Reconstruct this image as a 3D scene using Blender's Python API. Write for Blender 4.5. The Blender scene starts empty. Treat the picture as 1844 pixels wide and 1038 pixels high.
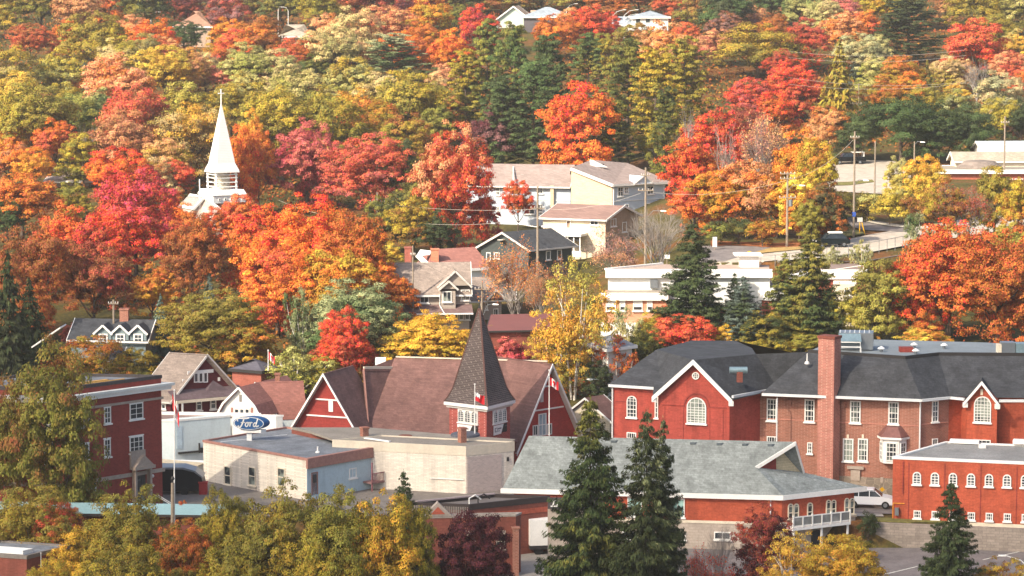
import bpy, math, random
import numpy as np
from mathutils import Vector
R = math.radians
scene = bpy.context.scene
COL = scene.collection

# ------------------------------------------------------------------ camera, sky, sun, exposure
F = 5229.0; PITCH = R(6.3); CP, SP = math.cos(PITCH), math.sin(PITCH); CZ = 50.0
cam = bpy.data.cameras.new('camera'); cam.sensor_width = 36; cam.lens = 36 * F / 1844
cam.clip_start = 1; cam.clip_end = 6000
camo = bpy.data.objects.new('camera', cam); COL.objects.link(camo)
camo.location = (0, 0, CZ); camo.rotation_euler = (R(90) - PITCH, 0, 0)
scene.camera = camo
scene.view_settings.view_transform = 'Standard'
scene.view_settings.look = 'None'
scene.view_settings.exposure = 0.92
scene.view_settings.gamma = 1
SUN_EL, SUN_AZ = R(37), R(227)          # azimuth clockwise from +Y
sdir = Vector((math.cos(SUN_EL) * math.sin(SUN_AZ), math.cos(SUN_EL) * math.cos(SUN_AZ), math.sin(SUN_EL)))
w = bpy.data.worlds.new('World'); scene.world = w; w.use_nodes = True
nt = w.node_tree
sky = nt.nodes.new('ShaderNodeTexSky'); sky.sky_type = 'NISHITA'; sky.sun_disc = False
sky.sun_elevation = SUN_EL; sky.sun_rotation = SUN_AZ; sky.dust_density = 3.5; sky.ozone_density = 0.8
bg = nt.nodes['Background']; bg.inputs['Strength'].default_value = 0.138
nt.links.new(sky.outputs[0], bg.inputs[0])
sl = bpy.data.lights.new('sun', 'SUN'); sl.energy = 4.9; sl.angle = R(0.5); sl.color = (1.0, 0.9, 0.74)
so = bpy.data.objects.new('sun', sl); COL.objects.link(so)
so.rotation_euler = sdir.to_track_quat('Z', 'Y').to_euler(); so.location = (-200, -100, 300)

# ------------------------------------------------------------------ thin cloud high behind the camera: it veils the sun over the lower town
def build_cloud():
    hz = 420.0; sh = hz / sdir.z; ox, oy = sdir.x * sh, sdir.y * sh
    xs = np.arange(-170, 150, 8.0); ys = np.arange(60, 470, 8.0); X, Y = np.meshgrid(xs, ys)
    lim = np.interp(X, [-170, -60, -28, 10, 150], [372, 372, 318, 312, 318]) + 9 * np.sin(X * .09) + 6 * np.sin(X * .21 + 1)
    m = np.clip((lim + 12 - Y) / 34, 0, 1) * np.clip((Y - 80) / 30, 0, 1) * np.clip((X + 165) / 30, 0, 1) * np.clip((145 - X) / 30, 0, 1)
    m = m * m * (3 - 2 * m) * (1 + .12 * np.sin(X * .11) * np.sin(Y * .13))
    T = 30 * m; v, f = [], []; nx = len(xs); ny = len(ys)
    for sgn in (-1, 1):
        for j in range(ny):
            for i in range(nx): v.append((X[j, i] + ox, Y[j, i] + oy, hz + sgn * T[j, i] / 2 - (1 - abs(m[j, i])) * 0.0))
    for j in range(ny - 1):
        for i in range(nx - 1):
            if max(m[j, i], m[j, i + 1], m[j + 1, i], m[j + 1, i + 1]) <= 0: continue
            a = j * nx + i; f.append((a, a + nx, a + nx + 1, a + 1)); b = a + nx * ny; f.append((b, b + 1, b + nx + 1, b + nx))
    me = bpy.data.meshes.new('cloud'); me.from_pydata(v, [], f); me.update()
    mt = bpy.data.materials.new('cloud_vapour'); mt.use_nodes = True; N = mt.node_tree.nodes; N.remove(N['Principled BSDF'])
    vo = N.new('ShaderNodeVolumeScatter'); vo.inputs['Density'].default_value = CLOUD_D; vo.inputs['Color'].default_value = (.98, .98, .98, 1)
    mt.node_tree.links.new(vo.outputs[0], N['Material Output'].inputs['Volume']); me.materials.append(mt)
    o = bpy.data.objects.new('cloud', me); COL.objects.link(o); o['kind'] = 'structure'
CLOUD_D = .024
build_cloud()

# ------------------------------------------------------------------ picture <-> ground measurement helpers
def ray(px, py):
    u = (px - 922) / F; v = (519 - py) / F; y = CP + v * SP
    return (u / y, (-SP + v * CP) / y)
def P(px, py, Y):
    a, b = ray(px, py); return Vector((a * Y, Y, CZ + b * Y))
def H(px, py, z):
    a, b = ray(px, py); Y = (z - CZ) / b; return Vector((a * Y, Y, z))
def proj(p):
    dx, dy, dz = p[0], p[1], p[2] - CZ
    f = dy * CP - dz * SP; up = dy * SP + dz * CP
    return 922 + F * dx / f, 519 - F * up / f
YS = [-400, 0, 60, 150, 200, 250, 258.2, 259.2, 290, 300, 325, 340, 373, 400, 430, 475, 540, 600, 720, 850, 1100, 1600]
ZL = [60, 45, 30, -1, -4, -2.1, -2.1, 0, 0, .5, 3, 5.5, 8, 9.5, 11, 15, 23, 31, 45, 62, 95, 150]
ZR = [60, 45, 30, -1, -4, -2.1, -2.1, 0, 0, .5, 4, 6.5, 14.1, 14.6, 15.8, 17.8, 24, 31, 45, 62, 95, 150]
YS2 = [-400, 0, 60, 150, 200, 250, 258.2, 259.2, 290, 300, 325, 345, 359, 360.5, 373, 400, 430, 475, 540, 600, 720, 850, 1100, 1600]
ZR2 = [60, 45, 30, -1, -4, -2.1, -2.1, 0, 0, .5, 4, 7, 7.5, 13.4, 14.1, 14.6, 15.8, 17.8, 24, 31, 45, 62, 95, 150]
def terr(x, y):
    a = np.interp(y, YS, ZL); b = np.interp(y, YS2, ZR2)
    t = np.clip((x - 6) / 20.0, 0, 1); t = t * t * (3 - 2 * t)
    z = a * (1 - t) + b * t
    k = np.clip((y - 520) / 150.0, 0, 1)
    return z + k * (1.6 * np.sin(x * .021 + 1) + 1.2 * np.sin(x * .05 + y * .02))
def G(px, py):
    a, b = ray(px, py); y = 150.0
    prev = y
    while y < 1500:
        if CZ + b * y <= float(terr(a * y, y)): break
        prev = y; y += 2.0
    lo, hi = prev, y
    for _ in range(18):
        m = (lo + hi) / 2
        if CZ + b * m <= float(terr(a * m, m)): hi = m
        else: lo = m
    return Vector((a * hi, hi, float(terr(a * hi, hi))))

# ------------------------------------------------------------------ materials
def lin(h):
    h = h.lstrip('#'); c = [int(h[i:i + 2], 16) / 255 for i in (0, 2, 4)]
    return tuple(((x + .055) / 1.055) ** 2.4 if x > .04045 else x / 12.92 for x in c)
MATS = {}
def new_mat(name):
    m = bpy.data.materials.new(name); m.use_nodes = True
    return m, m.node_tree.nodes, m.node_tree.links, m.node_tree.nodes['Principled BSDF']
def rgb(v): return (v[0], v[1], v[2], 1)
def surf(name, hexc, rough=.85, pat=None, var=.18, nscale=.6, bump=.0, metal=0, c2=None, stain=.0, spec=None):
    """procedural surface: base colour x large mottling x fine grain, optional brick / shingle / board courses"""
    if name in MATS: return MATS[name]
    m, N, L, b = new_mat(name)
    base = lin(hexc) if isinstance(hexc, str) else hexc
    b.inputs['Roughness'].default_value = rough; b.inputs['Metallic'].default_value = metal
    b.inputs['Specular IOR Level'].default_value = .25 if spec is None else spec
    tc = N.new('ShaderNodeTexCoord')
    n1 = N.new('ShaderNodeTexNoise'); n1.inputs['Scale'].default_value = nscale; n1.inputs['Detail'].default_value = 6; n1.inputs['Roughness'].default_value = .65
    n2 = N.new('ShaderNodeTexNoise'); n2.inputs['Scale'].default_value = 5.5; n2.inputs['Detail'].default_value = 3
    L.new(tc.outputs['Object'], n1.inputs['Vector']); L.new(tc.outputs['Object'], n2.inputs['Vector'])
    mr = N.new('ShaderNodeMapRange'); mr.inputs['From Min'].default_value = .3; mr.inputs['From Max'].default_value = .7
    mr.inputs['To Min'].default_value = 1 - var; mr.inputs['To Max'].default_value = 1 + var
    L.new(n1.outputs['Fac'], mr.inputs['Value'])
    mr2 = N.new('ShaderNodeMapRange'); mr2.inputs['From Min'].default_value = .3; mr2.inputs['From Max'].default_value = .7
    mr2.inputs['To Min'].default_value = 1 - var * .7; mr2.inputs['To Max'].default_value = 1 + var * .7
    L.new(n2.outputs['Fac'], mr2.inputs['Value'])
    mu = N.new('ShaderNodeMath'); mu.operation = 'MULTIPLY'
    L.new(mr.outputs[0], mu.inputs[0]); L.new(mr2.outputs[0], mu.inputs[1])
    col = None
    if pat:
        sx = N.new('ShaderNodeSeparateXYZ'); L.new(tc.outputs['Object'], sx.inputs[0])
        ad = N.new('ShaderNodeMath'); ad.operation = 'MULTIPLY_ADD'; ad.inputs[1].default_value = .8
        L.new(sx.outputs['Y'], ad.inputs[0]); L.new(sx.outputs['X'], ad.inputs[2])
        cb = N.new('ShaderNodeCombineXYZ'); L.new(ad.outputs[0], cb.inputs['X']); L.new(sx.outputs['Z'], cb.inputs['Y'])
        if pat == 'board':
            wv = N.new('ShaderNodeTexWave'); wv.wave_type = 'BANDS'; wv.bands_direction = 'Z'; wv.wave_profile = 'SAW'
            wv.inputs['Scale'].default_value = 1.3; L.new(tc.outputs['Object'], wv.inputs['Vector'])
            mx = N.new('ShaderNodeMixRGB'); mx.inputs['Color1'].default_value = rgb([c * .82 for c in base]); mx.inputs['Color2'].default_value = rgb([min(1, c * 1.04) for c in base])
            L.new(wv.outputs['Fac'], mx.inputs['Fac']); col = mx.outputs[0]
        elif pat == 'stone':
            vo = N.new('ShaderNodeTexVoronoi'); vo.inputs['Scale'].default_value = 1.7; L.new(tc.outputs['Object'], vo.inputs['Vector'])
            vd = N.new('ShaderNodeTexVoronoi'); vd.feature = 'DISTANCE_TO_EDGE'; vd.inputs['Scale'].default_value = 1.7; L.new(tc.outputs['Object'], vd.inputs['Vector'])
            s2 = N.new('ShaderNodeSeparateColor'); L.new(vo.outputs['Color'], s2.inputs[0])
            mx = N.new('ShaderNodeMixRGB'); mx.inputs['Color1'].default_value = rgb([c * .6 for c in base]); mx.inputs['Color2'].default_value = rgb([c * 1.3 for c in base])
            L.new(s2.outputs[0], mx.inputs['Fac'])
            st = N.new('ShaderNodeMapRange'); st.inputs['From Max'].default_value = .05; L.new(vd.outputs['Distance'], st.inputs['Value'])
            m3 = N.new('ShaderNodeMixRGB'); m3.inputs['Color1'].default_value = rgb([c * 1.35 for c in base]); L.new(st.outputs[0], m3.inputs['Fac']); L.new(mx.outputs[0], m3.inputs['Color2']); col = m3.outputs[0]
        else:
            br = N.new('ShaderNodeTexBrick'); L.new(cb.outputs[0], br.inputs['Vector'])
            br.inputs['Scale'].default_value = 1.0
            k = {'brick': (.4, .13, .015), 'block': (.5, .25, .02), 'shingle': (.42, .17, .012), 'paver': (.6, .25, .02)}[pat]
            br.inputs['Brick Width'].default_value = k[0]; br.inputs['Row Height'].default_value = k[1]; br.inputs['Mortar Size'].default_value = k[2]
            br.inputs['Mortar Smooth'].default_value = .3
            lo, hi, mo = {'brick': (.86, 1.1, 1.2), 'block': (.92, 1.06, .86), 'shingle': (.84, 1.14, .8), 'paver': (.85, 1.15, .75)}[pat]
            br.inputs['Color1'].default_value = rgb([c * lo for c in base]); br.inputs['Color2'].default_value = rgb([c * hi for c in base])
            cm = lin(c2) if c2 else [c * mo for c in base]
            br.inputs['Mortar'].default_value = rgb(cm); col = br.outputs['Color']
    mix = N.new('ShaderNodeMixRGB'); mix.blend_type = 'MULTIPLY'; mix.inputs['Fac'].default_value = 1
    if col: L.new(col, mix.inputs['Color1'])
    else: mix.inputs['Color1'].default_value = rgb(base)
    L.new(mu.outputs[0], mix.inputs['Color2'])
    out = mix.outputs[0]
    if stain > 0:
        mp = N.new('ShaderNodeMapping'); mp.inputs['Scale'].default_value = (.9, .9, .12) if pat != 'flat' else (1, 1, 1)
        L.new(tc.outputs['Object'], mp.inputs[0])
        n3 = N.new('ShaderNodeTexNoise'); n3.inputs['Scale'].default_value = 1.2; n3.inputs['Detail'].default_value = 5; L.new(mp.outputs[0], n3.inputs['Vector'])
        r3 = N.new('ShaderNodeMapRange'); r3.inputs['From Min'].default_value = .5; r3.inputs['From Max'].default_value = .72; r3.inputs['To Max'].default_value = stain
        L.new(n3.outputs['Fac'], r3.inputs['Value'])
        m4 = N.new('ShaderNodeMixRGB'); m4.inputs['Color2'].default_value = rgb([c * .35 for c in base]); L.new(r3.outputs[0], m4.inputs['Fac']); L.new(out, m4.inputs['Color1']); out = m4.outputs[0]
    L.new(out, b.inputs['Base Color'])
    if bump > 0:
        bp = N.new('ShaderNodeBump'); bp.inputs['Strength'].default_value = bump; bp.inputs['Distance'].default_value = .05
        L.new(n2.outputs['Fac'], bp.inputs['Height']); L.new(bp.outputs[0], b.inputs['Normal'])
    MATS[name] = m; return m
def glass(name, hexc='#30363a', curtain_sky=None):
    if name in MATS: return MATS[name]
    m, N, L, b = new_mat(name)
    b.inputs['Roughness'].default_value = .12; b.inputs['Specular IOR Level'].default_value = .6
    tc = N.new('ShaderNodeTexCoord'); n = N.new('ShaderNodeTexNoise'); n.inputs['Scale'].default_value = .9; n.inputs['Detail'].default_value = 2
    L.new(tc.outputs['Object'], n.inputs['Vector'])
    rp = N.new('ShaderNodeMapRange'); rp.inputs['From Min'].default_value = .42; rp.inputs['From Max'].default_value = .62
    oi = N.new('ShaderNodeObjectInfo'); am = N.new('ShaderNodeMath'); am.operation = 'MULTIPLY_ADD'; am.inputs[1].default_value = .34; L.new(oi.outputs['Random'], am.inputs[0]); sb = N.new('ShaderNodeMath'); sb.operation = 'ADD'; sb.inputs[1].default_value = -.17; L.new(n.outputs['Fac'], am.inputs[2]); L.new(am.outputs[0], sb.inputs[0]); L.new(sb.outputs[0], rp.inputs['Value'])
    mx = N.new('ShaderNodeMixRGB'); mx.inputs['Color1'].default_value = rgb(lin(hexc)); mx.inputs['Color2'].default_value = rgb(lin(curtain_sky) if curtain_sky else [min(1, c * 2.4) for c in lin(hexc)])  # lighter pane tone: curtains, and sky reflections put into the colour
    L.new(rp.outputs[0], mx.inputs['Fac']); L.new(mx.outputs[0], b.inputs['Base Color'])
    MATS[name] = m; return m

# ------------------------------------------------------------------ mesh builder and object helpers
class MB:
    def __init__(s): s.v = []; s.f = []
    def poly(s, *p):
        i = len(s.v); s.v += [tuple(q) for q in p]; s.f.append(tuple(range(i, i + len(p)))); return s
    def hexa(s, b, t):
        n = len(b)
        i = len(s.v); s.v += [tuple(q) for q in b] + [tuple(q) for q in t]
        s.f.append(tuple(i + k for k in reversed(range(n)))); s.f.append(tuple(i + n + k for k in range(n)))
        for k in range(n):
            j = (k + 1) % n; s.f.append((i + k, i + j, i + n + j, i + n + k))
        return s
    def prism(s, pts, z0, z1): return s.hexa([(p[0], p[1], z0) for p in pts], [(p[0], p[1], z1) for p in pts])
    def obox(s, o, a, b, c):
        o, a, b, c = map(Vector, (o, a, b, c))
        return s.hexa([o, o + a, o + a + b, o + b], [o + c, o + a + c, o + a + b + c, o + b + c])
    def box(s, x0, y0, z0, x1, y1, z1): return s.prism([(x0, y0), (x1, y0), (x1, y1), (x0, y1)], z0, z1)
    def slab(s, pts, th):
        """thin slab: top face pts, thickness th downwards along the face normal"""
        pts = [Vector(p) for p in pts]; n = (pts[1] - pts[0]).cross(pts[2] - pts[0]).normalized()
        if n.z < 0: n = -n
        return s.hexa([p - n * th for p in pts], pts)
    def tube(s, pts, rad, n=8, cap=True):
        pts = [Vector(p) for p in pts]; base = len(s.v)
        for k, p in enumerate(pts):
            d = (pts[min(k + 1, len(pts) - 1)] - pts[max(k - 1, 0)]).normalized()
            a = d.orthogonal().normalized() if abs(d.z) < .95 else Vector((1, 0, 0)); a = (a - d * a.dot(d)).normalized(); b = d.cross(a)
            r = rad[k] if isinstance(rad, (list, tuple)) else rad
            for j in range(n):
                t = 2 * math.pi * j / n; s.v.append(tuple(p + (a * math.cos(t) + b * math.sin(t)) * r))
        for k in range(len(pts) - 1):
            for j in range(n):
                q = base + k * n; j2 = (j + 1) % n
                s.f.append((q + j, q + j2, q + n + j2, q + n + j))
        if cap:
            s.f.append(tuple(base + j for j in reversed(range(n)))); e = base + (len(pts) - 1) * n; s.f.append(tuple(e + j for j in range(n)))
        return s
    def lathe(s, c, prof, n=16):
        c = Vector(c); return s.tube([c + Vector((0, 0, z)) for z, r in prof], [max(r, .001) for z, r in prof], n)
    def beam(s, p, q, w, h):
        """bar from p to q, w wide (horizontal), h tall"""
        p, q = Vector(p), Vector(q); d = (q - p)
        sd = Vector((-d.y, d.x, 0)); sd = sd.normalized() if sd.length > 1e-6 else Vector((1, 0, 0))
        up = sd.cross(d).normalized()
        if up.z < 0: up = -up
        return s.obox(p - sd * w / 2 - up * h / 2, d, sd * w, up * h)
    def build(s, name, mat, parent=None, smooth=False, loc=None):
        off = Vector(parent_loc(parent)) if parent else Vector(loc or (0, 0, 0))
        me = bpy.data.meshes.new(name)
        me.from_pydata([(x - off.x, y - off.y, z - off.z) for x, y, z in s.v], [], s.f)
        me.validate(verbose=False); me.update()
        if smooth: me.polygons.foreach_set('use_smooth', [True] * len(me.polygons))
        me.materials.append(mat)
        o = bpy.data.objects.new(name, me); COL.objects.link(o)
        if parent: o.parent = parent
        else: o.location = off
        return o
def parent_loc(o):
    l = Vector((0, 0, 0))
    while o: l += o.location; o = o.parent
    return l
def tag(o, label=None, cat=None, group=None, kind=None):
    if label: o['label'] = label
    if cat: o['category'] = cat
    if group: o['group'] = group
    if kind: o['kind'] = kind
    return o
LANDMARKS = []
def thing(name, label, cat, loc, group=None, lm=None):
    o = bpy.data.objects.new(name, None); COL.objects.link(o); o.location = loc; o.empty_display_size = .5
    tag(o, label, cat, group); return o
def struct(name, mb, m): return tag(mb.build(name, m), kind='structure')
def copy_thing(root, loc, label, group=None, rotz=None, scale=None):
    r = root.copy(); COL.objects.link(r); r.location = loc; r['label'] = label
    if group: r['group'] = group
    if rotz is not None: r.rotation_euler = (0, 0, rotz)
    if scale is not None: r.scale = scale
    for ch in root.children:
        c = ch.copy(); COL.objects.link(c); c.parent = r
        for g in ch.children:
            d = g.copy(); COL.objects.link(d); d.parent = c
    return r

# ------------------------------------------------------------------ walls, windows, building frames
class Wall:
    """vertical wall plane, a -> b left to right as seen from outside"""
    def __init__(s, a, b):
        s.a = Vector((a[0], a[1], 0)); s.b = Vector((b[0], b[1], 0)); d = s.b - s.a; s.len = d.length
        s.u = d.normalized(); s.n = Vector((s.u.y, -s.u.x, 0))
    def hit(s, px, py):
        a, b = ray(px, py); d = Vector((a, 1, 0)); Y = s.n.dot(s.a) / s.n.dot(d)
        p = d * Y; return s.u.dot(p - s.a), CZ + b * Y
    def pt(s, u, z, off=0): q = s.a + s.u * u + s.n * off; return Vector((q.x, q.y, z))
    def bar(s, mb, u0, z0, u1, z1, o0, o1): mb.obox(s.pt(u0, z0, o0), s.u * (u1 - u0), s.n * (o1 - o0), Vector((0, 0, z1 - z0))); return mb
def win(wall, parent, u0, z0, u1, z1, nx=2, nz=2, arch=False, frame=None, gl=None, sill=True, fw=.09, mw=.045, lintel=None, label=None, name='window', split=True):
    fm = frame or M_white; gm = gl or M_glass
    m = MB(); W, Hh = u1 - u0, z1 - z0
    zt = z1 - (W / 2 if arch else 0)
    A = lambda a, b, c, d, o=.10: wall.bar(m, a, b, c, d, .0, o)
    A(u0, z0, u0 + fw, zt); A(u1 - fw, z0, u1, zt); A(u0 + fw, z0, u1 - fw, z0 + fw)
    if not arch: A(u0 + fw, z1 - fw, u1 - fw, z1)
    for i in range(1, nx):
        x = u0 + W * i / nx; zz = zt if not arch else zt + math.sqrt(max(0, (W / 2) ** 2 - (x - (u0 + u1) / 2) ** 2)) - fw
        A(x - mw / 2, z0 + fw, x + mw / 2, zz - (0 if arch else fw), .075)
    for j in range(1, nz):
        z = z0 + (zt - z0) * j / nz; k = mw * (1.7 if (split and j == nz // 2) else 1)
        A(u0 + fw, z - k / 2, u1 - fw, z + k / 2, .085)
    if arch:
        A(u0 + fw, zt - mw / 2, u1 - fw, zt + mw / 2, .08)
        cx = (u0 + u1) / 2; r1 = W / 2; r0 = r1 - fw; n = 12
        for k in range(n):
            t0, t1 = math.pi * k / n, math.pi * (k + 1) / n
            q = [wall.pt(cx + r * math.cos(t), zt + r * math.sin(t), o) for o in (0, .1) for (r, t) in ((r0, t0), (r1, t0), (r1, t1), (r0, t1))]
            m.hexa(q[:4], q[4:])
        if nz > 3:
            for k in (r1 * .45, ): 
                zz = zt + k; hw = math.sqrt(r0 * r0 - k * k); A(cx - hw, zz - mw / 2, cx + hw, zz + mw / 2, .08)
    if sill: A(u0 - .1, z0 - .13, u1 + .1, z0, .2)
    if lintel: wall.bar(m, u0 - .08, z1 + .01, u1 + .08, z1 + lintel, 0, .07)
    o = m.build(name, fm, parent)
    if label: o['label'] = label
    g = MB()
    if arch:
        pts = [(u0 + .02, z0 + .02), (u1 - .02, z0 + .02)] + [((u0 + u1) / 2 + (W / 2 - .02) * math.cos(math.pi * k / 12), zt + (W / 2 - .02) * math.sin(math.pi * k / 12)) for k in range(13)]
    else: pts = [(u0 + .02, z0 + .02), (u1 - .02, z0 + .02), (u1 - .02, z1 - .02), (u0 + .02, z1 - .02)]
    g.hexa([wall.pt(u, z, .004) for u, z in pts], [wall.pt(u, z, .03) for u, z in pts])
    g.build('pane', gm, o)
    return o
def winpx(wall, parent, x0, y0, x1, y1, **k):
    """window whose outer frame was measured in the photograph; placed on the wall in metres"""
    ym = (y0 + y1) / 2; xm = (x0 + x1) / 2
    u0, _ = wall.hit(x0, ym); u1, _ = wall.hit(x1, ym); _, zt = wall.hit(xm, y0); _, zb = wall.hit(xm, y1)
    return win(wall, parent, u0, zb, u1, zt, **k)
def door(wall, parent, x0, y0, x1, y1, mat, light=True, trim=None):
    ym = (y0 + y1) / 2
    u0, _ = wall.hit(x0, ym); u1, _ = wall.hit(x1, ym); _, zt = wall.hit((x0 + x1) / 2, y0); _, zb = wall.hit((x0 + x1) / 2, y1)
    m = MB(); wall.bar(m, u0, zb, u1, zt, 0, .05); d = m.build('door', mat, parent)
    f = MB(); wall.bar(f, u0 - .08, zb, u0 - .003, zt + .08, 0, .1); wall.bar(f, u1 + .003, zb, u1 + .08, zt + .08, 0, .1); wall.bar(f, u0, zt + .003, u1, zt + .08, 0, .1); f.build('frame', trim or M_white, d)
    if light:
        g = MB(); wall.bar(g, u0 + .15, zb + (zt - zb) * .55, u1 - .15, zt - .15, .05, .07); g.build('pane', M_glass, d)
    h = MB(); wall.bar(h, u1 - .16, zb + (zt - zb) * .45, u1 - .1, zb + (zt - zb) * .5, .05, .12); h.build('handle', M_metal, d)
    return d
class Frame:
    """parallelogram plan measured from three eave corners: near C, left A, right B (all at height z)"""
    def __init__(s, c, Y, a=None, b=None, z0=None, la=None, lb=None):
        C = P(c[0], c[1], Y); s.z = C.z; s.C = Vector((C.x, C.y, 0))
        def other(q, ln):
            if len(q) == 1:   # world angle in degrees
                return s.C + Vector((math.cos(R(q[0])), math.sin(R(q[0])), 0)) * ln
            h = H(q[0], q[1], s.z); h.z = 0
            if ln: h = s.C + (h - s.C).normalized() * ln
            return h
        s.A = other(a, la); s.B = other(b, lb); s.D = s.A + s.B - s.C
        s.a = (s.A - s.C).length; s.b = (s.B - s.C).length; s.U = (s.B - s.C).normalized(); s.V = (s.A - s.C).normalized()
        s.z0 = (min(float(terr(p.x, p.y)) for p in (s.A, s.B, s.C, s.D)) - .5) if z0 is None else z0
        s.L = Wall(s.A, s.C); s.Rt = Wall(s.C, s.B); s.BR = Wall(s.B, s.D); s.BL = Wall(s.D, s.A)
    def p(s, u, v, z): q = s.C + s.U * u + s.V * v; return Vector((q.x, q.y, z))
    def loc(s): c = (s.A + s.B) / 2; return (c.x, c.y, s.z0)
    def body(s, parent, mat, z1=None, name='wall', z0=None, inset=0):
        i = inset; m = MB(); zz = s.z if z1 is None else z1; b0 = s.z0 if z0 is None else z0
        pts = [s.p(i, i, 0), s.p(s.b - i, i, 0), s.p(s.b - i, s.a - i, 0), s.p(i, s.a - i, 0)]
        m.prism(pts, b0, zz); return m.build(name, mat, parent)
    def band(s, parent, mat, z0, z1, out, name='trim', sides='LRBD'):
        m = MB(); o = out
        ring = [(s.p(-o, -o, 0), s.p(s.b + o, -o, 0), 'R'), (s.p(s.b + o, -o, 0), s.p(s.b + o, s.a + o, 0), 'B'), (s.p(s.b + o, s.a + o, 0), s.p(-o, s.a + o, 0), 'D'), (s.p(-o, s.a + o, 0), s.p(-o, -o, 0), 'L')]
        inn = [s.p(.003, .003, 0), s.p(s.b - .003, .003, 0), s.p(s.b - .003, s.a - .003, 0), s.p(.003, s.a - .003, 0)]
        for k, (p, q, sd) in enumerate(ring):
            a, b = inn[k], inn[(k + 1) % 4]
            m.hexa([(t.x, t.y, z0) for t in (p, q, b, a)], [(t.x, t.y, z1) for t in (p, q, b, a)])
        return m.build(name, mat, parent)
    def flat(s, parent, mat, rim_mat, rim=.35, rw=.25, drop=.3):
        """flat roof deck below a parapet that stands up to s.z"""
        rim = max(rim, drop + .04); m = MB(); pts = [s.p(rw, rw, 0), s.p(s.b - rw, rw, 0), s.p(s.b - rw, s.a - rw, 0), s.p(rw, s.a - rw, 0)]
        m.prism(pts, s.z - drop - .15, s.z - drop + .012); o = m.build('roof', mat, parent)
        r = MB(); e = .06
        q0 = [s.p(-e, -e, 0), s.p(s.b + e, -e, 0), s.p(s.b + e, s.a + e, 0), s.p(-e, s.a + e, 0)]
        for k in range(4):
            a, b = q0[k], q0[(k + 1) % 4]; c, d = pts[(k + 1) % 4], pts[k]
            r.hexa([(t.x, t.y, s.z - rim) for t in (a, b, c, d)], [(t.x, t.y, s.z + .02) for t in (a, b, c, d)])
        r.build('parapet', rim_mat, parent); return o
    def gable(s, parent, axis, rise, roofm, wallm, trimm, oh=.5, ohe=.4, th=.18, mid=.5, z=None, fascia=.28):
        """axis 'U': ridge runs along C->B (gable triangles over the L wall); 'V': along C->A (over the Rt wall)"""
        z = s.z if z is None else z
        if axis == 'U': ln, sp = s.b, s.a; q = lambda l, t, zz: s.p(l, t, zz)
        else: ln, sp = s.a, s.b; q = lambda l, t, zz: s.p(t, l, zz)
        for l in (.0, ln - .2): t = MB(); t.hexa([q(l, 0, z - .01), q(l, sp * mid, z + rise), q(l, sp, z - .01)], [q(l + .2, 0, z - .01), q(l + .2, sp * mid, z + rise), q(l + .2, sp, z - .01)]); t.build('gable', wallm, parent)
        k1, k2 = rise / (sp * mid), rise / (sp * (1 - mid)); up = th * 1.05
        r = MB(); R0, R1 = q(-oh, sp * mid, z + rise + up), q(ln + oh, sp * mid, z + rise + up)
        e0, e1 = q(-oh, -ohe, z - ohe * k1 + up), q(ln + oh, -ohe, z - ohe * k1 + up)
        f0, f1 = q(-oh, sp + ohe, z - ohe * k2 + up), q(ln + oh, sp + ohe, z - ohe * k2 + up)
        r.slab([R0, R1, e1, e0], th); r.slab([R0, R1, f1, f0], th)
        o = r.build('roof', roofm, parent)
        if trimm:
            m = MB(); dz = Vector((0, 0, -fascia)); ex = s.U if axis == 'U' else s.V
            for (a, b, sg) in ((R0, e0, -1), (R0, f0, -1), (R1, e1, 1), (R1, f1, 1)):
                d = ex * (.07 * sg); m.hexa([a + d + dz, b + d + dz, b + dz, a + dz], [a + d + Vector((0, 0, .03)), b + d + Vector((0, 0, .03)), b + Vector((0, 0, .03)), a + Vector((0, 0, .03))])
            for (a, b, sg) in ((e0, e1, -1), (f0, f1, 1)):
                d = (s.V if axis == 'U' else s.U) * (.09 * sg); lo = Vector((0, 0, -.2)); m.hexa([a + d + lo, b + d + lo, b + lo, a + lo], [a + d, b + d, b, a])
            m.build('fascia', trimm, o)
        return o
    def hip(s, parent, rise, roofm, trimm, oh=.5, ins=None, z=None, ridge='U', th=.2):
        z = s.z if z is None else z; o = oh
        c = [s.p(-o, -o, z), s.p(s.b + o, -o, z), s.p(s.b + o, s.a + o, z), s.p(-o, s.a + o, z)]
        if ridge == 'U':
            i = s.a / 2 if ins is None else ins; r0, r1 = s.p(i, s.a / 2, z + rise), s.p(s.b - i, s.a / 2, z + rise)
            fs = [(c[0], c[1], r1, r0), (c[1], c[2], r1), (c[2], c[3], r0, r1), (c[3], c[0], r0)]
        else:
            i = s.b / 2 if ins is None else ins; r0, r1 = s.p(s.b / 2, i, z + rise), s.p(s.b / 2, s.a - i, z + rise)
            fs = [(c[0], c[1], r0), (c[1], c[2], r1, r0), (c[2], c[3], r1), (c[3], c[0], r0, r1)]
        m = MB()
        for f in fs: m.poly(*f)
        m.poly(*[(p.x, p.y, z) for p in reversed(c)]); ro = m.build('roof', roofm, parent)
        if trimm:
            e = MB(); q = .08
            cc = [s.p(-o - q, -o - q, 0), s.p(s.b + o + q, -o - q, 0), s.p(s.b + o + q, s.a + o + q, 0), s.p(-o - q, s.a + o + q, 0)]
            for k in range(4):
                a, b, d, f = cc[k], cc[(k + 1) % 4], c[(k + 1) % 4], c[k]
                e.hexa([(t.x, t.y, z - .3) for t in (a, b, d, f)], [(t.x, t.y, z + .03) for t in (a, b, d, f)])
            e.poly(*[(p.x, p.y, z - .28) for p in reversed(c)])
            e.build('fascia', trimm, ro)
        return ro
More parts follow.
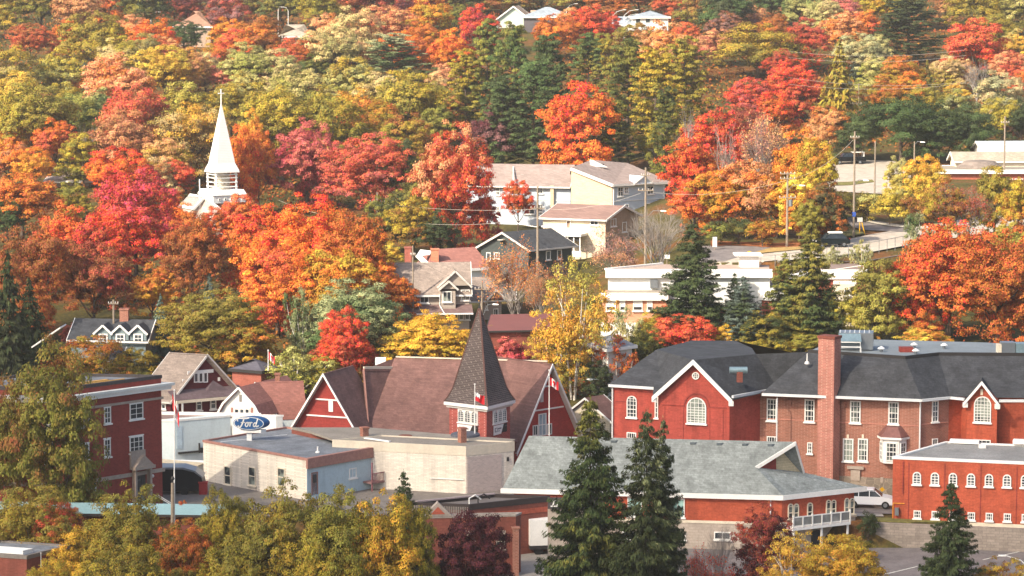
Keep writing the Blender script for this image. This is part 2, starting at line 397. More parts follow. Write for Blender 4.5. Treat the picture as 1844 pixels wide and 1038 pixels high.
def chimney(parent, c, w, d, z0, z1, mat, ang=0, name='chimney', cap=True):
    m = MB(); u = Vector((math.cos(ang), math.sin(ang), 0)); v = Vector((-u.y, u.x, 0)); o = Vector((c[0], c[1], z0)) - u * w / 2 - v * d / 2
    m.obox(o, u * w, v * d, Vector((0, 0, z1 - z0)))
    if cap: m.obox(o - u * .07 - v * .07 + Vector((0, 0, z1 - z0 - .02)), u * (w + .14), v * (d + .14), Vector((0, 0, .18)))
    return m.build(name, mat, parent)
def cyl_between(mb, p, q, r, n=8): return mb.tube([p, q], r, n)

M_white = surf('white_paint', '#e6e3dc', .6, var=.06)
M_cream = surf('cream_trim', '#d8cbb4', .7, var=.08)
M_metal = surf('grey_metal', '#8d9296', .4, metal=.7, var=.06)
M_glass = glass('window_glass')
M_glassc = glass('curtained_glass', '#2c3236', '#8f978c')
M_gutter = surf('gutter_metal', '#d5d5d2', .5, var=.05)

# ------------------------------------------------------------------ ground, roads, lots
def ground_material():
    m, N, L, b = new_mat('ground_cover'); b.inputs['Roughness'].default_value = .95; b.inputs['Specular IOR Level'].default_value = .1
    tc = N.new('ShaderNodeTexCoord')
    def noise(s, d=5):
        n = N.new('ShaderNodeTexNoise'); n.inputs['Scale'].default_value = s; n.inputs['Detail'].default_value = d; L.new(tc.outputs['Object'], n.inputs['Vector']); return n.outputs['Fac']
    r = N.new('ShaderNodeValToRGB'); e = r.color_ramp.elements
    e[0].position = .35; e[0].color = rgb(lin('#3c3a20')); e[1].position = .62; e[1].color = rgb(lin('#6a4a2c'))
    x = r.color_ramp.elements.new(.5); x.color = rgb(lin('#55502c'))
    L.new(noise(.12), r.inputs[0])
    r2 = N.new('ShaderNodeValToRGB'); e = r2.color_ramp.elements
    e[0].position = .4; e[0].color = (.6, .6, .6, 1); e[1].position = .65; e[1].color = (1.3, 1.15, .95, 1)
    L.new(noise(2.5, 6), r2.inputs[0])
    mx = N.new('ShaderNodeMixRGB'); mx.blend_type = 'MULTIPLY'; mx.inputs[0].default_value = 1
    L.new(r.outputs[0], mx.inputs[1]); L.new(r2.outputs[0], mx.inputs[2]); L.new(mx.outputs[0], b.inputs['Base Color'])
    return m
xs = np.unique(np.concatenate([np.arange(-300, -150, 25), np.arange(-150, 151, 4), np.arange(175, 301, 25)]).astype(float))
ys = np.unique(np.concatenate([np.arange(-100, 240, 20), np.arange(240, 300, 6), np.arange(300, 480, 2.5), np.arange(480, 760, 6), np.arange(760, 901, 20), [258.2, 259.2, 359, 360.5, 345]]).astype(float))
XX, YY = np.meshgrid(xs, ys); ZZ = terr(XX, YY)
gb = MB(); nx_ = len(xs)
gb.v = [tuple(map(float, t)) for t in zip(XX.ravel(), YY.ravel(), ZZ.ravel())]
gb.f = [(j * nx_ + i, j * nx_ + i + 1, (j + 1) * nx_ + i + 1, (j + 1) * nx_ + i) for j in range(len(ys) - 1) for i in range(nx_ - 1)]
struct('ground', gb, ground_material()).data.polygons.foreach_set('use_smooth', [True] * len(gb.f))

M_asph = surf('asphalt', '#746c69', .9, var=.22, nscale=.5, stain=.4)
M_asph2 = surf('worn_asphalt', '#aca092', .9, var=.18, nscale=.7, stain=.3)
M_conc = surf('concrete', '#aaa294', .85, var=.1)
M_grass = surf('lawn_grass', '#6c6636', .95, var=.25, nscale=1.2)
M_leafl = surf('leaf_litter', '#8d5330', .95, var=.35, nscale=1.5)
M_line = surf('lane_paint', '#c9c5ba', .7, var=.2, nscale=3)
def resample(pl, n):
    pl = [Vector(p) for p in pl]; d = [0]
    for a, b in zip(pl, pl[1:]): d.append(d[-1] + (b - a).length)
    out = []
    for k in range(n + 1):
        t = d[-1] * k / n; i = max(j for j in range(len(d)) if d[j] <= t + 1e-9); i = min(i, len(pl) - 2)
        out.append(pl[i].lerp(pl[i + 1], (t - d[i]) / max(1e-9, d[i + 1] - d[i])))
    return out
def strip(name, far, near, mat, lift=.1, n=40, m=6, world=False):
    """surface laid on the ground between two edge lines"""
    fa = [Vector((q[0], q[1])) if world else G(*q).to_2d() for q in far]; na = [Vector((q[0], q[1])) if world else G(*q).to_2d() for q in near]
    fa, na = resample(fa, n), resample(na, n); b = MB()
    for k in range(n + 1):
        for j in range(m + 1):
            q = na[k].lerp(fa[k], j / m); b.v.append((q.x, q.y, float(terr(q.x, q.y)) + lift))
    for k in range(n):
        for j in range(m): i = k * (m + 1) + j; b.f.append((i, i + m + 1, i + m + 2, i + 1))
    return struct(name, b, mat)
road_far = [(1180, 487), (1300, 475), (1335, 463), (1442, 451), (1480, 443), (1565, 424), (1640, 412), (1700, 402), (1844, 378), (1950, 360)]
road_near = [(1180, 500), (1300, 489), (1370, 481), (1430, 466), (1480, 459), (1575, 448), (1640, 436), (1700, 426), (1844, 404), (1950, 390)]
strip('road', road_far, road_near, M_asph2, .10, 60)
strip('sidewalk', [(1400, 471), (1480, 460), (1575, 449), (1640, 437), (1844, 405)], [(1400, 478), (1480, 467), (1575, 456), (1640, 444), (1844, 412)], M_conc, .22, 40, 2)
strip('road', [(1470, 385), (1505, 391), (1560, 397), (1640, 408)], [(1470, 398), (1508, 402), (1555, 416), (1640, 420)], M_asph, .125, 30)
strip('sidewalk', [(1560, 400), (1600, 407), (1640, 411)], [(1560, 402.5), (1600, 410), (1640, 414)], M_conc, .24, 12, 1)
strip('driveway', [(1265, 445), (1291, 444), (1370, 446), (1400, 449)], [(1262, 476), (1302, 475), (1335, 463), (1372, 457)], M_asph, .13, 20)
strip('leaf_strewn_verge', [(1280, 436), (1330, 438), (1385, 440), (1470, 440)], [(1280, 445), (1330, 444), (1385, 448), (1470, 446)], M_leafl, .16, 20, 2)
strip('verge', [(1388, 449), (1440, 447), (1475, 441)], [(1345, 461), (1440, 452), (1475, 445)], surf('dry_verge', '#9a7f4e', .95, var=.3, nscale=1.2), .2, 16, 2)
strip('parking_lot', [(1440, 285), (1500, 287), (1610, 292), (1640, 300)], [(1440, 330), (1500, 346), (1560, 350), (1640, 352)], M_asph2, .15, 20, 12)
strip('grass_island', [(1495, 331), (1530, 330), (1570, 326)], [(1495, 337), (1530, 336), (1575, 330)], M_grass, .22, 10, 2)
strip('grass_island', [(1512, 414), (1545, 418)], [(1514, 431), (1560, 424)], M_grass, .24, 10, 3)
# lower town: street, parking lots
strip('street', [(18, 270.5), (34, 269.5), (60, 268.5), (120, 266)], [(18, 264), (34, 263), (60, 262.5), (120, 261)], M_asph, .08, 30, 3, True)
strip('sidewalk', [(20, 263.9), (34, 262.9)], [(20, 262.4), (34, 261.6)], M_conc, .12, 10, 1, True)
strip('parking_lot', [(14, 257.8), (60, 257.8), (140, 257.8)], [(14, 200), (60, 200), (140, 200)], M_asph, .06, 40, 30, True)
strip('parking_lot', [(-60, 257), (-20, 257), (13.9, 257)], [(-60, 225), (-20, 225), (13.9, 225)], surf('pale_lot', '#8f8880', .9, var=.15), .07, 30, 12, True)
strip('yard', [(-60, 292), (-20, 292), (19, 292)], [(-60, 262), (-20, 262), (17, 262)], surf('yard_paving', '#787068', .9, var=.2), .05, 30, 12, True)
for a, b in (((1690, 1003), (1800, 987)), ((1590, 1037), (1652, 1022)), ((1770, 1010), (1846, 993)), ((1520, 1052), (1600, 1034))):
    p, q = G(*a), G(*b); d = (q - p).normalized(); s = Vector((-d.y, d.x, 0)) * .09; b2 = MB()
    b2.poly(*[(t.x, t.y, float(terr(t.x, t.y)) + .085) for t in (p - s, q - s, q + s, p + s)]); struct('parking_line', b2, M_line)

# ------------------------------------------------------------------ lower town buildings
M_brick1 = surf('dark_red_brick', '#8a3c34', .85, 'brick', var=.12, stain=.25)
M_brick2 = surf('bright_red_brick', '#a84f36', .85, 'brick', var=.2, nscale=.6, stain=.4)
M_brick3 = surf('school_red_brick', '#a0463a', .85, 'brick', var=.2, nscale=.6, stain=.4)
M_brick4 = surf('old_rose_brick', '#96604e', .85, 'brick', var=.16, nscale=.4, stain=.3, c2='#b08a78')
M_brick5 = surf('brown_brick', '#7a4438', .85, 'brick', var=.15, stain=.3)
M_stone = surf('field_stone', '#8f8172', .9, 'stone', var=.15)
M_block = surf('split_face_block', '#b0a294', .9, 'block', var=.12, stain=.2)
M_creamb = surf('cream_brick', '#dfd5c6', .85, 'brick', var=.06, c2='#cabdaa', stain=.35)
M_blue = surf('pale_blue_render', '#b0c2c8', .85, var=.08, nscale=1.5, stain=.25)
M_wblue = surf('shade_blue_white', '#c9d4d4', .8, var=.06, nscale=1.2, stain=.15)  # white with the bluish shade of the dealership front put into it
M_wht = surf('white_wall', '#dcdcd6', .8, var=.05, stain=.12)
M_rgrey = surf('grey_flat_roof', '#777a7e', .9, var=.28, nscale=.6, stain=.35)
M_rtan = surf('tan_gravel_roof', '#8d8478', .95, var=.2, nscale=.3)
M_rbrn = surf('brown_flat_roof', '#6d6560', .9, var=.2, nscale=.3)
M_sbrn = surf('brown_red_shingle', '#775750', .9, 'shingle', var=.2, nscale=.6, stain=.3)
M_sgrey = surf('grey_green_shingle', '#868b88', .9, 'shingle', var=.24, nscale=.9, stain=.3)
M_schar = surf('charcoal_shingle', '#424346', .9, 'shingle', var=.28, nscale=.8, stain=.3)
M_staupe = surf('taupe_shingle', '#8a7c72', .9, 'shingle', var=.2, nscale=.7, stain=.2)
M_spink = surf('terracotta_shingle', '#96655a', .9, 'shingle', var=.1, nscale=.3)
M_sslate = surf('weathered_wood_shingle', '#4c413e', .9, 'shingle', var=.22, nscale=.8, c2='#8a7f78')
M_pinkt = surf('faded_pink_trim', '#a07468', .8, var=.15, nscale=2)
M_dark = surf('dark_metal', '#33302f', .6, var=.1)
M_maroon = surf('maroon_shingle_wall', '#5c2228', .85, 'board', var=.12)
M_sand = surf('sandstone', '#a8988a', .9, var=.14, nscale=1)
M_teal = surf('turquoise_metal_roof', '#86a3a6', .6, var=.1, nscale=.2)

# --- three storey brick block on the far left
zc = 12.24
C1 = H(112, 699, zc); B1 = H(290, 676, zc); A1 = H(-120, 694, zc)
def wframe(C, A, B, z, z0=None):
    f = Frame.__new__(Frame); f.z = z; f.C, f.A, f.B = [Vector((q[0], q[1], 0)) for q in (C, A, B)]; f.D = f.A + f.B - f.C
    f.a = (f.A - f.C).length; f.b = (f.B - f.C).length; f.U = (f.B - f.C).normalized(); f.V = (f.A - f.C).normalized()
    f.z0 = (min(float(terr(p.x, p.y)) for p in (f.A, f.B, f.C, f.D)) - .5) if z0 is None else z0
    f.L = Wall(f.A, f.C); f.Rt = Wall(f.C, f.B); f.BR = Wall(f.B, f.D); f.BL = Wall(f.D, f.A)
    return f
f = wframe(C1, A1, B1, zc, -.5)
t = thing('brick_building', 'three storey dark red brick block with white cornice and stone pedimented doorway at far left', 'building', f.loc())
f.body(t, M_brick1, z1=f.z-.26); f.flat(t, M_rgrey, surf('dark_coping', '#4a4444', .8), rim=.29, drop=.25)
f.band(t, M_white, 10.9, 11.25, .55, 'cornice'); f.band(t, M_wht, 11.25, 11.5, .75, 'cornice'); f.band(t, M_sand, 10.0, 10.22, .12, 'stone_band')
f.band(t, M_sand, 3.15, 3.5, .15, 'stone_band')
for x in (45, 250, 277): pass
for (x0, y0, x1, y1, nx) in ((233, 726, 257, 755, 2), (233, 786, 257.5, 815, 3), (187, 733, 199, 763, 2), (187, 791, 198.5, 823, 2), (140, 742, 160, 770, 2), (140, 800, 160, 829, 3)):
    winpx(f.Rt, t, x0, y0, x1, y1, nx=nx, nz=3, split=False, lintel=.12)
for x0 in (2, 42, 80):
    for y0 in (745, 805): winpx(f.L, t, x0, y0, x0 + 17, y0 + 30, nx=2, nz=3)
winpx(f.Rt, t, 164, 867, 173, 893, nx=1, nz=2)
R1 = f.Rt; ua, zt = R1.hit(233, 817); ub, zb = R1.hit(267, 838)
m = MB(); R1.bar(m, ua, zb, ub - .5, zt + .2, 0, .25); m.build('stone_panel', M_sand, t)
m = MB(); uc = (ua + ub) / 2 + .1; zp = R1.hit(250, 838)[1]
m.hexa([R1.pt(uc - 1.1, zp, .05), R1.pt(uc + 1.1, zp, .05), R1.pt(uc, zp + 1.0, .05)], [R1.pt(uc - 1.1, zp, .75), R1.pt(uc + 1.1, zp, .75), R1.pt(uc, zp + 1.0, .75)])
R1.bar(m, uc - 1.2, zp - .3, uc + 1.2, zp - .003, 0, .85); m.build('pediment', M_sand, t)
for s in (-.95, .8):
    m = MB(); R1.bar(m, uc + s, .3, uc + s + .22, zp - .31, 0, .55); m.build('pilaster', M_sand, t)
m = MB(); R1.bar(m, uc - .55, .3, uc + .6, zp - .7, .02, .08); d = m.build('door', M_dark, t)
m = MB(); R1.bar(m, uc - .35, .6, uc - .02, zp - 1.1, .08, .1); R1.bar(m, uc + .08, .6, uc + .4, zp - 1.1, .08, .1); m.build('pane', M_glassc, d)
m = MB(); R1.bar(m, uc - 1.2, -.4, uc + 1.2, .3, 0, 1.6); m.build('step', M_conc, t)
m = MB()
for k in (0, .25): 
    q = R1.pt(uc + 1.5 + k, 1.1, .4); m.tube([q, R1.pt(uc + 2.6 + k, .1, 1.6)], .04, 6)
m.build('handrail', M_white, t)
for z in (2.0, 2.9):
    m = MB(); m.lathe(R1.pt(R1.hit(274, 860)[0], z, .1), [(-.15, .05), (0, .15), (.15, .05)], 10); m.build('wall_lamp', M_white, t)
m = MB(); q = f.p(f.b * .4, 2, 12.0); m.beam(q, q + f.U * 5, .25, .15); m.beam(q + f.V * .8, q + f.V * .8 + f.U * 4, .5, .2); m.build('roof_duct', surf('ochre_pipe', '#c09048'), t)

# --- long turquoise roof building in front, left
f = Frame((400, 923), 246, (-60, 917), (430, 917), z0=-2.8)
t = thing('low_building', 'long low building under a pale turquoise metal roof behind yellow trees', 'building', f.loc())
f.body(t, M_brick5, z1=f.z - .3)
f.gable(t, 'V', .35, M_teal, M_teal, surf('dark_fascia', '#3a3230'), oh=.4, ohe=.9, fascia=.4)
m = MB()
for k in range(22): 
    u = 1 + k * 1.15
    if u < f.a - 1: m.obox(f.p(-.7, u, f.z - .42), f.V * .55, f.U * .1, Vector((0, 0, .22)))
m.build('eave_bracket', surf('tan_wood', '#b08a50'), t)

# --- small brick building bottom-left corner
f = Frame((48, 1001), 232, (-80, 992), (125, 982), z0=-3.5)
t = thing('brick_building', 'small red brick building with grey flat roof and white skylight at bottom left corner', 'building', f.loc())
f.body(t, M_brick5, z1=f.z - .14); f.flat(t, M_rgrey, surf('lead_edge', '#77706a'), rim=.3, drop=.12)
m = MB(); q = f.p(.6, .8, f.z - .1); m.obox(q, f.U * 1.2, f.V * 3.2, Vector((0, 0, .35))); m.build('skylight', M_white, t)
m = MB(); q = f.Rt.pt(1.6, f.z, .08); m.tube([q, q - Vector((0, 0, 4))], .05, 6); m.build('downpipe', M_white, t)

# --- car dealership
f = wframe(H(315, 757, 4.87), H(289, 756.5, 4.87) , H(415, 748.5, 4.87), 4.87, -.5)
t = thing('dealership', 'white flat roofed car dealership with tall parapet behind the oval sign', 'building', f.loc())
f.body(t, M_wblue, z1=f.z - .02); f.band(t, M_white, f.z - .15, f.z + .05, .08, 'coping')
g = wframe(H(497, 750, 4.9), H(418, 748.3, 4.9), H(509, 749.3, 4.9), 4.9, -.5)
g.body(t, M_wht, name='sign_wall'); g.band(t, M_white, 4.82, 5.0, .06, 'coping')
e0, e1 = H(290, 744.5, 4.9), H(470, 747, 4.9); 
m = MB(); m.prism([(f.A.x, f.A.y), (f.C.x + .2, f.C.y + .3), (f.B.x, f.B.y + .1), (e1.x, e1.y), (e0.x, e0.y)], 4.55, 4.75); m.build('roof', surf('pink_brown_membrane', '#8a7268', .9), t)
m = MB(); m.beam(e0 + Vector((-2, .3, 0)), e1, .25, .3); m.build('coping', M_white, t)
h = wframe(H(350, 847, 1.2), H(270, 842, 1.2), H(366, 840, 1.2), 1.2, -.5)
h = wframe((h.C.x, 281), (h.C.x - 6, 282), (h.C.x + 1.2, 284), 1.45, -.4); h.body(t, M_wht, name='annex')
m = MB(); m.slab([h.p(-.1, -.3, 1.5), h.p(1.5, -.3, 1.5), h.p(1.5, 6, 1.9), h.p(-.1, 6, 1.9)], .12); m.build('annex_roof', surf('cream_metal', '#c9b99c'), t)
m = MB(); Wl = f.Rt
u0, z1 = Wl.hit(318, 768); u1, z0 = Wl.hit(328, 808); Wl.bar(m, u0, z0, u1, z1, 0, .04); m.build('panel', surf('pale_blue_panel', '#b9c9d0'), t)
m = MB(); u0, z1 = Wl.hit(357, 798); u1, z0 = Wl.hit(362, 815); Wl.bar(m, u0, z0, u0 + .12, z1, .05, .2); Wl.bar(m, u0 + .2, z0, u1 + .1, z0 + .5, .05, .3); m.build('flue', M_dark, t)
for a, b in (((320, 816), (363, 812)),):
    m = MB(); m.beam(Wl.pt(Wl.hit(*a)[0], Wl.hit(*a)[1], .15), Wl.pt(Wl.hit(*b)[0], Wl.hit(*b)[1], .15), .3, .15); m.build('ledge', M_dark, t)

# --- oval sign with white script lettering
sc = P(448, 762.6, 281.0); ang = R(-9)
su = Vector((math.cos(ang), math.sin(ang), 0)); sn = Vector((su.y, -su.x, 0)); zz = Vector((0, 0, 1))
t = thing('oval_sign', 'blue oval sign with white script lettering on the dealership roof edge', 'sign', (sc.x, sc.y, sc.z - .95))
a_, b_ = 1.56, .67
def oval(sx, sz, o0, o1):
    m = MB(); k = [(math.cos(2 * math.pi * i / 40) * sx, math.sin(2 * math.pi * i / 40) * sz) for i in range(40)]
    m.hexa([sc + su * x + zz * z + sn * o0 for x, z in k], [sc + su * x + zz * z + sn * o1 for x, z in k]); return m
M_sblue = surf('sign_blue', '#1c4f80', .4, var=.05, spec=.5)
m = oval(a_, b_, -.02, .0); 
back = Vector((.5, .62, 0)); k = [(math.cos(2 * math.pi * i / 40) * a_, math.sin(2 * math.pi * i / 40) * b_) for i in range(40)]
m = MB(); m.hexa([sc + su * x + zz * z + back for x, z in k], [sc + su * x + zz * z for x, z in k]); m.build('sign_body', M_sblue, t)
oval(a_, b_, .0, .03).build('sign_border', M_sblue, t)
oval(a_ * .965, b_ * .93, .03, .045).build('white_ring', M_white, t)
oval(a_ * .925, b_ * .86, .045, .06).build('sign_face', M_sblue, t)
strokes = {  # script lettering drawn as ribbons, x to the right, z up, in units of the oval half-width
 'F': [([(-.62, .10), (-.68, .17), (-.60, .24), (-.42, .25), (-.22, .23), (-.02, .27)], .035), ([(-.30, .23), (-.36, .05), (-.43, -.12), (-.52, -.22), (-.62, -.20), (-.60, -.12)], .045), ([(-.46, .03), (-.34, .05), (-.24, .04)], .03)],
 'o': [([(-.13, .05), (-.22, -.02), (-.22, -.15), (-.13, -.17), (-.06, -.07), (-.09, .05), (-.13, .05), (.0, .03)], .035)],
 'r': [([(.02, .06), (.05, .02), (.02, -.15)], .038), ([(.04, -.02), (.10, .06), (.16, .03)], .035)],
 'd': [([(.36, .03), (.27, .03), (.21, -.06), (.22, -.15), (.29, -.16), (.36, -.04)], .035), ([(.46, .26), (.40, .08), (.34, -.12), (.40, -.17), (.50, -.10)], .04)]}
m = MB()
for ch, ss in strokes.items():
    for pts, wd in ss:
        pts = [Vector((x * 1.18 + .05, z * 1.25)) for x, z in pts]
        # smooth
        for _ in range(2):
            q = [pts[0]]
            for a, b in zip(pts, pts[1:]): q += [a.lerp(b, .25), a.lerp(b, .75)]
            pts = q + [pts[-1]]
        for a, b in zip(pts, pts[1:]):
            d = b - a
            if d.length < 1e-6: continue
            d.normalize(); nn = Vector((-d.y, d.x)) * wd * 1.0; a2, b2 = a - d * .012, b + d * .012
            q = [a2 - nn, b2 - nn, b2 + nn, a2 + nn]
            m.hexa([sc + su * (p.x * a_) + zz * (p.y * a_) + sn * .061 for p in q], [sc + su * (p.x * a_) + zz * (p.y * a_) + sn * .08 for p in q])
m.build('lettering', M_white, t)
m = MB(); m.obox(sc - zz * .95 - su * 1.0 + sn * -.1, su * 2.2, back * .9, zz * .3); m.build('sign_base', M_white, t)
m = MB(); m.obox(sc - zz * 5.5 - su * .3 + sn * -.3, su * .5, -sn * .4, zz * 4.6); m.build('post', M_gutter, t)

# --- beige and pale blue flat roofed building
f = Frame((552, 826), 270, (366, 793), (703, 800), z0=-.4)
t = thing('flat_roofed_building', 'two tone flat roofed building, beige brick side and pale blue side', 'building', f.loc())
f.body(t, M_creamb, z1=f.z - .19)
m = MB(); f.Rt.bar(m, 0.005, -.4, f.b - .01, f.z - .2, .0, .05); m.build('blue_wall', M_blue, t)
f.flat(t, M_rgrey, M_pinkt, rim=.2, rw=.18, drop=.16)
m = MB(); f.Rt.bar(m, -.15, f.z - .95, f.b + .1, f.z + .03, .055, .3); m.build('fascia', M_pinkt, t)
for x0, y0, x1, y1 in ((404.6, 840, 416.5, 873), (448, 841, 461, 874.5), (500.6, 843, 514, 876)):
    winpx(f.L, t, x0, y0, x1, y1, nx=1, nz=2, frame=M_cream, gl=M_glassc)
winpx(f.Rt, t, 628, 843, 641, 861, nx=2, nz=1)
door(f.Rt, t, 561, 852, 570.5, 891, surf('faded_pink_door', '#b0766c'), True, M_pinkt)
door(f.Rt, t, 678, 840, 688, 865, M_dark, True, M_dark)
W = f.Rt; u0, z0 = W.hit(653, 866); u1 = f.b - .1; m = MB(); W.bar(m, u0, z0 - .2, u1, z0 - .05, .06, 1.3); d = m.build('balcony', surf('weathered_deck', '#8c6a66'), t)
m = MB(); W.bar(m, u0, z0 + .75, u1, z0 + .83, 1.22, 1.3)
k = u0
while k < u1: W.bar(m, k, z0 - .05, k + .05, z0 + .75, 1.23, 1.28); k += .17
W.bar(m, u0, -.4, u0 + .1, z0 + 1.9, 1.18, 1.3); m.build('railing', surf('faded_red_rail', '#8f5f62'), d)
q = f.p(3.5, 2.2, f.z - .15); m = MB(); m.lathe(q, [(0, .22), (.12, .2), (.2, .07), (.55, .07), (.6, .1)], 10); m.build('roof_vent', M_white, t)
m = MB(); m.beam(f.p(1, f.a - 1.5, f.z - .13), f.p(f.b * .75, f.a * .8, f.z - .13), .12, .05); m.build('roof_seam', M_gutter, t)

# --- cream painted brick building
C6 = H(839, 803.5, 4.66); A6 = H(701.6, 796.5, 4.66); B6 = H(925, 795, 4.66)
d6 = (A6 - C6).normalized()
f = wframe(C6, C6 + d6 * 13.5, B6, 4.66, -.5)
t = thing('flat_roofed_building', 'cream painted brick building with gravel roof and two brick chimneys', 'building', f.loc())
f.body(t, M_creamb, z1=f.z - .4)
m = MB(); bk1 = H(928, 791, 4.5); bk2 = H(803, 782, 4.5); bk3 = H(664, 770, 4.5); bk4 = H(525, 770, 4.5); bk5 = H(560, 778, 4.5)
m.prism([f.p(.2, .2, 0), f.p(f.b - .2, .2, 0), bk1, bk2, bk3, bk4, bk5, f.p(.2, f.a - .3, 0)], 4.3, 4.5); m.build('roof', M_rtan, t)
m = MB(); m.prism([f.p(.3, 4, 0), f.p(f.b - .3, 1, 0), bk1, bk2, bk3, bk4, bk5], -.4, 4.28); m.build('rear_wall', M_brick5, t)
f.band(t, surf('cream_render', '#d0c4b0', var=.08, stain=.2), f.z - .95, f.z - .03, .05, 'parapet')
m = MB(); f.Rt.bar(m, f.b * .02, -.4, f.b * .74, f.z - 1.1, .0, .06); m.build('shaded_face', surf('shaded_cream_brick', '#b8a8a0', .85, 'brick', var=.05), t)  # right wall's shade put into a greyer brick colour
for (x0, x1, y1, yy, zt) in ((826, 838.5, 797, None, None), (650, 662.5, 786, None, None)):
    q = H((x0 + x1) / 2, y1, 4.5); ang = math.atan2(f.U.y, f.U.x); zt = P((x0 + x1) / 2, 773 if x0 > 800 else 772, q.y).z
    chimney(t, q, .62, .62, 4.45, zt, M_brick4, ang)
q = H(730, 785, 4.5); m = MB(); m.lathe(q, [(0, .7), (.06, .6), (.1, .3)], 12); m.build('roof_patch', surf('rusty_patch', '#7a4a3c'), t)
m = MB(); m.beam(H(657, 789, 4.62), H(702, 795.5, 4.62), .3, .12); m.build('flashing', M_white, t)
m = MB(); u, z = f.Rt.hit(914, 827); f.Rt.bar(m, u - .12, z - .2, u + .12, z + .2, .04, .08); m.build('vent', M_dark, t)
m = MB(); a = f.L.hit(775, 861); b = f.L.hit(835, 864); m.beam(f.L.pt(a[0], a[1], .08), f.L.pt(b[0], b[1], .08), .08, .08); m.build('conduit', M_white, t)

# --- hall / church with the long brown-red roof
t = thing('church_hall', 'dark red church hall with a long brown-red roof, two tall gables and a shingled spire', 'church', (-4, 296, 0))
M_redw = surf('crimson_brick', '#8c3630', .85, 'brick', var=.16, stain=.15)
M_redt = surf('tower_brick', '#963c32', .85, 'brick', var=.08, c2='#c08a80')
def gable_wall(apx, apy, lx, ly, rx, ry, Y, zbase, tag_=None):
    a = P(apx, apy, Y[1]); l = P(lx, ly, Y[0]); r = P(rx, ry, Y[2]); return a, l, r
# right gable
aR = P(984, 654, 294.5); lR = P(927, 803, 291.0); rR = P(1042, 786, 297.5)
aR = Vector(((lR.x + rR.x) / 2 + .1, (lR.y + rR.y) / 2, aR.z))
zl = min(lR.z, rR.z)
lR.z = rR.z = zl
WR = Wall(lR, rR)
m = MB(); m.hexa([WR.pt(0.1, -.5, -.3), WR.pt(WR.len - .1, -.5, -.3), WR.pt(WR.len - .1, zl, -.3), WR.pt(WR.u.dot(aR - WR.a), aR.z - .25, -.3), WR.pt(.1, zl, -.3)],
               [WR.pt(.1, -.5, 0), WR.pt(WR.len - .1, -.5, 0), WR.pt(WR.len - .1, zl, 0), WR.pt(WR.u.dot(aR - WR.a), aR.z - .25, 0), WR.pt(.1, zl, 0)])
m.build('gable_wall', surf('lightened_gable_brick', '#a03a34', .85, 'brick', var=.16), t)  # brick colour lightened to offset the shade on this gable
# left gable
aL = P(592, 671, 292.5); lL = P(530, 768, 294.0); rL = P(646, 766, 291.0); zl2 = P(588, 770, 292.5).z; lL.z = rL.z = zl2
aL = Vector(((lL.x + rL.x) / 2, (lL.y + rL.y) / 2, aL.z)); WL = Wall(lL, rL)
m = MB(); ua = WL.u.dot(aL - WL.a)
m.hexa([WL.pt(.1, -.5, -.3), WL.pt(WL.len - .1, -.5, -.3), WL.pt(WL.len - .1, zl2, -.3), WL.pt(ua, aL.z - .25, -.3), WL.pt(.1, zl2, -.3)], [WL.pt(.1, -.5, 0), WL.pt(WL.len - .1, -.5, 0), WL.pt(WL.len - .1, zl2, 0), WL.pt(ua, aL.z - .25, 0), WL.pt(.1, zl2, 0)])
m.build('gable_wall', M_redw, t)
# roofs
r = MB()
R0, R1 = P(713, 645, 301), P(986, 652, 297.5); R1.z = R0.z = (R0.z + R1.z) / 2
Bk = Vector((0, 9, 0))
def gable_roof(a, l, r_, W, back, oh, ext):
    n = W.n * oh
    ra = a + n; rb = a + back
    for e in (l, r_):
        d = (e - a) * ext
        r.slab([ra, ra + d, rb + d * 1.0, rb], .12)
gable_roof(aR, lR, rR, WR, -WR.n * 9, .6, 1.06)
gable_roof(aL, lL, rL, WL, -WL.n * 6, .6, 1.06)
E0 = P(664, 770, 290.5); E1 = P(930, 806, 288.5); E0.z = E1.z = 2.8
E0 = P(664, 772, 293.5); E1 = P(934, 797, 291.0)
V0 = P(655, 666, 297)
r.slab([R0, R1, E1, E0], .22)
R0b = P(706, 666, 300); r.slab([V0, R0b, R0, E0], .22)
m2 = Vector((R0.x - 1, R0.y + 10, 2.5)); m3 = Vector((R1.x + 1, R1.y + 10, 2.5))
r.slab([R0, R1, m3, m2], .22); r.slab([R0, m2, V0, R0b], .2)
r.build('roof', M_sbrn, t)
m = MB(); m.beam(R0 + Vector((0, 0, .1)), R1 + Vector((0, 0, .1)), .2, .12); m.beam(V0 + Vector((0, 0, .2)), R0b + Vector((0, 0, .2)), .15, .25); m.build('ridge_cap', M_cream, t)
m = MB(); m.beam(V0 + Vector((0, -.1, .12)), E0 + Vector((0, -.2, .15)), .14, .06); m.build('valley_flashing', M_pinkt, t)
m = MB()  # main body under the roof
m.prism([(E0.x + .3, E0.y + .6), (E1.x - .3, E1.y + .8), (m3.x, m3.y - .8), (m2.x + 1, m2.y - .8)], -.5, 2.7); m.build('wall', M_redw, t)
M_trimg = surf('grey_white_trim', '#c4beb6', .7, var=.08)
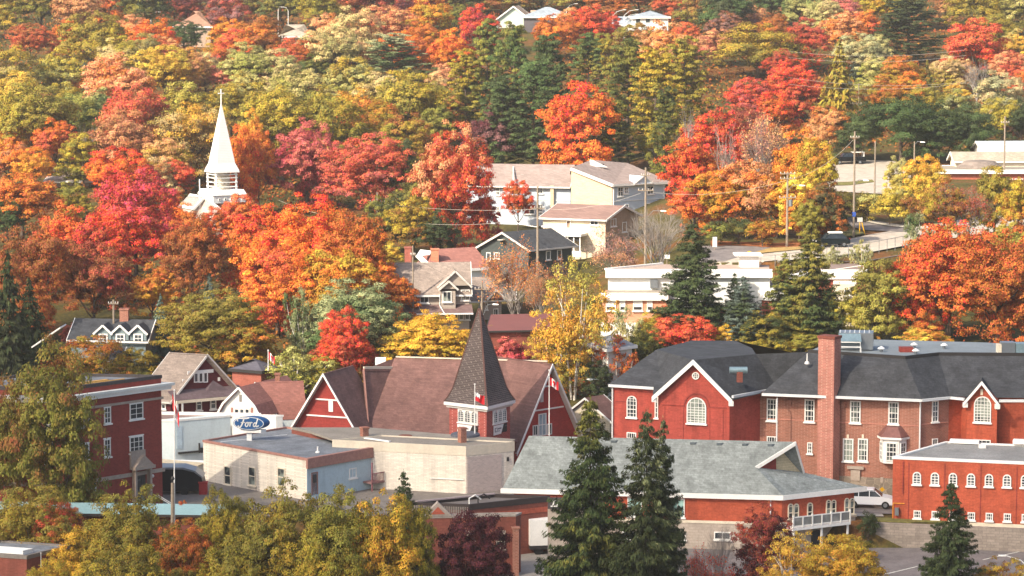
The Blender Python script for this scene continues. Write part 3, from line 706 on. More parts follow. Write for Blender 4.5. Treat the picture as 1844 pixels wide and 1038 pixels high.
for (a, l, rr, W) in ((aR, lR, rR, WR), (aL, lL, rL, WL)):
    m = MB()
    for e in (l, rr):
        n = W.n * .62; p, q = a + n, a + n + (e - a) * 1.07; n2 = W.n * .1; lo = Vector((0, 0, -.3))
        m.hexa([p + lo, q + lo, q + lo + n2, p + lo + n2], [p + Vector((0, 0, .03)), q + Vector((0, 0, .03)), q + n2 + Vector((0, 0, .03)), p + n2 + Vector((0, 0, .03))])
    m.build('barge_board', M_white, t)
    m = MB()   # soffits
    for e in (l, rr):
        p, q = a + Vector((0, 0, -.27)), a + (e - a) * 1.05 + Vector((0, 0, -.27)); n = W.n * .6
        m.hexa([p, q, q + n, p + n], [p + Vector((0, 0, .03)), q + Vector((0, 0, .03)), q + n + Vector((0, 0, .03)), p + n + Vector((0, 0, .03))])
    m.build('soffit', M_trimg, t)
def hband(W, x0, y0, x1, y1, th=.14):
    u0, z0 = W.hit(x0, y0); u1, z1 = W.hit(x1, y1); m = MB(); m.beam(W.pt(u0, (z0 + z1) / 2, .05), W.pt(u1, (z0 + z1) / 2, .05), .1, th); m.build('trim_band', M_white, t)
hband(WL, 569, 720, 611, 720); hband(WL, 552, 750, 629, 750)
hband(WR, 973, 697, 1000, 694); hband(WR, 958, 738, 1014, 735)
u0, z1 = WL.hit(592, 721); u1, z0 = WL.hit(600, 742); m = MB(); WL.bar(m, u0, z0, u1, z1, 0, .06); m.build('louvre', M_white, t)
u0, z1 = WR.hit(973, 698); u1, z0 = WR.hit(978, 724); m = MB(); WR.bar(m, u0, z0, u1, z1, 0, .06); m.build('louvre', M_trimg, t)
M_gpale = glass('pale_glass', '#7f97a0', '#a7bac0')
winpx(WR, t, 969, 745, 983, 785, nx=2, nz=2, gl=M_gpale, sill=False)
winpx(WR, t, 959, 766, 968, 785, nx=2, nz=1, sill=False); winpx(WR, t, 984, 763, 993, 783, nx=2, nz=1, sill=False)
m = MB(); q = P(686, 651, 303); m.obox(q + Vector((-.6, 0, -1.2)), Vector((1.1, 0, 0)), Vector((0, 1, 0)), Vector((0, 0, 1.5))); m.build('roof_vent_box', M_white, t)
# tower
TC = P(876, 735, 284.0); tz = TC.z
TA = H(809, 727, tz); TB = H(921, 724, tz)
TB = TC + (TB - TC).normalized() * (TA - TC).length * .94; TB.z = tz
f = wframe(TC, TA, TB, tz, -.5)
f.body(t, M_redt, name='tower', z1=tz)
f.band(t, M_white, tz - .1, tz + .22, .42, 'cornice'); f.band(t, M_trimg, tz - .35, tz - .11, .22, 'cornice')
cx = (f.A + f.B) / 2; apex = Vector((cx.x, cx.y, P(866, 556, cx.y).z))
sp = MB(); lv = [(0, .42), (.05, .18), (.12, -.12), (.25, -.42)]
def ring(o, z): return [f.p(-o, -o, z), f.p(f.b + o, -o, z), f.p(f.b + o, f.a + o, z), f.p(-o, f.a + o, z)]
hgt = apex.z - tz - .22; rings = [ring(.42, tz + .22), ring(.12, tz + .22 + hgt * .05), ring(-.25, tz + .22 + hgt * .14)]
top = ring(-.25, 0); cc = Vector((cx.x, cx.y, 0))
last = [cc + (q - cc) * .035 for q in [Vector((p.x, p.y, 0)) for p in top]]
rings.append([Vector((q.x, q.y, apex.z)) for q in last])
for a, b in zip(rings, rings[1:]):
    for k in range(4): sp.poly(a[k], a[(k + 1) % 4], b[(k + 1) % 4], b[k])
so_ = sp.build('spire', M_sslate, t)
m = MB()
for k in range(4):
    for a, b in zip(rings, rings[1:]): m.beam(a[k] + Vector((0, 0, .02)), b[k] + Vector((0, 0, .02)), .16, .1)
m.build('hip_flashing', surf('copper_brown', '#6d4f47'), so_)
m = MB(); m.lathe(apex, [(-.1, .1), (.2, .12), (.3, .05), (1.1, .03)], 8); m.build('finial', M_dark, so_)
for W, x0, x1, y0, y1 in ((f.L, 825, 861, 738, 762), (f.Rt, 887, 911, 737, 761)):
    u0, _ = W.hit(x0, 750); u1, _ = W.hit(x1, 750); z1 = W.hit((x0 + x1) / 2, y0)[1]; z0 = W.hit((x0 + x1) / 2, y1)[1]
    m = MB(); W.bar(m, u0, z0, u1, z1, .0, .05); W.bar(m, u0 - .06, z0 - .12, u1 + .06, z0, 0, .18); pn = m.build('window_surround', M_white, t)
    dw = (u1 - u0) / 3; W0 = W; W = Wall(W0.a + W0.n * .05, W0.b + W0.n * .05)
    for k in range(3): 
        w_ = win(W, pn, u0 + dw * k + .08, z0 + .08, u0 + dw * (k + 1) - .08, z1 - .08, nx=2, nz=4, arch=True, sill=False, fw=.04, mw=.035)
        for ch in [w_]: ch.name = 'window'
    # banner hanging below the window
    zb, zt = z0 - 1.15, z0 - .2; m = MB(); uw = u1 - u0
    q = [(u0, zb), (u0 + uw * .55, zb), (u0 + uw * .75, zt), (u0, zt)]; m.hexa([W.pt(u, z, .06) for u, z in q], [W.pt(u, z, .09) for u, z in q]); bo = m.build('banner', M_white, t)
    m = MB(); q = [(u0 + uw * .62, zb + .1), (u1, zb + .1), (u1, zt), (u0 + uw * .76, zt)]; m.hexa([W.pt(u, z, .055) for u, z in q], [W.pt(u, z, .08) for u, z in q]); m.build('banner_dark_end', M_dark, bo)
    m = MB(); 
    for (a, b, c, d) in ((.08, .3, .13, .75), (.13, .3, .24, .36), (.13, .69, .24, .75), (.24, .3, .27, .75)): W.bar(m, u0 + uw * a, zb + .95 * b, u0 + uw * c, zb + .95 * d, .09, .1)
    for k in range(6): W.bar(m, u0 + uw * (.31 + .045 * k), zb + .5, u0 + uw * (.34 + .045 * k), zb + .66, .09, .1)
    for k in range(4): W.bar(m, u0 + uw * (.31 + .04 * k), zb + .3, u0 + uw * (.335 + .04 * k), zb + .38, .09, .1)
    for k in range(3): W.bar(m, u0 + uw * (.83 + .05 * k), zb + .65, u0 + uw * (.865 + .05 * k), zb + .75, .09, .1)
    m.build('banner_text', surf('grey_print', '#6a6a6a'), bo)
m = MB(); q = P(838, 788, 280.5); m.lathe((q.x, q.y, 4.5), [(0, 1.45), (.22, 1.4), (.34, 1.0), (.38, .2)], 20)
ck = m.build('rooflight', surf('slate_membrane', '#55565e'), t)

# --- brown flat roof building with red frieze
f = wframe(H(845, 909, 2.97), H(742, 905, 2.97), H(989, 893.8, 2.97), 2.97, -2.8)
t = thing('shop_building', 'brown brick shop with dark roof edge and puddled flat roof behind the maroon tree', 'building', f.loc())
f.body(t, M_brick5, z1=f.z - .32); f.flat(t, M_rbrn, surf('dark_fascia', '#3a3230'), rim=.5, rw=.2, drop=.3)
m = MB(); f.Rt.bar(m, .3, 1.6, f.b - .2, 2.05, .0, .05); m.build('red_frieze', surf('orange_red_brick', '#a0503c', .9, 'brick'), t)
m = MB()
for k in range(34): 
    if .1 + k * .16 < f.a: f.L.bar(m, f.L.len - .1 - k * .16 - .08, 2.2, f.L.len - .1 - k * .16, 2.75, .08, .14)
m.build('railing', surf('pale_rail', '#8a8078'), t)
bk = MB(); bk.beam(f.p(.2, f.a - .2, 3.02), f.p(f.b, f.a - .2, 3.02), .3, .12); bk.build('coping', surf('mauve_coping', '#9a8a88'), t)
for k in (0, 1):
    m = MB(); q = f.p(1.0 + k * .9, .9, 2.7); m.tube([q, q + Vector((0, 0, .7)), q + f.U * .6 + Vector((0, 0, .95)), q + f.U * 1.2 + Vector((0, 0, .5))], .07, 8); m.build('roof_pipe', M_dark if k else M_white, t)

# --- pedimented brick front with the chimney pier
f = wframe(H(929, 927, 3.1), H(745, 931, 3.1), H(938, 923, 3.1), 3.1, -3)
t = thing('brick_building', 'brick building with small triangular pediment partly hidden by the maroon tree', 'building', f.loc())
f.body(t, M_brick5, z1=f.z - .14); f.flat(t, surf('beige_roof', '#8a8076'), surf('stone_coping', '#9b8f84'), rim=.15, rw=.25, drop=.12)
q0, q1 = f.L.hit(761, 927), f.L.hit(816, 927); um = (q0[0] + q1[0]) / 2; m = MB(); hw = (q1[0] - q0[0]) / 2 - .1
tri = [(um - hw, 3.12), (um + hw, 3.12), (um, 4.35)]; m.hexa([f.L.pt(u, z, -.6) for u, z in tri], [f.L.pt(u, z, .1) for u, z in tri]); pd = m.build('pediment', surf('stone_coping', '#9b8f84'), t)
tri = [(um - hw * .5, 3.3), (um + hw * .5, 3.3), (um, 3.95)]; m = MB(); m.hexa([f.L.pt(u, z, .1) for u, z in tri], [f.L.pt(u, z, .14) for u, z in tri]); m.build('brick_panel', surf('orange_red_brick', '#a0503c'), pd)
winpx(f.L, t, 893, 962, 909, 988, nx=1, nz=2, frame=M_sand, gl=M_glassc, lintel=.3); winpx(f.L, t, 840, 962, 856, 988, nx=1, nz=2, frame=M_sand, gl=M_glassc, lintel=.3)
m = MB(); u, z = f.L.hit(928, 951); f.L.bar(m, u - .25, -3, u + .25, z, .05, .5); f.L.bar(m, u - .35, z, u + .35, z + .15, 0, .6); m.build('brick_pier', M_brick4, t)

# --- grey shingled hall on the stone base
CZ_ = 3.06
f = wframe(H(1410, 893, CZ_), H(905, 880, CZ_), H(1558, 877, CZ_), CZ_, -2.8)
t = thing('hall', 'long brick hall with grey-green shingle roof, dutch gable end and white balcony', 'building', f.loc())
i = .55
fi = wframe(f.p(i, i, 0), f.p(i, f.a - i, 0), f.p(f.b - i, i, 0), CZ_, -2.8)
fi.body(t, M_brick2, z1=CZ_ - .05, z0=.45, name='brick_wall'); 
fo = wframe(f.p(i - .08, i - .08, 0), f.p(i - .08, f.a - i + .08, 0), f.p(f.b - i + .08, i - .08, 0), CZ_, -2.8)
fo.body(t, M_block, z1=.45, name='stone_base'); fo.band(t, M_cream, .32, .56, .08, 'stone_sill_band')
zr = 7.5; mid = f.b / 2
tipx = lambda v: f.p(mid, v, zr)
# find ridge end so that it stands over px 1429
best = min((abs(proj(f.p(mid, v, zr))[0] - 1431), v) for v in [k * .05 for k in range(-40, 120)])[1]
tip = f.p(mid, best, zr)
vl = min((abs(proj(f.p(mid, v, zr))[0] - 953), v) for v in [k * .1 for k in range(100, 400)])[1]
RL = f.p(mid, vl, zr)
hv = best + 2.0; th_ = .52
hn = f.p(mid * th_, hv * .95, CZ_ + (zr - CZ_) * th_); hf = f.p(f.b - mid * .3, hv * .95, CZ_ + (zr - CZ_) * .3)
r = MB(); A, B, C, D = f.p(0, f.a, CZ_), f.p(f.b, 0, CZ_), f.p(0, 0, CZ_), f.p(f.b, f.a, CZ_)
tk = Vector((0, 0, -.15))
for pl in ([A, C, hn, tip, RL], [B, D, RL, tip, hf], [C, B, hf, hn], [D, A, RL]):
    r.hexa([p + tk for p in pl], pl)
r.build('roof', M_sgrey, t)
m = MB(); ap = f.p(mid, hv * .95, zr - .2); bb = Vector((0, 0, -.3))
m.hexa([hn + bb, hf + bb, ap], [p + f.V * .2 for p in (hn + bb, hf + bb, ap)]); m.build('dutch_gable', surf('beige_board', '#c3b391', .8, 'board'), t)
m = MB(); m.hexa([hn + bb - f.V * .02, hn.lerp(hf, .42) + bb - f.V * .02, hn.lerp(hf, .42).lerp(ap, .78) - f.V * .02], [hn + bb - f.V * .06, hn.lerp(hf, .42) + bb - f.V * .06, hn.lerp(hf, .42).lerp(ap, .78) - f.V * .06]); m.build('brick_gable', M_brick1, t)
m = MB()
for e in (hn, hf):
    d = -f.V * .1; lo = Vector((0, 0, -.32)); m.hexa([tip + lo, e + lo, e + lo + d, tip + lo + d], [tip + Vector((0, 0, .03)), e + Vector((0, 0, .03)), e + d + Vector((0, 0, .03)), tip + d + Vector((0, 0, .03))])
m.build('barge_board', M_white, t)
m = MB(); q = .1
cc = [f.p(-q, -q, 0), f.p(f.b + q, -q, 0), f.p(f.b + q, f.a + q, 0), f.p(-q, f.a + q, 0)]; c0 = [f.p(0, 0, 0), f.p(f.b, 0, 0), f.p(f.b, f.a, 0), f.p(0, f.a, 0)]
for k in range(4): m.hexa([(p.x, p.y, CZ_ - .42) for p in (cc[k], cc[(k + 1) % 4], c0[(k + 1) % 4], c0[k])], [(p.x, p.y, CZ_ + .02) for p in (cc[k], cc[(k + 1) % 4], c0[(k + 1) % 4], c0[k])])
m.poly(*[(p.x, p.y, CZ_ - .36) for p in c0]); m.build('fascia', M_white, t)
WLh, WRh = fi.L, fi.Rt
for x0, y0, x1, y1 in ((1418.5, 907, 1438, 935), (1453, 905, 1463, 933), (1487, 900, 1505, 928), (1520, 897, 1538, 926)):
    if x1 - x0 < 12: winpx(WRh, t, x0, y0, x1, y1, nx=1, nz=2, arch=True, frame=M_cream, gl=M_glassc)
    else:
        xm = (x0 + x1) / 2
        winpx(WRh, t, x0, y0, xm - .3, y1, nx=1, nz=2, arch=True, frame=M_cream, gl=M_glassc); winpx(WRh, t, xm + .3, y0, x1, y1, nx=1, nz=2, arch=True, frame=M_cream, gl=M_glassc)
for x0, y0, x1, y1 in ((1519, 950, 1528, 972), (1529.5, 949, 1538, 971)): winpx(fo.Rt, t, x0, y0, x1, y1, nx=1, nz=1, arch=True, frame=M_sand)
M_gteal = glass('teal_glass', '#4c6a66', '#9fc0b8')
winpx(WLh, t, 1207, 898, 1233, 932, nx=2, nz=1, gl=M_gteal); winpx(WLh, t, 1130, 896, 1156, 930, nx=2, nz=1, gl=M_gteal)
for x0 in (1205, 1286, 1120): winpx(fo.L, t, x0, 958, x0 + 30, 972, nx=2, nz=1)
m = MB(); q = WLh.pt(WLh.len - 1.0, 0, .06); m.tube([(q.x, q.y, .5), (q.x, q.y, 2.7)], .06, 6); m.build('downpipe', M_gutter, t)
# white sign board with italic lettering, mostly behind the spruces
sg = MB(); u0, z0 = WLh.hit(990, 913); u1, _ = WLh.hit(1075, 913)
for k in range(8): 
    q = f.p(-.0, .8 + k * 3.1, 0); 
# balcony
u0, zb = fo.Rt.hit(1414, 956); u1, _ = fo.Rt.hit(1513, 948); u0 = .1
m = MB(); fo.Rt.bar(m, u0, .05, u1, .3, .1, 1.6); bal = m.build('balcony', M_white, t)
m = MB(); fo.Rt.bar(m, u0, 1.2, u1, 1.3, 1.52, 1.6); fo.Rt.bar(m, u0, .42, u1, .5, 1.53, 1.59)
n = 7
for k in range(n): uu = u0 + (u1 - u0 - .12) * k / (n - 1); fo.Rt.bar(m, uu, .3, uu + .12, 1.42 if k % 2 == 0 else 1.2, 1.48, 1.62)
m.build('railing', M_white, bal)
m = MB(); fo.Rt.bar(m, u0 + .1, .5, u1 - .1, 1.2, 1.55, 1.57); m.build('glass_panel', glass('grey_balcony_glass', '#7c7c78', '#9a9a94'), bal)
for uu in (u0 + .15, (u0 + u1) / 2, u1 - .3):
    m = MB(); fo.Rt.bar(m, uu, -2.6, uu + .16, .05, 1.35, 1.5); m.build('post', M_white, bal)
door(fo.Rt, t, 1462, 957, 1474, 990, M_dark, False, M_dark)
m = MB(); g0 = 0
for k, (x, y) in enumerate(((1109, 797), (1150, 797.5), (1251, 797), (1299, 798), (1345, 799.5), (1392, 801))):
    v = min((abs(proj(f.p(mid - .5, v, zr - .25))[0] - x), v) for v in [j * .1 for j in range(0, 300)])[1]
    q = f.p(mid - .5, v, zr - .42); m = MB(); m.obox(q, f.V * .45, f.U * .35, Vector((0, 0, .2))); m.build('roof_vent', surf('vent_grey', '#5c6468'), t)

# ------------------------------------------------------------------ red brick school
ZE = 9.35
h = lambda x, y, z=ZE: H(x, y, z)
s0, s1 = h(1103, 694), h(1186, 699)
g0, g1 = h(1186, 706.5), h(1314, 713)
g2 = h(1369, 706); m1 = h(1657, 719.5); 
m0 = g2 + Vector((.0, 0, 0))
m2 = h(1709, 715); b0 = h(1742, 718); b1 = h(1796, 720.5); m3 = h(1800, 716); m4 = h(1990, 722)
t = thing('school_building', 'big red brick school with charcoal hipped roofs, white gables and one tall brick chimney', 'building', (30, 290, 0))
def wall_block(pts, z0, z1, name, mat, back=16, par=None):
    m = MB(); pp = [(p.x, p.y) for p in pts]; m.prism(pp, z0, z1); return m.build(name, mat, par or t)
wall_block([s0, s1, s1 + Vector((1, 8, 0)), s0 + Vector((3, 9, 0))], -.4, ZE, 'left_wing_wall', M_brick3)
wall_block([g0, g1, g2, g2 + Vector((0, 6, 0)), g0 + Vector((1.5, 9, 0))], -.4, ZE, 'gable_wing_wall', M_brick3)
wall_block([m0, m1, m2, m2 + Vector((2, 12, 0)), m0 + Vector((2, 12, 0))], 1.6, ZE, 'main_wall', M_brick4)
def inflate(pts, d):
    return [p + Vector((0, -d, 0)) for p in pts]
wall_block([m0 + Vector((0, -.12, 0)), m1 + Vector((.05, -.14, 0)), m2 + Vector((.12, -.02, 0)), m2 + Vector((2, 11, 0)), m0 + Vector((2, 11, 0))], -.5, 1.6, 'stone_base', M_stone)
wall_block([m2, h(1742, 713), m3, m4, m4 + Vector((2, 14, 0)), m2 + Vector((2, 14, 0))], -.5, ZE, 'right_wing_wall', M_brick2)
wall_block([b0, b1, b1 + Vector((.6, 3, 0)), b0 + Vector((-.6, 3, 0))], -.5, ZE, 'bay_wall', M_brick2)
# gables
def gable_face(a, b, apex, mat, depth, name='gable'):
    m = MB(); d = Wall(a, b).n * -depth
    m.hexa([a, b, apex], [a + d, b + d, apex + d]); return m.build(name, mat, t)
ag = P(1248.5, 652, (g0.y + g1.y) / 2); mid_g = (g0 + g1) / 2; ag = Vector((mid_g.x + .05, mid_g.y, ag.z))
gable_face(g0, g1, ag, M_brick3, .3)
ab = P(1767, 690, (b0.y + b1.y) / 2); mb_ = (b0 + b1) / 2; ab = Vector((mb_.x, mb_.y, ab.z)); gable_face(b0, b1, ab, M_brick2, .3)
# roofs
M_schar2 = M_schar
ro = MB(); th = .2
def sl(*p): ro.slab(list(p), th)
ec = .35; n = Wall(g0, g1).n
AG = ag + n * .5 + Vector((0, 0, .25)); RE = h(1361, 638, AG.z)
gl_ = g0 + (g0 - ag) * .12 + n * .5; gl_.z = ZE - .35; gr = g1 + (g1 - ag) * .12 + n * .5; gr.z = ZE - .35
EE = h(1400, 699, ZE + .05)
E0 = h(1096, 692.5, ZE + .1); E1 = h(1190, 698.5, ZE + .1)
K = P(1182, 630, 286); R0 = P(1245, 613.5, 291); R1 = P(1325, 614, 291); Q = P(1354, 627, 287)
ro.poly(AG, RE, EE, gr); ro.poly(AG, gr, gr + Vector((0, 0, -.1)))
ro.poly(gl_, AG, RE, K + Vector((0, 0, -1))) 
ro.poly(E0, E1, AG, K); ro.poly(K, AG, RE, Q); ro.poly(K, Q, R1, R0)
bk0, bk1 = Vector((E0.x + 5, 304, ZE)), Vector((R1.x + 8, 304, ZE))
ro.poly(R0, R1, bk1, bk0); ro.poly(E0, K, R0, bk0)
zt = 12.95; T0 = h(1455, 634, zt); T1 = h(1630, 645.5, zt); T2 = h(1690, 639, zt); T3 = h(1990, 641, zt)
M0 = h(1372, 708.5, ZE + .1); M1 = h(1660, 719.5, ZE + .1); M2 = h(1711, 714.5, ZE + .1); M4 = h(1990, 720, ZE + .1)
W0 = h(1399, 678, 10.9)
ro.poly(M0, M1, T1, T0); ro.poly(M1, M2, T2, T1); ro.poly(M2, M4, T3, T2)
ro.poly(M0, T0, RE, EE); ro.poly(EE, M0, gr)
# bay roof
ab2 = ab + Wall(b0, b1).n * .45 + Vector((0, 0, .22)); bl = b0 + (b0 - ab) * .16 + Wall(b0, b1).n * .45; br_ = b1 + (b1 - ab) * .16 + Wall(b0, b1).n * .45
zb_ = h(1766, 660, 11.6); 
ro.poly(bl, ab2, ab2 + Vector((.5, 3.0, 0)), bl + Vector((.3, 2.4, .2))); ro.poly(br_, ab2, ab2 + Vector((.5, 3.0, 0)), br_ + Vector((.3, 2.4, .2)))
ro.build('roof', M_schar, t)
# flat deck on top
dk = MB(); D3 = T3 + Vector((0, 3.5, 0)); D0 = T0 + Vector((4, 10, 0))
dk.prism([(p.x, p.y) for p in (T0, T1, T2, T3, D3, T2 + Vector((6, 9, 0)), D0)], zt - .3, zt + .02); dko = dk.build('roof_deck', surf('pale_grey_membrane', '#80878a', .85, var=.12, nscale=.4), t)
m = MB()
for a, b in ((T0, T1), (T1, T2), (T2, T3)): m.beam(a + Vector((0, 0, .08)), b + Vector((0, 0, .08)), .2, .3)
m.build('deck_edge', M_dark, dko)
# white gable boards and gutters
def rake(a, e, nn, wdt=.42, thk=.14):
    lo = Vector((0, 0, -wdt)); d = nn * thk
    m = MB(); m.hexa([a + lo, e + lo, e + lo + d, a + lo + d], [a, e, e + d, a + d]); return m.build('barge_board', M_white, t)
rake(AG + Vector((0, 0, .05)), gl_ + Vector((0, 0, .05)), n, .5); rake(AG + Vector((0, 0, .05)), gr + Vector((0, 0, .05)), n, .5)
nb = Wall(b0, b1).n; rake(ab2 + Vector((0, 0, .04)), bl, nb, .36); rake(ab2 + Vector((0, 0, .04)), br_, nb, .36)
for e, s in ((gl_, 1), (gr, -1), (bl, 1), (br_, -1)):
    m = MB(); m.obox(e + Vector((-.1 if s > 0 else -.35, -.1, -.55)), Vector((.45, 0, 0)), Vector((0, .5, 0)), Vector((0, 0, .45))); m.build('cornice_return', M_white, t)
m = MB()
for a, b in ((E0, E1), (gr, EE), (M0, M1), (M1, M2), (M2, bl), (br_, M4)):
    a, b = Vector(a), Vector(b); a.z = b.z = ZE; m = MB(); m.beam(a + Vector((0, -.1, 0)), b + Vector((0, -.1, 0)), .22, .24); m.build('gutter', M_gutter, t)
for px_, pt_ in ((1657, m1), (1107, s0)): m = MB(); m.tube([(pt_.x, pt_.y - .15, -.3), (pt_.x, pt_.y - .15, ZE)], .08, 6); m.build('downpipe', M_gutter, t)
q = h(1399, 712); m = MB(); m.tube([(q.x, q.y - .2, 4), (q.x, q.y - .2, ZE - .4), (EE.x, EE.y - .1, ZE)], .08, 6)
m.build('downpipe', M_gutter, t)
# windows
Wm = Wall(m0 + Vector((0, 0, 0)), m1); Wg = Wall(g0, g1); Ws = Wall(s0, s1); Wk = Wall(m1, m2); Wb = Wall(b0, b1)
for x0, y0, x1, y1 in ((1381, 718, 1399, 758), (1449, 719.5, 1467, 760), (1531, 722, 1550, 762), (1600, 724, 1618.5, 764)): winpx(Wm, t, x0, y0, x1, y1, nx=3, nz=4, gl=M_glassc, fw=.12)
for x0 in (1381,): winpx(Wm, t, 1381, 786, 1399, 810, nx=4, nz=2)
for x0, x1 in ((1518, 1537), (1545, 1563)): winpx(Wm, t, x0, 790, x1, 831, nx=3, nz=4, gl=M_glassc, fw=.12, lintel=None)
winpx(Wm, t, 1454, 797, 1463, 817, nx=2, nz=3)
winpx(Wk, t, 1678, 722, 1689, 760, nx=2, nz=4); winpx(Wk, t, 1678, 790, 1688, 810, nx=2, nz=2)
winpx(Wg, t, 1237, 716, 1272, 763, nx=5, nz=6, arch=True, gl=M_glassc, fw=.1, split=False)
winpx(Ws, t, 1129, 713, 1147, 752, nx=3, nz=4, arch=True); winpx(Ws, t, 1179.5, 715, 1185.5, 753, nx=1, nz=4, arch=False)
winpx(Ws, t, 1129, 779, 1146, 800, nx=4, nz=2)
winpx(Wb, t, 1754, 714, 1785, 761, nx=5, nz=6, arch=True, gl=M_glassc, fw=.1, split=False); winpx(Wb, t, 1753, 792, 1784, 812, nx=4, nz=3)
# round window in the gable
u, z = Wg.hit(1253, 677); m = MB()
ringp = lambda r, o: [Wg.pt(u + r * math.cos(2 * math.pi * k / 20), z + r * math.sin(2 * math.pi * k / 20), o) for k in range(20)]
a, b, c, d = ringp(.27, 0), ringp(.36, 0), ringp(.36, .1), ringp(.27, .1)
for k in range(20):
    j = (k + 1) % 20; m.hexa([a[k], b[k], b[j], a[j]], [d[k], c[k], c[j], d[j]])
for o in (-.09, .09): Wg.bar(m, u + o - .02, z - .27, u + o + .02, z + .27, 0, .08); Wg.bar(m, u - .27, z + o - .02, u + .27, z + o + .02, 0, .075)
rw = m.build('round_window', M_white, t); m = MB(); m.hexa(ringp(.3, .005), ringp(.3, .03)); m.build('pane', M_glass, rw)
# string courses and arches
def course(W, z, u0=0.05, u1=None, mat=M_brick3, hh=.1, o=.05):
    m = MB(); W.bar(m, u0, z, (u1 or W.len - .05), z + hh, 0, o); m.build('string_course', mat, t)
course(Wm, Wm.hit(1540, 763)[1], mat=surf('pale_brick_course', '#b57a68', .85)); course(Wk, Wk.hit(1690, 763)[1], mat=surf('pale_brick_course', '#b57a68', .85))
zc1 = Wg.hit(1215, 731)[1]; u1_ = Wg.hit(1233, 730)[0]; u2_ = Wg.hit(1276, 730)[0]
course(Wg, zc1, .3, u1_, M_brick1, .08); course(Wg, zc1, u2_, Wg.len - .3, M_brick1, .08); course(Ws, Ws.hit(1120, 724)[1], .3, Ws.hit(1126, 724)[0], M_brick1, .08)
m = MB(); uc = Wg.hit(1254.5, 730)[0]; rr = (u2_ - u1_) / 2; zq = Wg.hit(1254, 732)[1]
for k in range(14):
    t0, t1 = math.pi * k / 14, math.pi * (k + 1) / 14
    q = [Wg.pt(uc + r_ * math.cos(tt), zq + r_ * math.sin(tt), o) for o in (0, .06) for r_, tt in ((rr - .02, t0), (rr + .1, t0), (rr + .1, t1), (rr - .02, t1))]; m.hexa(q[:4], q[4:])
m.build('brick_arch', M_brick1, t)
m = MB()
for (a, b, c, d) in ((.6, 1.0, u1_ - .1, zc1 - .15), (u2_ + .1, 1.0, Wg.len - .6, zc1 - .15)):
    Wg.bar(m, a, b, a + .06, d, 0, .03); Wg.bar(m, c - .06, b, c, d, 0, .03)
m.build('brick_panel', M_brick1, t)
for x in (1527, 1554): 
    m = MB(); u, z = Wm.hit(x, 786.5); Wm.bar(m, u - .1, z - .15, u + .1, z + .2, 0, .1); m.build('keystone', M_cream, t)
m = MB(); u, z = Wb.hit(1768, 706); Wb.bar(m, u - .12, z - .3, u + .12, z + .25, 0, .1); m.build('keystone', M_cream, t)
for x, y in ((1422, 724), (1519, 728)):
    m = MB(); u, z = Wm.hit(x, y); Wm.bar(m, u - .2, z - .25, u + .2, z + .2, 0, .2); m.build('wall_box', M_brick4, t)
m = MB(); u, z = Wm.hit(1541, 856); Wm.bar(m, u - .45, z - .5, u + .45, z + .5, .14, .2); m.build('blocked_opening', M_sand, t); m = MB(); Wm.bar(m, u - .8, z + .6, u + .8, z + .9, .14, .26); m.build('stone_lintel', M_sand, t); u, z = Wm.hit(1589, 864); m = MB(); Wm.bar(m, u - .15, z - .25, u + .15, z + .25, .14, .2); m.build('stone_plaque', M_sand, t)
# bay window with copper hood
u0, zt_ = Wm.hit(1585, 788); u1, zb = Wm.hit(1632, 834)
pl = [(u0, 0), (u0 + .55, .9), (u1 - .55, .9), (u1, 0)]
m = MB(); m.hexa([Wm.pt(u, zb, o) for u, o in pl], [Wm.pt(u, zt_, o) for u, o in pl]); bw = m.build('bay_window', M_white, t)
for k in range(3):
    p, q = Wm.pt(pl[k][0], 0, pl[k][1]), Wm.pt(pl[k + 1][0], 0, pl[k + 1][1]); wl = Wall(p, q)
    win(wl, bw, wl.len * .14, zb + .25, wl.len * .86, zt_ - .3, nx=3 if k == 1 else 2, nz=4, sill=False, gl=M_glassc)
m = MB(); lo = [(u0 - .3, 0), (u0 + .3, 1.15), (u1 - .3, 1.15), (u1 + .3, 0)]; hi = [(u0 + .5, 0), (u0 + .8, .35), (u1 - .8, .35), (u1 - .5, 0)]
m.hexa([Wm.pt(u, zt_ + .22, o) for u, o in lo], [Wm.pt(u, zt_ + 1.15, o) for u, o in hi]); m.build('copper_hood', surf('copper_hood', '#7d5650', .5, metal=.3, var=.2), t)
m = MB(); m.hexa([Wm.pt(u, zt_, o) for u, o in lo], [Wm.pt(u, zt_ + .2, o) for u, o in lo]); m.build('hood_trim', M_white, t)
# chimney
q = Wm.pt(Wm.hit(1494, 850)[0], 0, .72); zc_ = P(1494, 609, q.y).z
chimney(t, q, 1.72, 1.3, -.4, zc_, surf('tall_chimney_brick', '#a46658', .85, 'brick', var=.2, stain=.2, c2='#c09a88'), math.atan2(Wm.u.y, Wm.u.x) - .28, cap=False)
m = MB(); a = math.atan2(Wm.u.y, Wm.u.x) - .28; u_ = Vector((math.cos(a), math.sin(a), 0)); v_ = Vector((-u_.y, u_.x, 0)); o = q - u_ * .94 - v_ * .73 + Vector((0, 0, zc_)); m.obox(o, u_ * 1.88, v_ * 1.46, Vector((0, 0, .25))); m.build('chimney_cap', M_brick5, t)
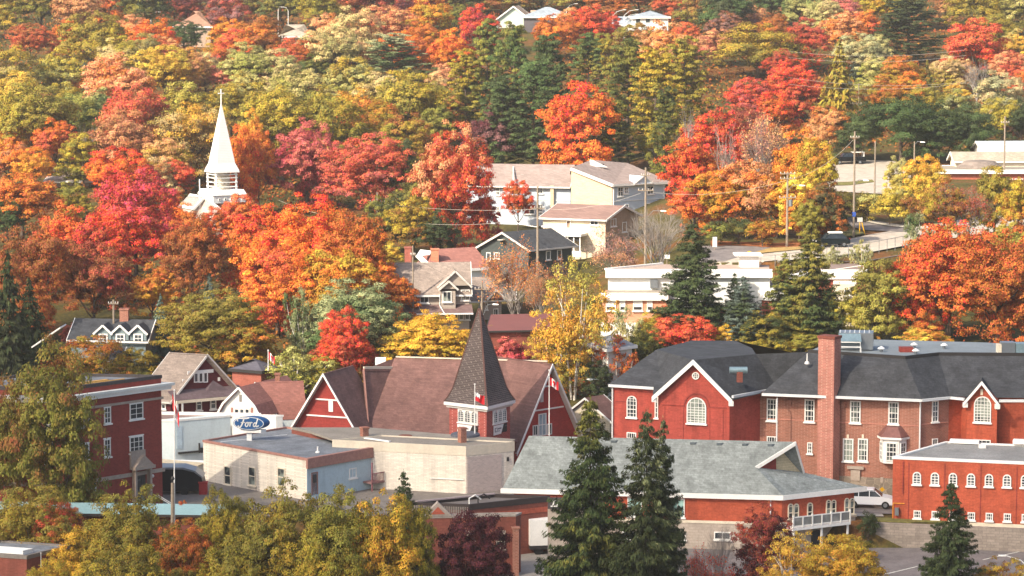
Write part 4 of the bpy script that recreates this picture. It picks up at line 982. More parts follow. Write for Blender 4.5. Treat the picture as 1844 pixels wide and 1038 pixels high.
# climbing plant on the downpipe is built with the greenery; roof gear
def roofbox(x, y, Y, w_, d_, h_, name, mat, par):
    q = P(x, y, Y); m = MB(); m.obox(q + Vector((-w_ / 2, -d_ / 2, 0)), Vector((w_, 0, 0)), Vector((0, d_, 0)), Vector((0, 0, h_))); return m.build(name, mat, par)
q = H(1330, 676, 11.3); m = MB(); m.obox((q.x - .15, q.y, 10.6), Vector((.55, 0, 0)), Vector((0, .6, 0)), Vector((0, 0, 1.0))); vb = m.build('roof_vent', M_brick5, t)
m = MB(); m.tube([(q.x - .85, q.y + .3, 11.75), (q.x + .85, q.y + .3, 11.75)], .32, 12); m.build('vent_hood', surf('galvanised', '#8aa0a6', .4, metal=.5), vb)
q = H(1453.5, 650, 12.4); m = MB(); m.lathe((q.x, q.y, 12.1), [(0, .25), (.2, .2), (.25, .06), (1.0, .05)], 10); m.build('vent_pipe', M_white, t)
q = H(1206, 685, 10); m = MB(); m.lathe((q.x, q.y - .3, 9.7), [(0, .1), (.4, .1), (1.2, .03)], 8); m.build('vent_pipe', M_white, t)
tz = zt + .03
def on_deck(x, y): return H(x, y, tz)
t2 = thing('rooftop_air_unit', 'large grey metal rooftop air unit with duct on the school roof behind the chimney', 'air unit', on_deck(1540, 632))
q = on_deck(1545, 631); m = MB(); m.hexa([(q.x - 1.9, q.y, tz + .1), (q.x + 1.4, q.y - .5, tz + .1), (q.x + 1.7, q.y + 1.6, tz + .1), (q.x - 1.6, q.y + 2, tz + .1)], [(q.x - 1.9, q.y, tz + 1.7), (q.x + 1.4, q.y - .5, tz + 1.7), (q.x + 1.7, q.y + 1.6, tz + 1.75), (q.x - 1.6, q.y + 2, tz + 1.75)]); m.build('casing', M_metal, t2)
m = MB(); m.hexa([(q.x - 1.9, q.y - .9, tz + 1.0), (q.x + .2, q.y - 1.2, tz + 1.0), (q.x + .2, q.y - .32, tz + .6), (q.x - 1.9, q.y - .03, tz + .6)], [(q.x - 1.9, q.y - .6, tz + 1.2), (q.x + .2, q.y - .9, tz + 1.2), (q.x + .2, q.y - .32, tz + 1.65), (q.x - 1.9, q.y - .03, tz + 1.65)]); m.build('intake_hood', surf('galvanised', '#8aa0a6'), t2)
m = MB()
for k in (0, .5): m.tube([(q.x - 1.8, q.y - .9 - k, tz + .9 - k * .8), (q.x + .1, q.y - 1.1 - k, tz + .9 - k * .8), (q.x + .1, q.y - 1.1 - k, tz)], .06, 6)
m.build('pipe', M_white, t2)
m = MB()
for k in range(7): m.obox((q.x - 1.8 + k * .47, q.y - .1, tz + 1.72), Vector((.06, -.06, 0)), Vector((.25, 1.9, 0)), Vector((0, 0, .06)))
m.build('rib', M_white, t2)
spots = ((1587, 634), (1646, 627), (1649, 638), (1700, 628))
vent0 = None
for i, (x, y) in enumerate(spots):
    q = on_deck(x, y); 
    if not vent0:
        vent0 = thing('roof_ventilator', '', 'roof vent', q, 'white mushroom ventilators on the school roof')
        m = MB(); m.lathe(q, [(0, .15), (.3, .15)], 10); m.build('neck', M_metal, vent0); m = MB(); m.lathe(q, [(.3, .36), (.36, .36), (.5, .15), (.56, .02)], 14); m.build('cap', M_white, vent0); v_ = vent0
    else: v_ = copy_thing(vent0, q, '')
    v_['label'] = ('white mushroom ventilator nearest the big air unit on the school roof', 'white mushroom ventilator just above and left of the red curb on the school roof', 'white mushroom ventilator touching the right end of the red curb', 'white mushroom ventilator furthest right on the school roof')[i]
q = on_deck(1632, 634); b = MB(); b.box(q.x - .65, q.y - .3, tz, q.x + .65, q.y + .7, tz + .45); tag(b.build('roof_curb', M_brick1, loc=q), 'low red brick roof curb beside the mushroom ventilators', 'roof curb')
q = on_deck(1815, 636); t3 = thing('rooftop_air_unit', 'grey and beige air conditioning boxes at right end of school roof', 'air unit', q)
b = MB(); b.box(q.x - .6, q.y, tz, q.x + .7, q.y + 1.3, tz + 1.0); b.build('casing', M_metal, t3); b = MB(); b.box(q.x - 1.0, q.y - .1, tz, q.x - .62, q.y + 1, tz + .8); b.build('beige_casing', M_cream, t3); b = MB(); b.box(q.x + .75, q.y - .3, tz, q.x + 1.9, q.y + 1, tz + .95); b.build('condenser', surf('galvanised', '#8aa0a6'), t3)

# ------------------------------------------------------------------ low red brick building on the right
z = 5.78; pA = H(1608, 822.5, z); pB = H(1960, 837.5, z); pD = H(1703, 795.5, z) - pA
f = wframe(pB, pA, pB + pD, z, -.3)
t = thing('brick_building', 'low bright red brick building with a row of small arched windows at right edge', 'building', f.loc())
f.body(t, M_brick2, z1=z - .15); f.flat(t, surf('puddled_roof', '#8c8a86', .7, var=.3, nscale=.25), M_white, rim=.22, rw=.3, drop=.12)
f.band(t, M_cream, -.25, -.02 + .1, .06, 'plinth')
for k in range(8):
    xc = 1651.2 + 32.45 * k; y0 = 848.5 + k * .95
    winpx(f.L, t, xc - 7.6, y0 + 1.5, xc + 7.6, y0 + 24, nx=2, nz=3, arch=True, split=False, fw=.1, mw=.06)
    winpx(f.L, t, xc + .6 - 6.6, 919.5 + k * 1.1, xc + .6 + 6.6, 933.5 + k * 1.1, nx=3, nz=2, split=False)
m = MB()
for k in range(8):
    u, zq = f.L.hit(1636.5 + 64.9 * k, 860); 
    if u < f.L.len - .3: m = MB(); f.L.bar(m, u - .04, 0, u + .04, 5.3, 0, .03); m.build('brick_joint', M_brick1, t)
m = MB(); f.L.bar(m, .9, 2.4, 1.0, 5.4, .0, .08); m.build('conduit', M_brick1, t)
u, zq = f.L.hit(1617, 916); m = MB(); f.L.bar(m, u - .25, zq - .6, u + .1, zq + .1, .0, .35); m.build('gas_meter', M_metal, t)
m = MB(); f.L.bar(m, .05, zq + .45, .12 + 1.0, zq + .53, .02, .1); f.L.bar(m, .05, 0, .12, zq + .449, .02, .1); m.build('gas_pipe', surf('yellow_pipe', '#d08a30'), t)
q = f.p(f.b * .5, f.a * .8, z - .1); m = MB(); m.beam(f.p(f.b - .2, f.a - .5, z + .12), f.p(f.b - .2, f.a - 3.2, z + .12), .9, .3); m.beam(f.p(f.b - .1, f.a - 6.3, z + .3), f.p(f.b - .1, f.a - 11, z + .3), 1.0, .35); m.build('roof_coping', M_white, t)
m = MB(); q = f.p(f.b * .75, f.a - 4.6, z - .1); m.box(q.x - .3, q.y, q.z, q.x + .3, q.y + .6, q.z + .3); m.build('roof_hatch', M_white, t)

# retaining wall
a0, a1 = (H(1578, 941.5, 0), H(2050, 961, 0)); 
t = MB(); d = (a1 - a0).normalized(); nn = Vector((-d.y, d.x, 0)) * .45
t.hexa([(p.x, p.y, -2.9) for p in (a0 - nn, a1 - nn, a1, a0)], [(p.x, p.y, .06) for p in (a0 - nn, a1 - nn, a1, a0)])
tag(t.build('retaining_wall', surf('retaining_block', '#8f8378', .9, 'paver', var=.15, stain=.2), loc=(a0 + a1) / 2), 'long grey-brown block retaining wall between the parking lot and the grass bank', 'wall')
strip('grass_bank', [(a0.x, a0.y + 2.2), (a1.x, a1.y + 2.2)], [(a0.x, a0.y - .1), (a1.x, a1.y - .1)], M_grass, .09, 30, 3, True)
strip('lawn', [(20, 275), (46, 273)], [(20, 270.6), (46, 269.2)], M_grass, .06, 20, 3, True)
w0, w1 = H(1575, 899, .9), H(1612, 901, .9); b = MB(); b.beam(Vector((w0.x, w0.y, .45)), Vector((w1.x + 2, w1.y, .45)), .4, .9)
tag(b.build('garden_wall', M_block, loc=(w0.x, w0.y, 0)), 'short block wall behind the white parked car', 'wall')

# ------------------------------------------------------------------ houses behind
# maroon shingled house
z = 5.3
f = wframe(H(307, 717, z), H(255, 714, z), H(425, 707, z), z, -.5)
t = thing('house', 'maroon shingled house with big taupe roof and white trimmed triple window', 'house', f.loc())
f.body(t, M_maroon)
i = .0
rise = P(362.5, 637.5, (f.C.y + f.B.y) / 2).z - z
f.gable(t, 'V', rise - .2, M_staupe, M_maroon, M_trimg, oh=.5, ohe=.5, fascia=.25)
m = MB(); m.hexa([f.p(-.6, -1.3, z - .25), f.p(f.b + .6, -1.3, z - .25), f.p(f.b + .3, .02, z + .65), f.p(-.3, .02, z + .65)], [f.p(-.6, -1.3, z - .13), f.p(f.b + .6, -1.3, z - .13), f.p(f.b + .3, .02, z + .77), f.p(-.3, .02, z + .77)])
m.hexa([f.p(f.b * .45, -.6, z + .2), f.p(f.b * .85, -.6, z + .2), f.p(f.b * .65, .0, z + 1.5)], [f.p(f.b * .45, .05, z + .2), f.p(f.b * .85, .05, z + .2), f.p(f.b * .65, .05, z + 1.5)]); m.build('skirt_roof', surf('mauve_shingle', '#6a5a5c', .9, 'shingle', var=.12), t)
m = MB(); m.obox(f.p(-.65, -1.38, z - .5), f.U * (f.b + 1.3), f.V * .1, Vector((0, 0, .3))); m.build('eave_board', M_cream, t)
W = f.Rt
hb = lambda W, x0, y0, x1, y1, o=.03: (lambda a, b: W.bar(MB(), 0, 0, 0, 0, 0, 0))(0, 0)
u0, z1 = W.hit(337, 664); u1, z0 = W.hit(387, 669); m = MB(); W.bar(m, u0, z0 - .1, u1 - .2, z0 + .25, 0, .08); m.build('gable_band', M_white, t)
for x0 in (349, 357.5, 366): winpx(W, t, x0, 670, x0 + 7.8, 689, nx=1, nz=1, sill=(x0 == 0))
for x, y in ((330, 686.5), (394, 683), (361, 653)): winpx(W, t, x - 1.8, y - 3, x + 1.8, y + 3, nx=1, nz=1, sill=False, gl=M_white)
winpx(W, t, 353, 718, 363, 739, nx=1, nz=2); winpx(W, t, 378, 717, 389, 737, nx=1, nz=2, fw=.12)
winpx(f.L, t, 291, 721, 299, 737, nx=1, nz=2)
for x in (311, 320):
    m = MB(); u, _ = W.hit(x, 730); W.bar(m, max(.02, u), 0, max(.02, u) + .16, z - .5, .9, 1.06); m.build('porch_post', M_white, t)

# white gambrel cottage
apx = P(432.7, 698.7, 293.0)
def gambrel(root, apex, dirv, ln, halfw, zb, wallm, roofm, brk=.42, zbr=None, off=.35):
    """gambrel block: apex point, ridge direction, length, half width"""
    sd = Vector((-dirv.y, dirv.x, 0)); zbr = zbr or apex.z - 1.6
    prof = [(-halfw, zb), (-halfw * .72, zbr), (0, apex.z), (halfw * .72, zbr), (halfw, zb)]
    p = lambda l, s, zz: Vector((apex.x, apex.y, 0)) + dirv * l + sd * s + Vector((0, 0, zz))
    m = MB(); a = [p(0, s, zz - .05) for s, zz in prof]; b = [p(ln, s, zz - .05) for s, zz in prof]; g0 = [p(0, -halfw, -.5)] + a + [p(0, halfw, -.5)]; g1 = [p(ln, -halfw, -.5)] + b + [p(ln, halfw, -.5)]
    m.hexa(g0, g1); m.build('wall', wallm, root)
    r = MB(); 
    for (s0, z0), (s1, z1) in zip(prof, prof[1:]): r.slab([p(-off, s0 * 1.03, z0 + .12), p(-off, s1 * 1.03, z1 + .12), p(ln + off, s1 * 1.03, z1 + .12), p(ln + off, s0 * 1.03, z0 + .12)], .15)
    ro = r.build('roof', roofm, root)
    m = MB()
    for (s0, z0), (s1, z1) in zip(prof, prof[1:]): m.beam(p(-off - .04, s0 * 1.03, z0 + .04), p(-off - .04, s1 * 1.03, z1 + .04), .08, .2)
    m.build('barge_board', M_white, ro)
    return Wall(p(0, halfw, 0), p(0, -halfw, 0)) if True else None
rdg = H(553, 686, apx.z); dv = (rdg - apx); ln = dv.length; dv.normalize()
front_n = R(-14)
apx = P(432.7, 698.7, 293.0)
t = thing('house', 'white gambrel roofed cottage with terracotta roof and pink shutters', 'house', (apx.x, apx.y, 0))
# front face measured: feet (390,745) and (476,750)
halfw = abs(P(476, 745, 293).x - P(390, 745, 293).x) / 2
dv2 = Vector((math.sin(R(26)), math.cos(R(26)), 0))
W = gambrel(t, apx, dv2, 9, halfw * 1.04, P(432, 750, 293).z, M_wht, M_spink, zbr=P(432, 729, 293).z)
dx = H(553, 686, apx.z - .1); dd = Vector((math.cos(R(12)), math.sin(R(12)), 0))
q = apx + dv2 * 3.6; l2 = 4.3
W2 = gambrel(t, q + Vector((0, 0, .02)), dd, l2, halfw * .86, P(432, 752, 295).z - .3, M_wblue, M_spink, zbr=P(432, 727, 295).z)
for x0 in (422.5, 432, 441.5): winpx(W, t, x0, 736, x0 + 8.6, 748.5, nx=1, nz=1, sill=False)
for x0 in (416, 452): 
    m = MB(); u0, z1 = W.hit(x0, 734); u1, z0 = W.hit(x0 + 4, 748); W.bar(m, u0, z0, u1, z1, 0, .06); m.build('shutter', M_pinkt, t)
m = MB(); u0, z1 = W.hit(431, 711); u1, z0 = W.hit(435.5, 724); W.bar(m, u0, z0, u1, z1, 0, .05); m.build('vent', surf('grey_slats', '#7b7670'), t)
WR2 = Wall(q + dd * l2 + Vector((dd.y, -dd.x, 0)) * halfw * .86, q + dd * l2 - Vector((dd.y, -dd.x, 0)) * halfw * .86)
win(WR2, t, WR2.len * .3, 3.9, WR2.len * .45, 5.2, nx=1, nz=2)
chimney(t, P(500, 690, 297), .5, .5, apx.z - .9, P(500, 675, 297).z, M_brick4, 0)

# low brick building behind with flag
f = Frame((470, 668), 318, (418, 664), (495, 662), z0=0)
t = thing('brick_building', 'pinkish brick building with low dark roof just below the small flag', 'building', f.loc())
f.body(t, surf('pink_brick', '#9a5a4c', .85, 'brick', stain=.2)); f.hip(t, 1.0, surf('dark_slate', '#55525a', .9, 'shingle'), M_dark, oh=.3)

# blue cottage with dormers
f = Frame((190, 612), 332, (130, 603), (262, 612), z0=None, la=8)
zE = f.z
rp = P(200, 573, 336); t = thing('house', 'blue sided cottage with charcoal roof, three white trimmed dormers and a brick chimney', 'house', f.loc())
Cc = P(128, 611, 331); Bb = P(262, 616, 329.5); Bb.z = Cc.z = P(190, 613, 330).z
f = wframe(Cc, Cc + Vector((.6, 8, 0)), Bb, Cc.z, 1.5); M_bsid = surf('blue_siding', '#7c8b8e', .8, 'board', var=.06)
f.body(t, M_bsid); f.gable(t, 'U', P(200, 573, 335).z - f.z - .2, M_schar, M_bsid, M_white, oh=.4, ohe=.5)
for x, xs_ in ((186, 8), (217, 8), (249, 9)):
    W = f.Rt; c = P(x, 606, f.Rt.pt(f.Rt.hit(x, 606)[0], 0, 0).y - .3); w_ = .95; zb = c.z - 1.0; zt_ = c.z + .35
    m = MB(); U = f.U; V = f.V; o = Vector((c.x, c.y, 0)); pts = [o - U * w_, o + U * w_]
    pr = [(-w_, zb), (w_, zb), (w_, zt_), (0, zt_ + .85), (-w_, zt_)]
    m.hexa([o + U * a + Vector((0, 0, b)) for a, b in pr], [o + U * a + V * 2.6 + Vector((0, 0, b)) for a, b in pr]); dm = m.build('dormer', M_bsid, t)
    r = MB()
    for s in (-1, 1): r.slab([o - V * .25 + Vector((0, 0, zt_ + .98)), o - V * .25 + U * (s * (w_ + .2)) + Vector((0, 0, zt_ - .05)), o + V * 2.9 + U * (s * (w_ + .2)) + Vector((0, 0, zt_ - .05)), o + V * 2.9 + Vector((0, 0, zt_ + .98))], .1)
    r.build('roof', M_schar, dm)
    r = MB()
    for s in (-1, 1): r.beam(o - V * .3 + Vector((0, 0, zt_ + .93)), o - V * .3 + U * (s * (w_ + .2)) + Vector((0, 0, zt_ - .1)), .08, .22)
    r.build('barge_board', M_white, dm)
    wl = Wall(pts[0], pts[1]); win(wl, dm, .4, zb + .2, 1.5, zt_ - .05, nx=2, nz=2, fw=.16, sill=False)
chimney(t, P(224, 573, 334), 1.0, .9, f.z + 1.5, P(224, 558, 334).z, M_brick4, 0)
m = MB(); a = P(56, 625, 318); m.slab([a, a + Vector((3.2, 0, 2.2)), a + Vector((3.4, 3, 2.2)), a + Vector((.2, 3, 0))], .15); 
tag(m.build('shed_roof', M_white, loc=a), 'white edged shed roof showing between dark trees left of the blue cottage', 'shed')
f = Frame((213, 652), 318, (185, 645), (236, 644), z0=0); t = thing('porch_roof_house', 'low grey roofed house top peeking between the blue cottage and maroon house', 'house', f.loc()); t.name = 'house'
f.body(t, M_wblue); f.gable(t, 'V', 1.3, M_schar, M_wblue, M_white)

# small house between the hall and the school
f = Frame((1098, 757), 304, (1015, 752), (1125, 752), z0=-.3)
t = thing('house', 'small cream house with brown-red roof between church hall and school', 'house', f.loc())
f.body(t, surf('cream_siding', '#cfc6b0', .8, 'board', var=.08)); f.gable(t, 'U', 2.1, M_sbrn, M_cream, M_white, oh=.3, fascia=.2)

# taupe town house with twin gables
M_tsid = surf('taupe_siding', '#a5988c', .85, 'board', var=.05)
M_mroof = surf('mauve_brown_roof', '#6a5553', .9, 'shingle', var=.1)
z = 10.3
f = wframe(H(745, 531, z), H(700, 525, z), H(835, 524, z), z, None)
f = wframe(Vector((P(702, 531, 349).x, 349, 0)), Vector((P(702, 531, 349).x - 3.8, 351.5, 0)), Vector((P(845, 524, 350).x, 350.0, 0)), z)
f.A = f.C + Vector((-.4, 8, 0)); f = wframe(f.C, f.A, f.B, P(790, 528, 349.5).z)
t = thing('town_house', 'taupe sided town house with two front gables and white framed windows', 'house', f.loc())
f.body(t, M_tsid)
rise = P(770, 476, 353).z - f.z
f.gable(t, 'U', rise, M_staupe, M_tsid, M_gutter, oh=.3, ohe=.5, mid=.5)
def front_gable(fr, xa, ya, x0, x1, yb, out, wallm, roofm, par, trim=M_trimg):
    W = fr.Rt; ua, za = W.hit(xa, ya); u0, _ = W.hit(x0, yb); u1, zb = W.hit(x1, yb); V = fr.V
    m = MB(); m.hexa([W.pt(u0, zb, out), W.pt(u1, zb, out), W.pt(ua, za, out)], [W.pt(u0, zb, -.0), W.pt(u1, zb, -.0), W.pt(ua, za, -.0)]); g = m.build('front_gable', wallm, par)
    r = MB(); dep = 4.2
    for u in (u0, u1):
        e = W.pt(u + (u - ua) * .12, zb - (za - zb) * .12, out + .3) + Vector((0, 0, .1)); a = W.pt(ua, za + .1, out + .3)
        r.slab([a, e, e - W.n * dep, a - W.n * dep], .14)
    r.build('roof', roofm, g)
    m = MB()
    for u in (u0, u1):
        e = W.pt(u + (u - ua) * .12, zb - (za - zb) * .12, out + .34) + Vector((0, 0, .0)); a = W.pt(ua, za, out + .34); m.beam(a, e, .08, .22)
    m.build('barge_board', trim, g); return g
front_gable(f, 819, 488, 790, 846, 514, .3, M_tsid, M_staupe, t)
front_gable(f, 807, 505, 790, 822, 519, 1.0, M_tsid, M_staupe, t)
m = MB(); u0 = f.Rt.hit(791, 540)[0]; u1 = f.Rt.hit(819, 540)[0]; f.Rt.bar(m, u0, f.z - 3.0, u1, f.z + .3, 0, .95); m.build('projecting_bay', M_tsid, t)
Wq = Wall(f.Rt.pt(u0, 0, .95), f.Rt.pt(u1, 0, .95))
winpx(f.Rt, t, 756, 527, 772, 546, nx=2, nz=1, gl=M_glassc); winpx(Wq, t, 797, 525, 813, 544, nx=2, nz=1, gl=M_glassc); winpx(f.Rt, t, 830, 522, 846, 541, nx=2, nz=1, gl=M_glassc)
z2 = f.Rt.hit(800, 556)[1]; m = MB(); m.hexa([f.Rt.pt(-.3, z2 - .5, 2.0), f.Rt.pt(f.b + .3, z2 - .5, 2.0), f.Rt.pt(f.b + .3, z2 + .35, .02), f.Rt.pt(-.3, z2 + .35, .02)], [f.Rt.pt(-.3, z2 - .35, 2.0), f.Rt.pt(f.b + .3, z2 - .35, 2.0), f.Rt.pt(f.b + .3, z2 + .5, .02), f.Rt.pt(-.3, z2 + .5, .02)]); m.build('porch_roof', M_mroof, t)
m = MB(); m.beam(f.Rt.pt(-.3, z2 - .42, 2.05), f.Rt.pt(f.b + .3, z2 - .42, 2.05), .1, .18); m.build('gutter', M_gutter, t)
for u in (f.b * .35, f.b * .62): m = MB(); m.tube([f.Rt.pt(u, f.z - .1, .1 if u < f.b * .4 else 1.0), f.Rt.pt(u, z2 + .5, .1 if u < f.b * .4 else 1.0), f.Rt.pt(u + .5, z2 - .4, 2.0)], .06, 6); m.build('downpipe', M_gutter, t)
for x0 in (815, 826, 837): winpx(f.Rt, t, x0, 563, x0 + 9, 576, nx=1, nz=1, gl=M_glassc)
m = MB(); q = P(737, 510, 351.5); m.box(q.x - .35, q.y - .3, q.z - .5, q.x + .35, q.y + .3, q.z + .5); m.build('meter_box', M_white, t)
# dark wing on the left

# second unit behind, right
f = Frame((876, 541), 356, (850, 537), (902, 540), z0=4)
t = thing('town_house', 'smaller taupe house with beige roof half hidden behind the dark spire tip', 'house', f.loc())
f = wframe(Vector((P(868, 541, 356).x, 356, 0)), Vector((P(868, 541, 356).x - .3, 364, 0)), Vector((P(903, 541, 357).x, 357, 0)), P(885, 541, 356).z)
f.body(t, M_tsid); f.gable(t, 'U', 2.3, M_staupe, M_tsid, M_gutter, oh=2.0)
front_gable(f, 888, 521, 874, 903, 536, .6, M_tsid, M_staupe, t, M_white); winpx(f.Rt, t, 873, 545, 878, 558, nx=1, nz=2); winpx(f.Rt, t, 888, 556, 897, 570, nx=2, nz=1, gl=M_glassc)

# terracotta roofed bungalow
f = Frame((800, 487), 372, (758, 478), (872, 481), z0=7)
f = wframe(Vector((P(775, 490, 370).x, 370, 0)), Vector((P(752, 470, 370).x, 379, 0)), Vector((P(878, 482, 373).x, 374, 0)), P(820, 486, 371).z)
t = thing('house', 'terracotta roofed bungalow with two orange brick chimneys and white gable end', 'house', f.loc())
f.body(t, M_wht); f.hip(t, P(800, 449, 375).z - f.z, M_spink, M_white, oh=.5, ins=1.0)
M_ochim = surf('orange_brick', '#c07a5e', .85, 'brick')
chimney(t, P(783, 464, 372.5), 1.0, .9, f.z + .6, P(783, 450, 372.5).z, M_ochim, 0); chimney(t, P(735, 464, 376), .9, .9, f.z - 2, P(735, 447, 376).z, surf('pink_brick', '#9a5a4c'), 0)
m = MB(); a, b, c = P(748, 460, 371), P(770, 452, 375), P(778, 461, 375.5); m.slab([P(757, 449.5, 374), P(777, 452, 374), P(774, 459, 373), P(748, 463, 371)], .15); m.slab([P(748, 461, 371), P(758, 460, 371), P(772, 473, 370), P(760, 474, 370)], .15); m.build('white_roof_slope', M_white, t)

# dark green bungalow
M_dgrn = surf('dark_green_siding', '#454a48', .85, 'board', var=.08)
f = Frame((952, 449), 384, (866, 447), (1030, 441), z0=8, la=9)
t = thing('house', 'dark green bungalow with charcoal roof, white edged gable and satellite dish', 'house', f.loc())
cz = P(952, 449, 384).z
f = wframe(Vector((P(952, 449, 384).x, 384, 0)), Vector((P(866, 446, 386).x, 387, 0)), Vector((P(1030, 441, 390).x, 389.5, 0)), cz, 8)
f.body(t, M_dgrn); f.gable(t, 'V', 2.7, M_schar, M_dgrn, M_trimg, oh=.5, ohe=.4) if False else None
rL = P(903, 419, 385.5); 
# front gable on the left wall and ridge running back to the right
f.gable(t, 'U', rL.z - cz - .1, M_schar, M_dgrn, M_trimg, oh=.5, ohe=.5, fascia=.25)
winpx(f.Rt, t, 1003, 450, 1011, 467, nx=1, nz=1); winpx(f.Rt, t, 983, 452, 991, 468, nx=1, nz=1); winpx(f.L, t, 876, 455, 884, 470, nx=1, nz=1); winpx(f.L, t, 890, 455, 900, 466, nx=2, nz=1)
W = f.L; u, z = W.hit(905, 432); m = MB(); m.lathe(W.pt(u, z, .5), [(-.1, .1), (0, .5), (.05, .5)], 14); m.build('satellite_dish', M_trimg, t)
# beige brick house with brown roof
M_bbr = surf('beige_brick', '#cbbca2', .85, 'brick', var=.06)
cz = P(1090, 396, 398).z
f = wframe(Vector((P(1090, 396, 398).x, 398, 0)), Vector((P(978, 392, 401.5).x, 401.5, 0)), Vector((P(1150, 390, 404).x, 405, 0)), cz, 8)
t = thing('house', 'beige brick two storey house with brown gabled roof below the apartment block', 'house', f.loc())
f.body(t, M_bbr); m = MB(); f.Rt.bar(m, .01, 8.5, f.b, cz, 0, .04); m.build('side_wall', surf('shaded_beige_wall', '#a08a74', .85), t)  # shade of the right wall put into a darker brown colour
f.gable(t, 'U', P(1120, 371, 401).z - cz - .1, surf('rose_brown_shingle', '#846a62', .9, 'shingle', var=.08), surf('shaded_beige_wall', '#a08a74', .85), M_white, oh=.4, ohe=.5) if False else None
# ridge parallel to the long front, gable over the right wall
f.gable(t, 'V', P(1118, 372, 401).z - cz - .1, surf('rose_brown_shingle', '#846a62', .9, 'shingle', var=.08), surf('shaded_beige_wall', '#a08a74', .85), M_white, oh=.4, ohe=.5)
winpx(f.L, t, 1020, 397, 1028, 412, nx=1, nz=1, gl=glass('brown_glass', '#6a5648'), sill=False); winpx(f.L, t, 1063, 396, 1078, 406, nx=2, nz=1); winpx(f.Rt, t, 1099, 394, 1109, 408, nx=2, nz=1); winpx(f.Rt, t, 1120, 400, 1128, 418, nx=1, nz=1)
zq = P(1030, 424, 398).z; m = MB(); W = f.L; a = W.hit(998, 425)[0]; b = W.hit(1058, 427)[0]
W.bar(m, a, zq - .1, b, zq + .25, .0, 2.6); pr_ = m.build('porch_roof', M_white, t)
m = MB()
for k in range(5): uu = a + 1.0 + (b - a - 1.3) * k / 4; W.bar(m, uu, zq - 2.2, uu + .14, zq - .11, 2.2, 2.34)
W.bar(m, a + .8, zq - 2.9, b, zq - 2.1, 2.3, 2.45); m.build('porch_post', M_white, pr_)
m = MB(); W.bar(m, a + .9, zq - .75, b - .2, zq - .11, 2.0, 2.1); m.build('porch_valance', M_dark, pr_)

# apartment block
M_apr = surf('rose_taupe_shingle', '#8f7f78', .9, 'shingle', var=.1)
M_apb = surf('shade_blue_wall', '#b4bec8', .85, var=.05)  # bluish shade of the right wall put into the wall colour
M_apw = surf('warm_sand_brick', '#c8b294', .85, 'brick', var=.06)
t = thing('apartment_block', 'three storey apartment block with taupe roofs, sand brick gable wall and pale bluish shaded walls', 'building', (14, 432, 8))
# right wing: sand wall left, right wall tinted bluish for its shade
Zr = P(1103, 334, 428).z; Cn = Vector((P(1103, 334, 428).x, 428, 0)); Lf = Vector((P(1029, 330, 430).x, 430.5, 0)); Rg = Vector((P(1198, 330, 434).x, 434, 0))
f = wframe(Cn, Lf, Rg, Zr, 8)
f.body(t, M_apb)
zl = P(1029, 305, 430.5).z
m = MB(); W = f.L; m.hexa([W.pt(0, 8, .06), W.pt(W.len, 8, .06), W.pt(W.len, Zr, .06), W.pt(0, zl, .06)], [W.pt(0, 8, -.6), W.pt(W.len, 8, -.6), W.pt(W.len, Zr, -.6), W.pt(0, zl, -.6)]); m.build('sand_wall', M_apw, t)
pA, pB, pC, pD = f.p(-.5, -.5, Zr), f.p(f.b + .6, -.4, Zr - .1), Vector((P(1130, 294, 445).x, 445, P(1130, 296, 445).z)), Vector((Lf.x - .1, Lf.y - .2, zl + .05))
r = MB(); up = Vector((0, 0, .18)); Tp = P(1065, 288, 440); 
r.poly(pD + up, pA + up, pC + up, Tp); r.poly(pA + up, pB + up, pC + up); r.poly(pC + up, pB + up, pB + Vector((-2, 14, 0)), Tp + Vector((0, 12, -2)), Tp)
r.poly(pD + up, Tp, Tp + Vector((0, 12, -3)), pD + Vector((0, 14, -3)))
ro = r.build('roof', M_apr, t)
m = MB(); m.beam(pD, pA, .3, .4); m.beam(pA, pB, .25, .3); m.build('fascia', M_white, ro)
m = MB(); a, b = P(1063, 288, 436), P(1095, 300, 436); m.hexa([P(1063, 300, 436), P(1095, 302, 436), P(1068, 289, 436), P(1062, 288, 436)], [p + Vector((0, .4, 0)) for p in (P(1063, 300, 436), P(1095, 302, 436), P(1068, 289, 436), P(1062, 288, 436))]); m.build('clerestory', M_white, t)
gx = f.Rt; ua, za = gx.hit(1156, 321); u0, zz0 = gx.hit(1137, 333); u1, _ = gx.hit(1172, 333)
m = MB(); m.hexa([gx.pt(u0, Zr, .6), gx.pt(u1, Zr, .6), gx.pt(ua, Zr + 1.15, .6)], [gx.pt(u0, Zr, -.5), gx.pt(u1, Zr, -.5), gx.pt(ua, Zr + 1.15, -3)]); dg = m.build('dormer', M_apb, t)
m = MB()
for u in (u0, u1): m.beam(gx.pt(ua, Zr + 1.25, .65), gx.pt(u, Zr, .65), .12, .2)
m.beam(gx.pt(u0, Zr, .65), gx.pt(u1, Zr, .65), .12, .15); m.build('barge_board', M_white, dg)
for x0, y0, x1, y1 in ((1112, 337, 1122, 354), (1124, 337, 1131, 349), (1165, 335, 1177, 350), (1125, 368, 1132, 382), (1163, 366, 1175, 380)): winpx(gx, t, x0, y0, x1, y1, nx=2, nz=2)
m = MB(); z_ = gx.hit(1150, 361)[1]; gx.bar(m, .1, z_, gx.len - .1, z_ + .12, 0, .08); m.build('floor_band', M_gutter, t)
for uu in (.15, gx.len - .3): m = MB(); m.tube([gx.pt(uu, 9, .1), gx.pt(uu, Zr, .1)], .08, 6); m.build('downpipe', M_gutter, t)
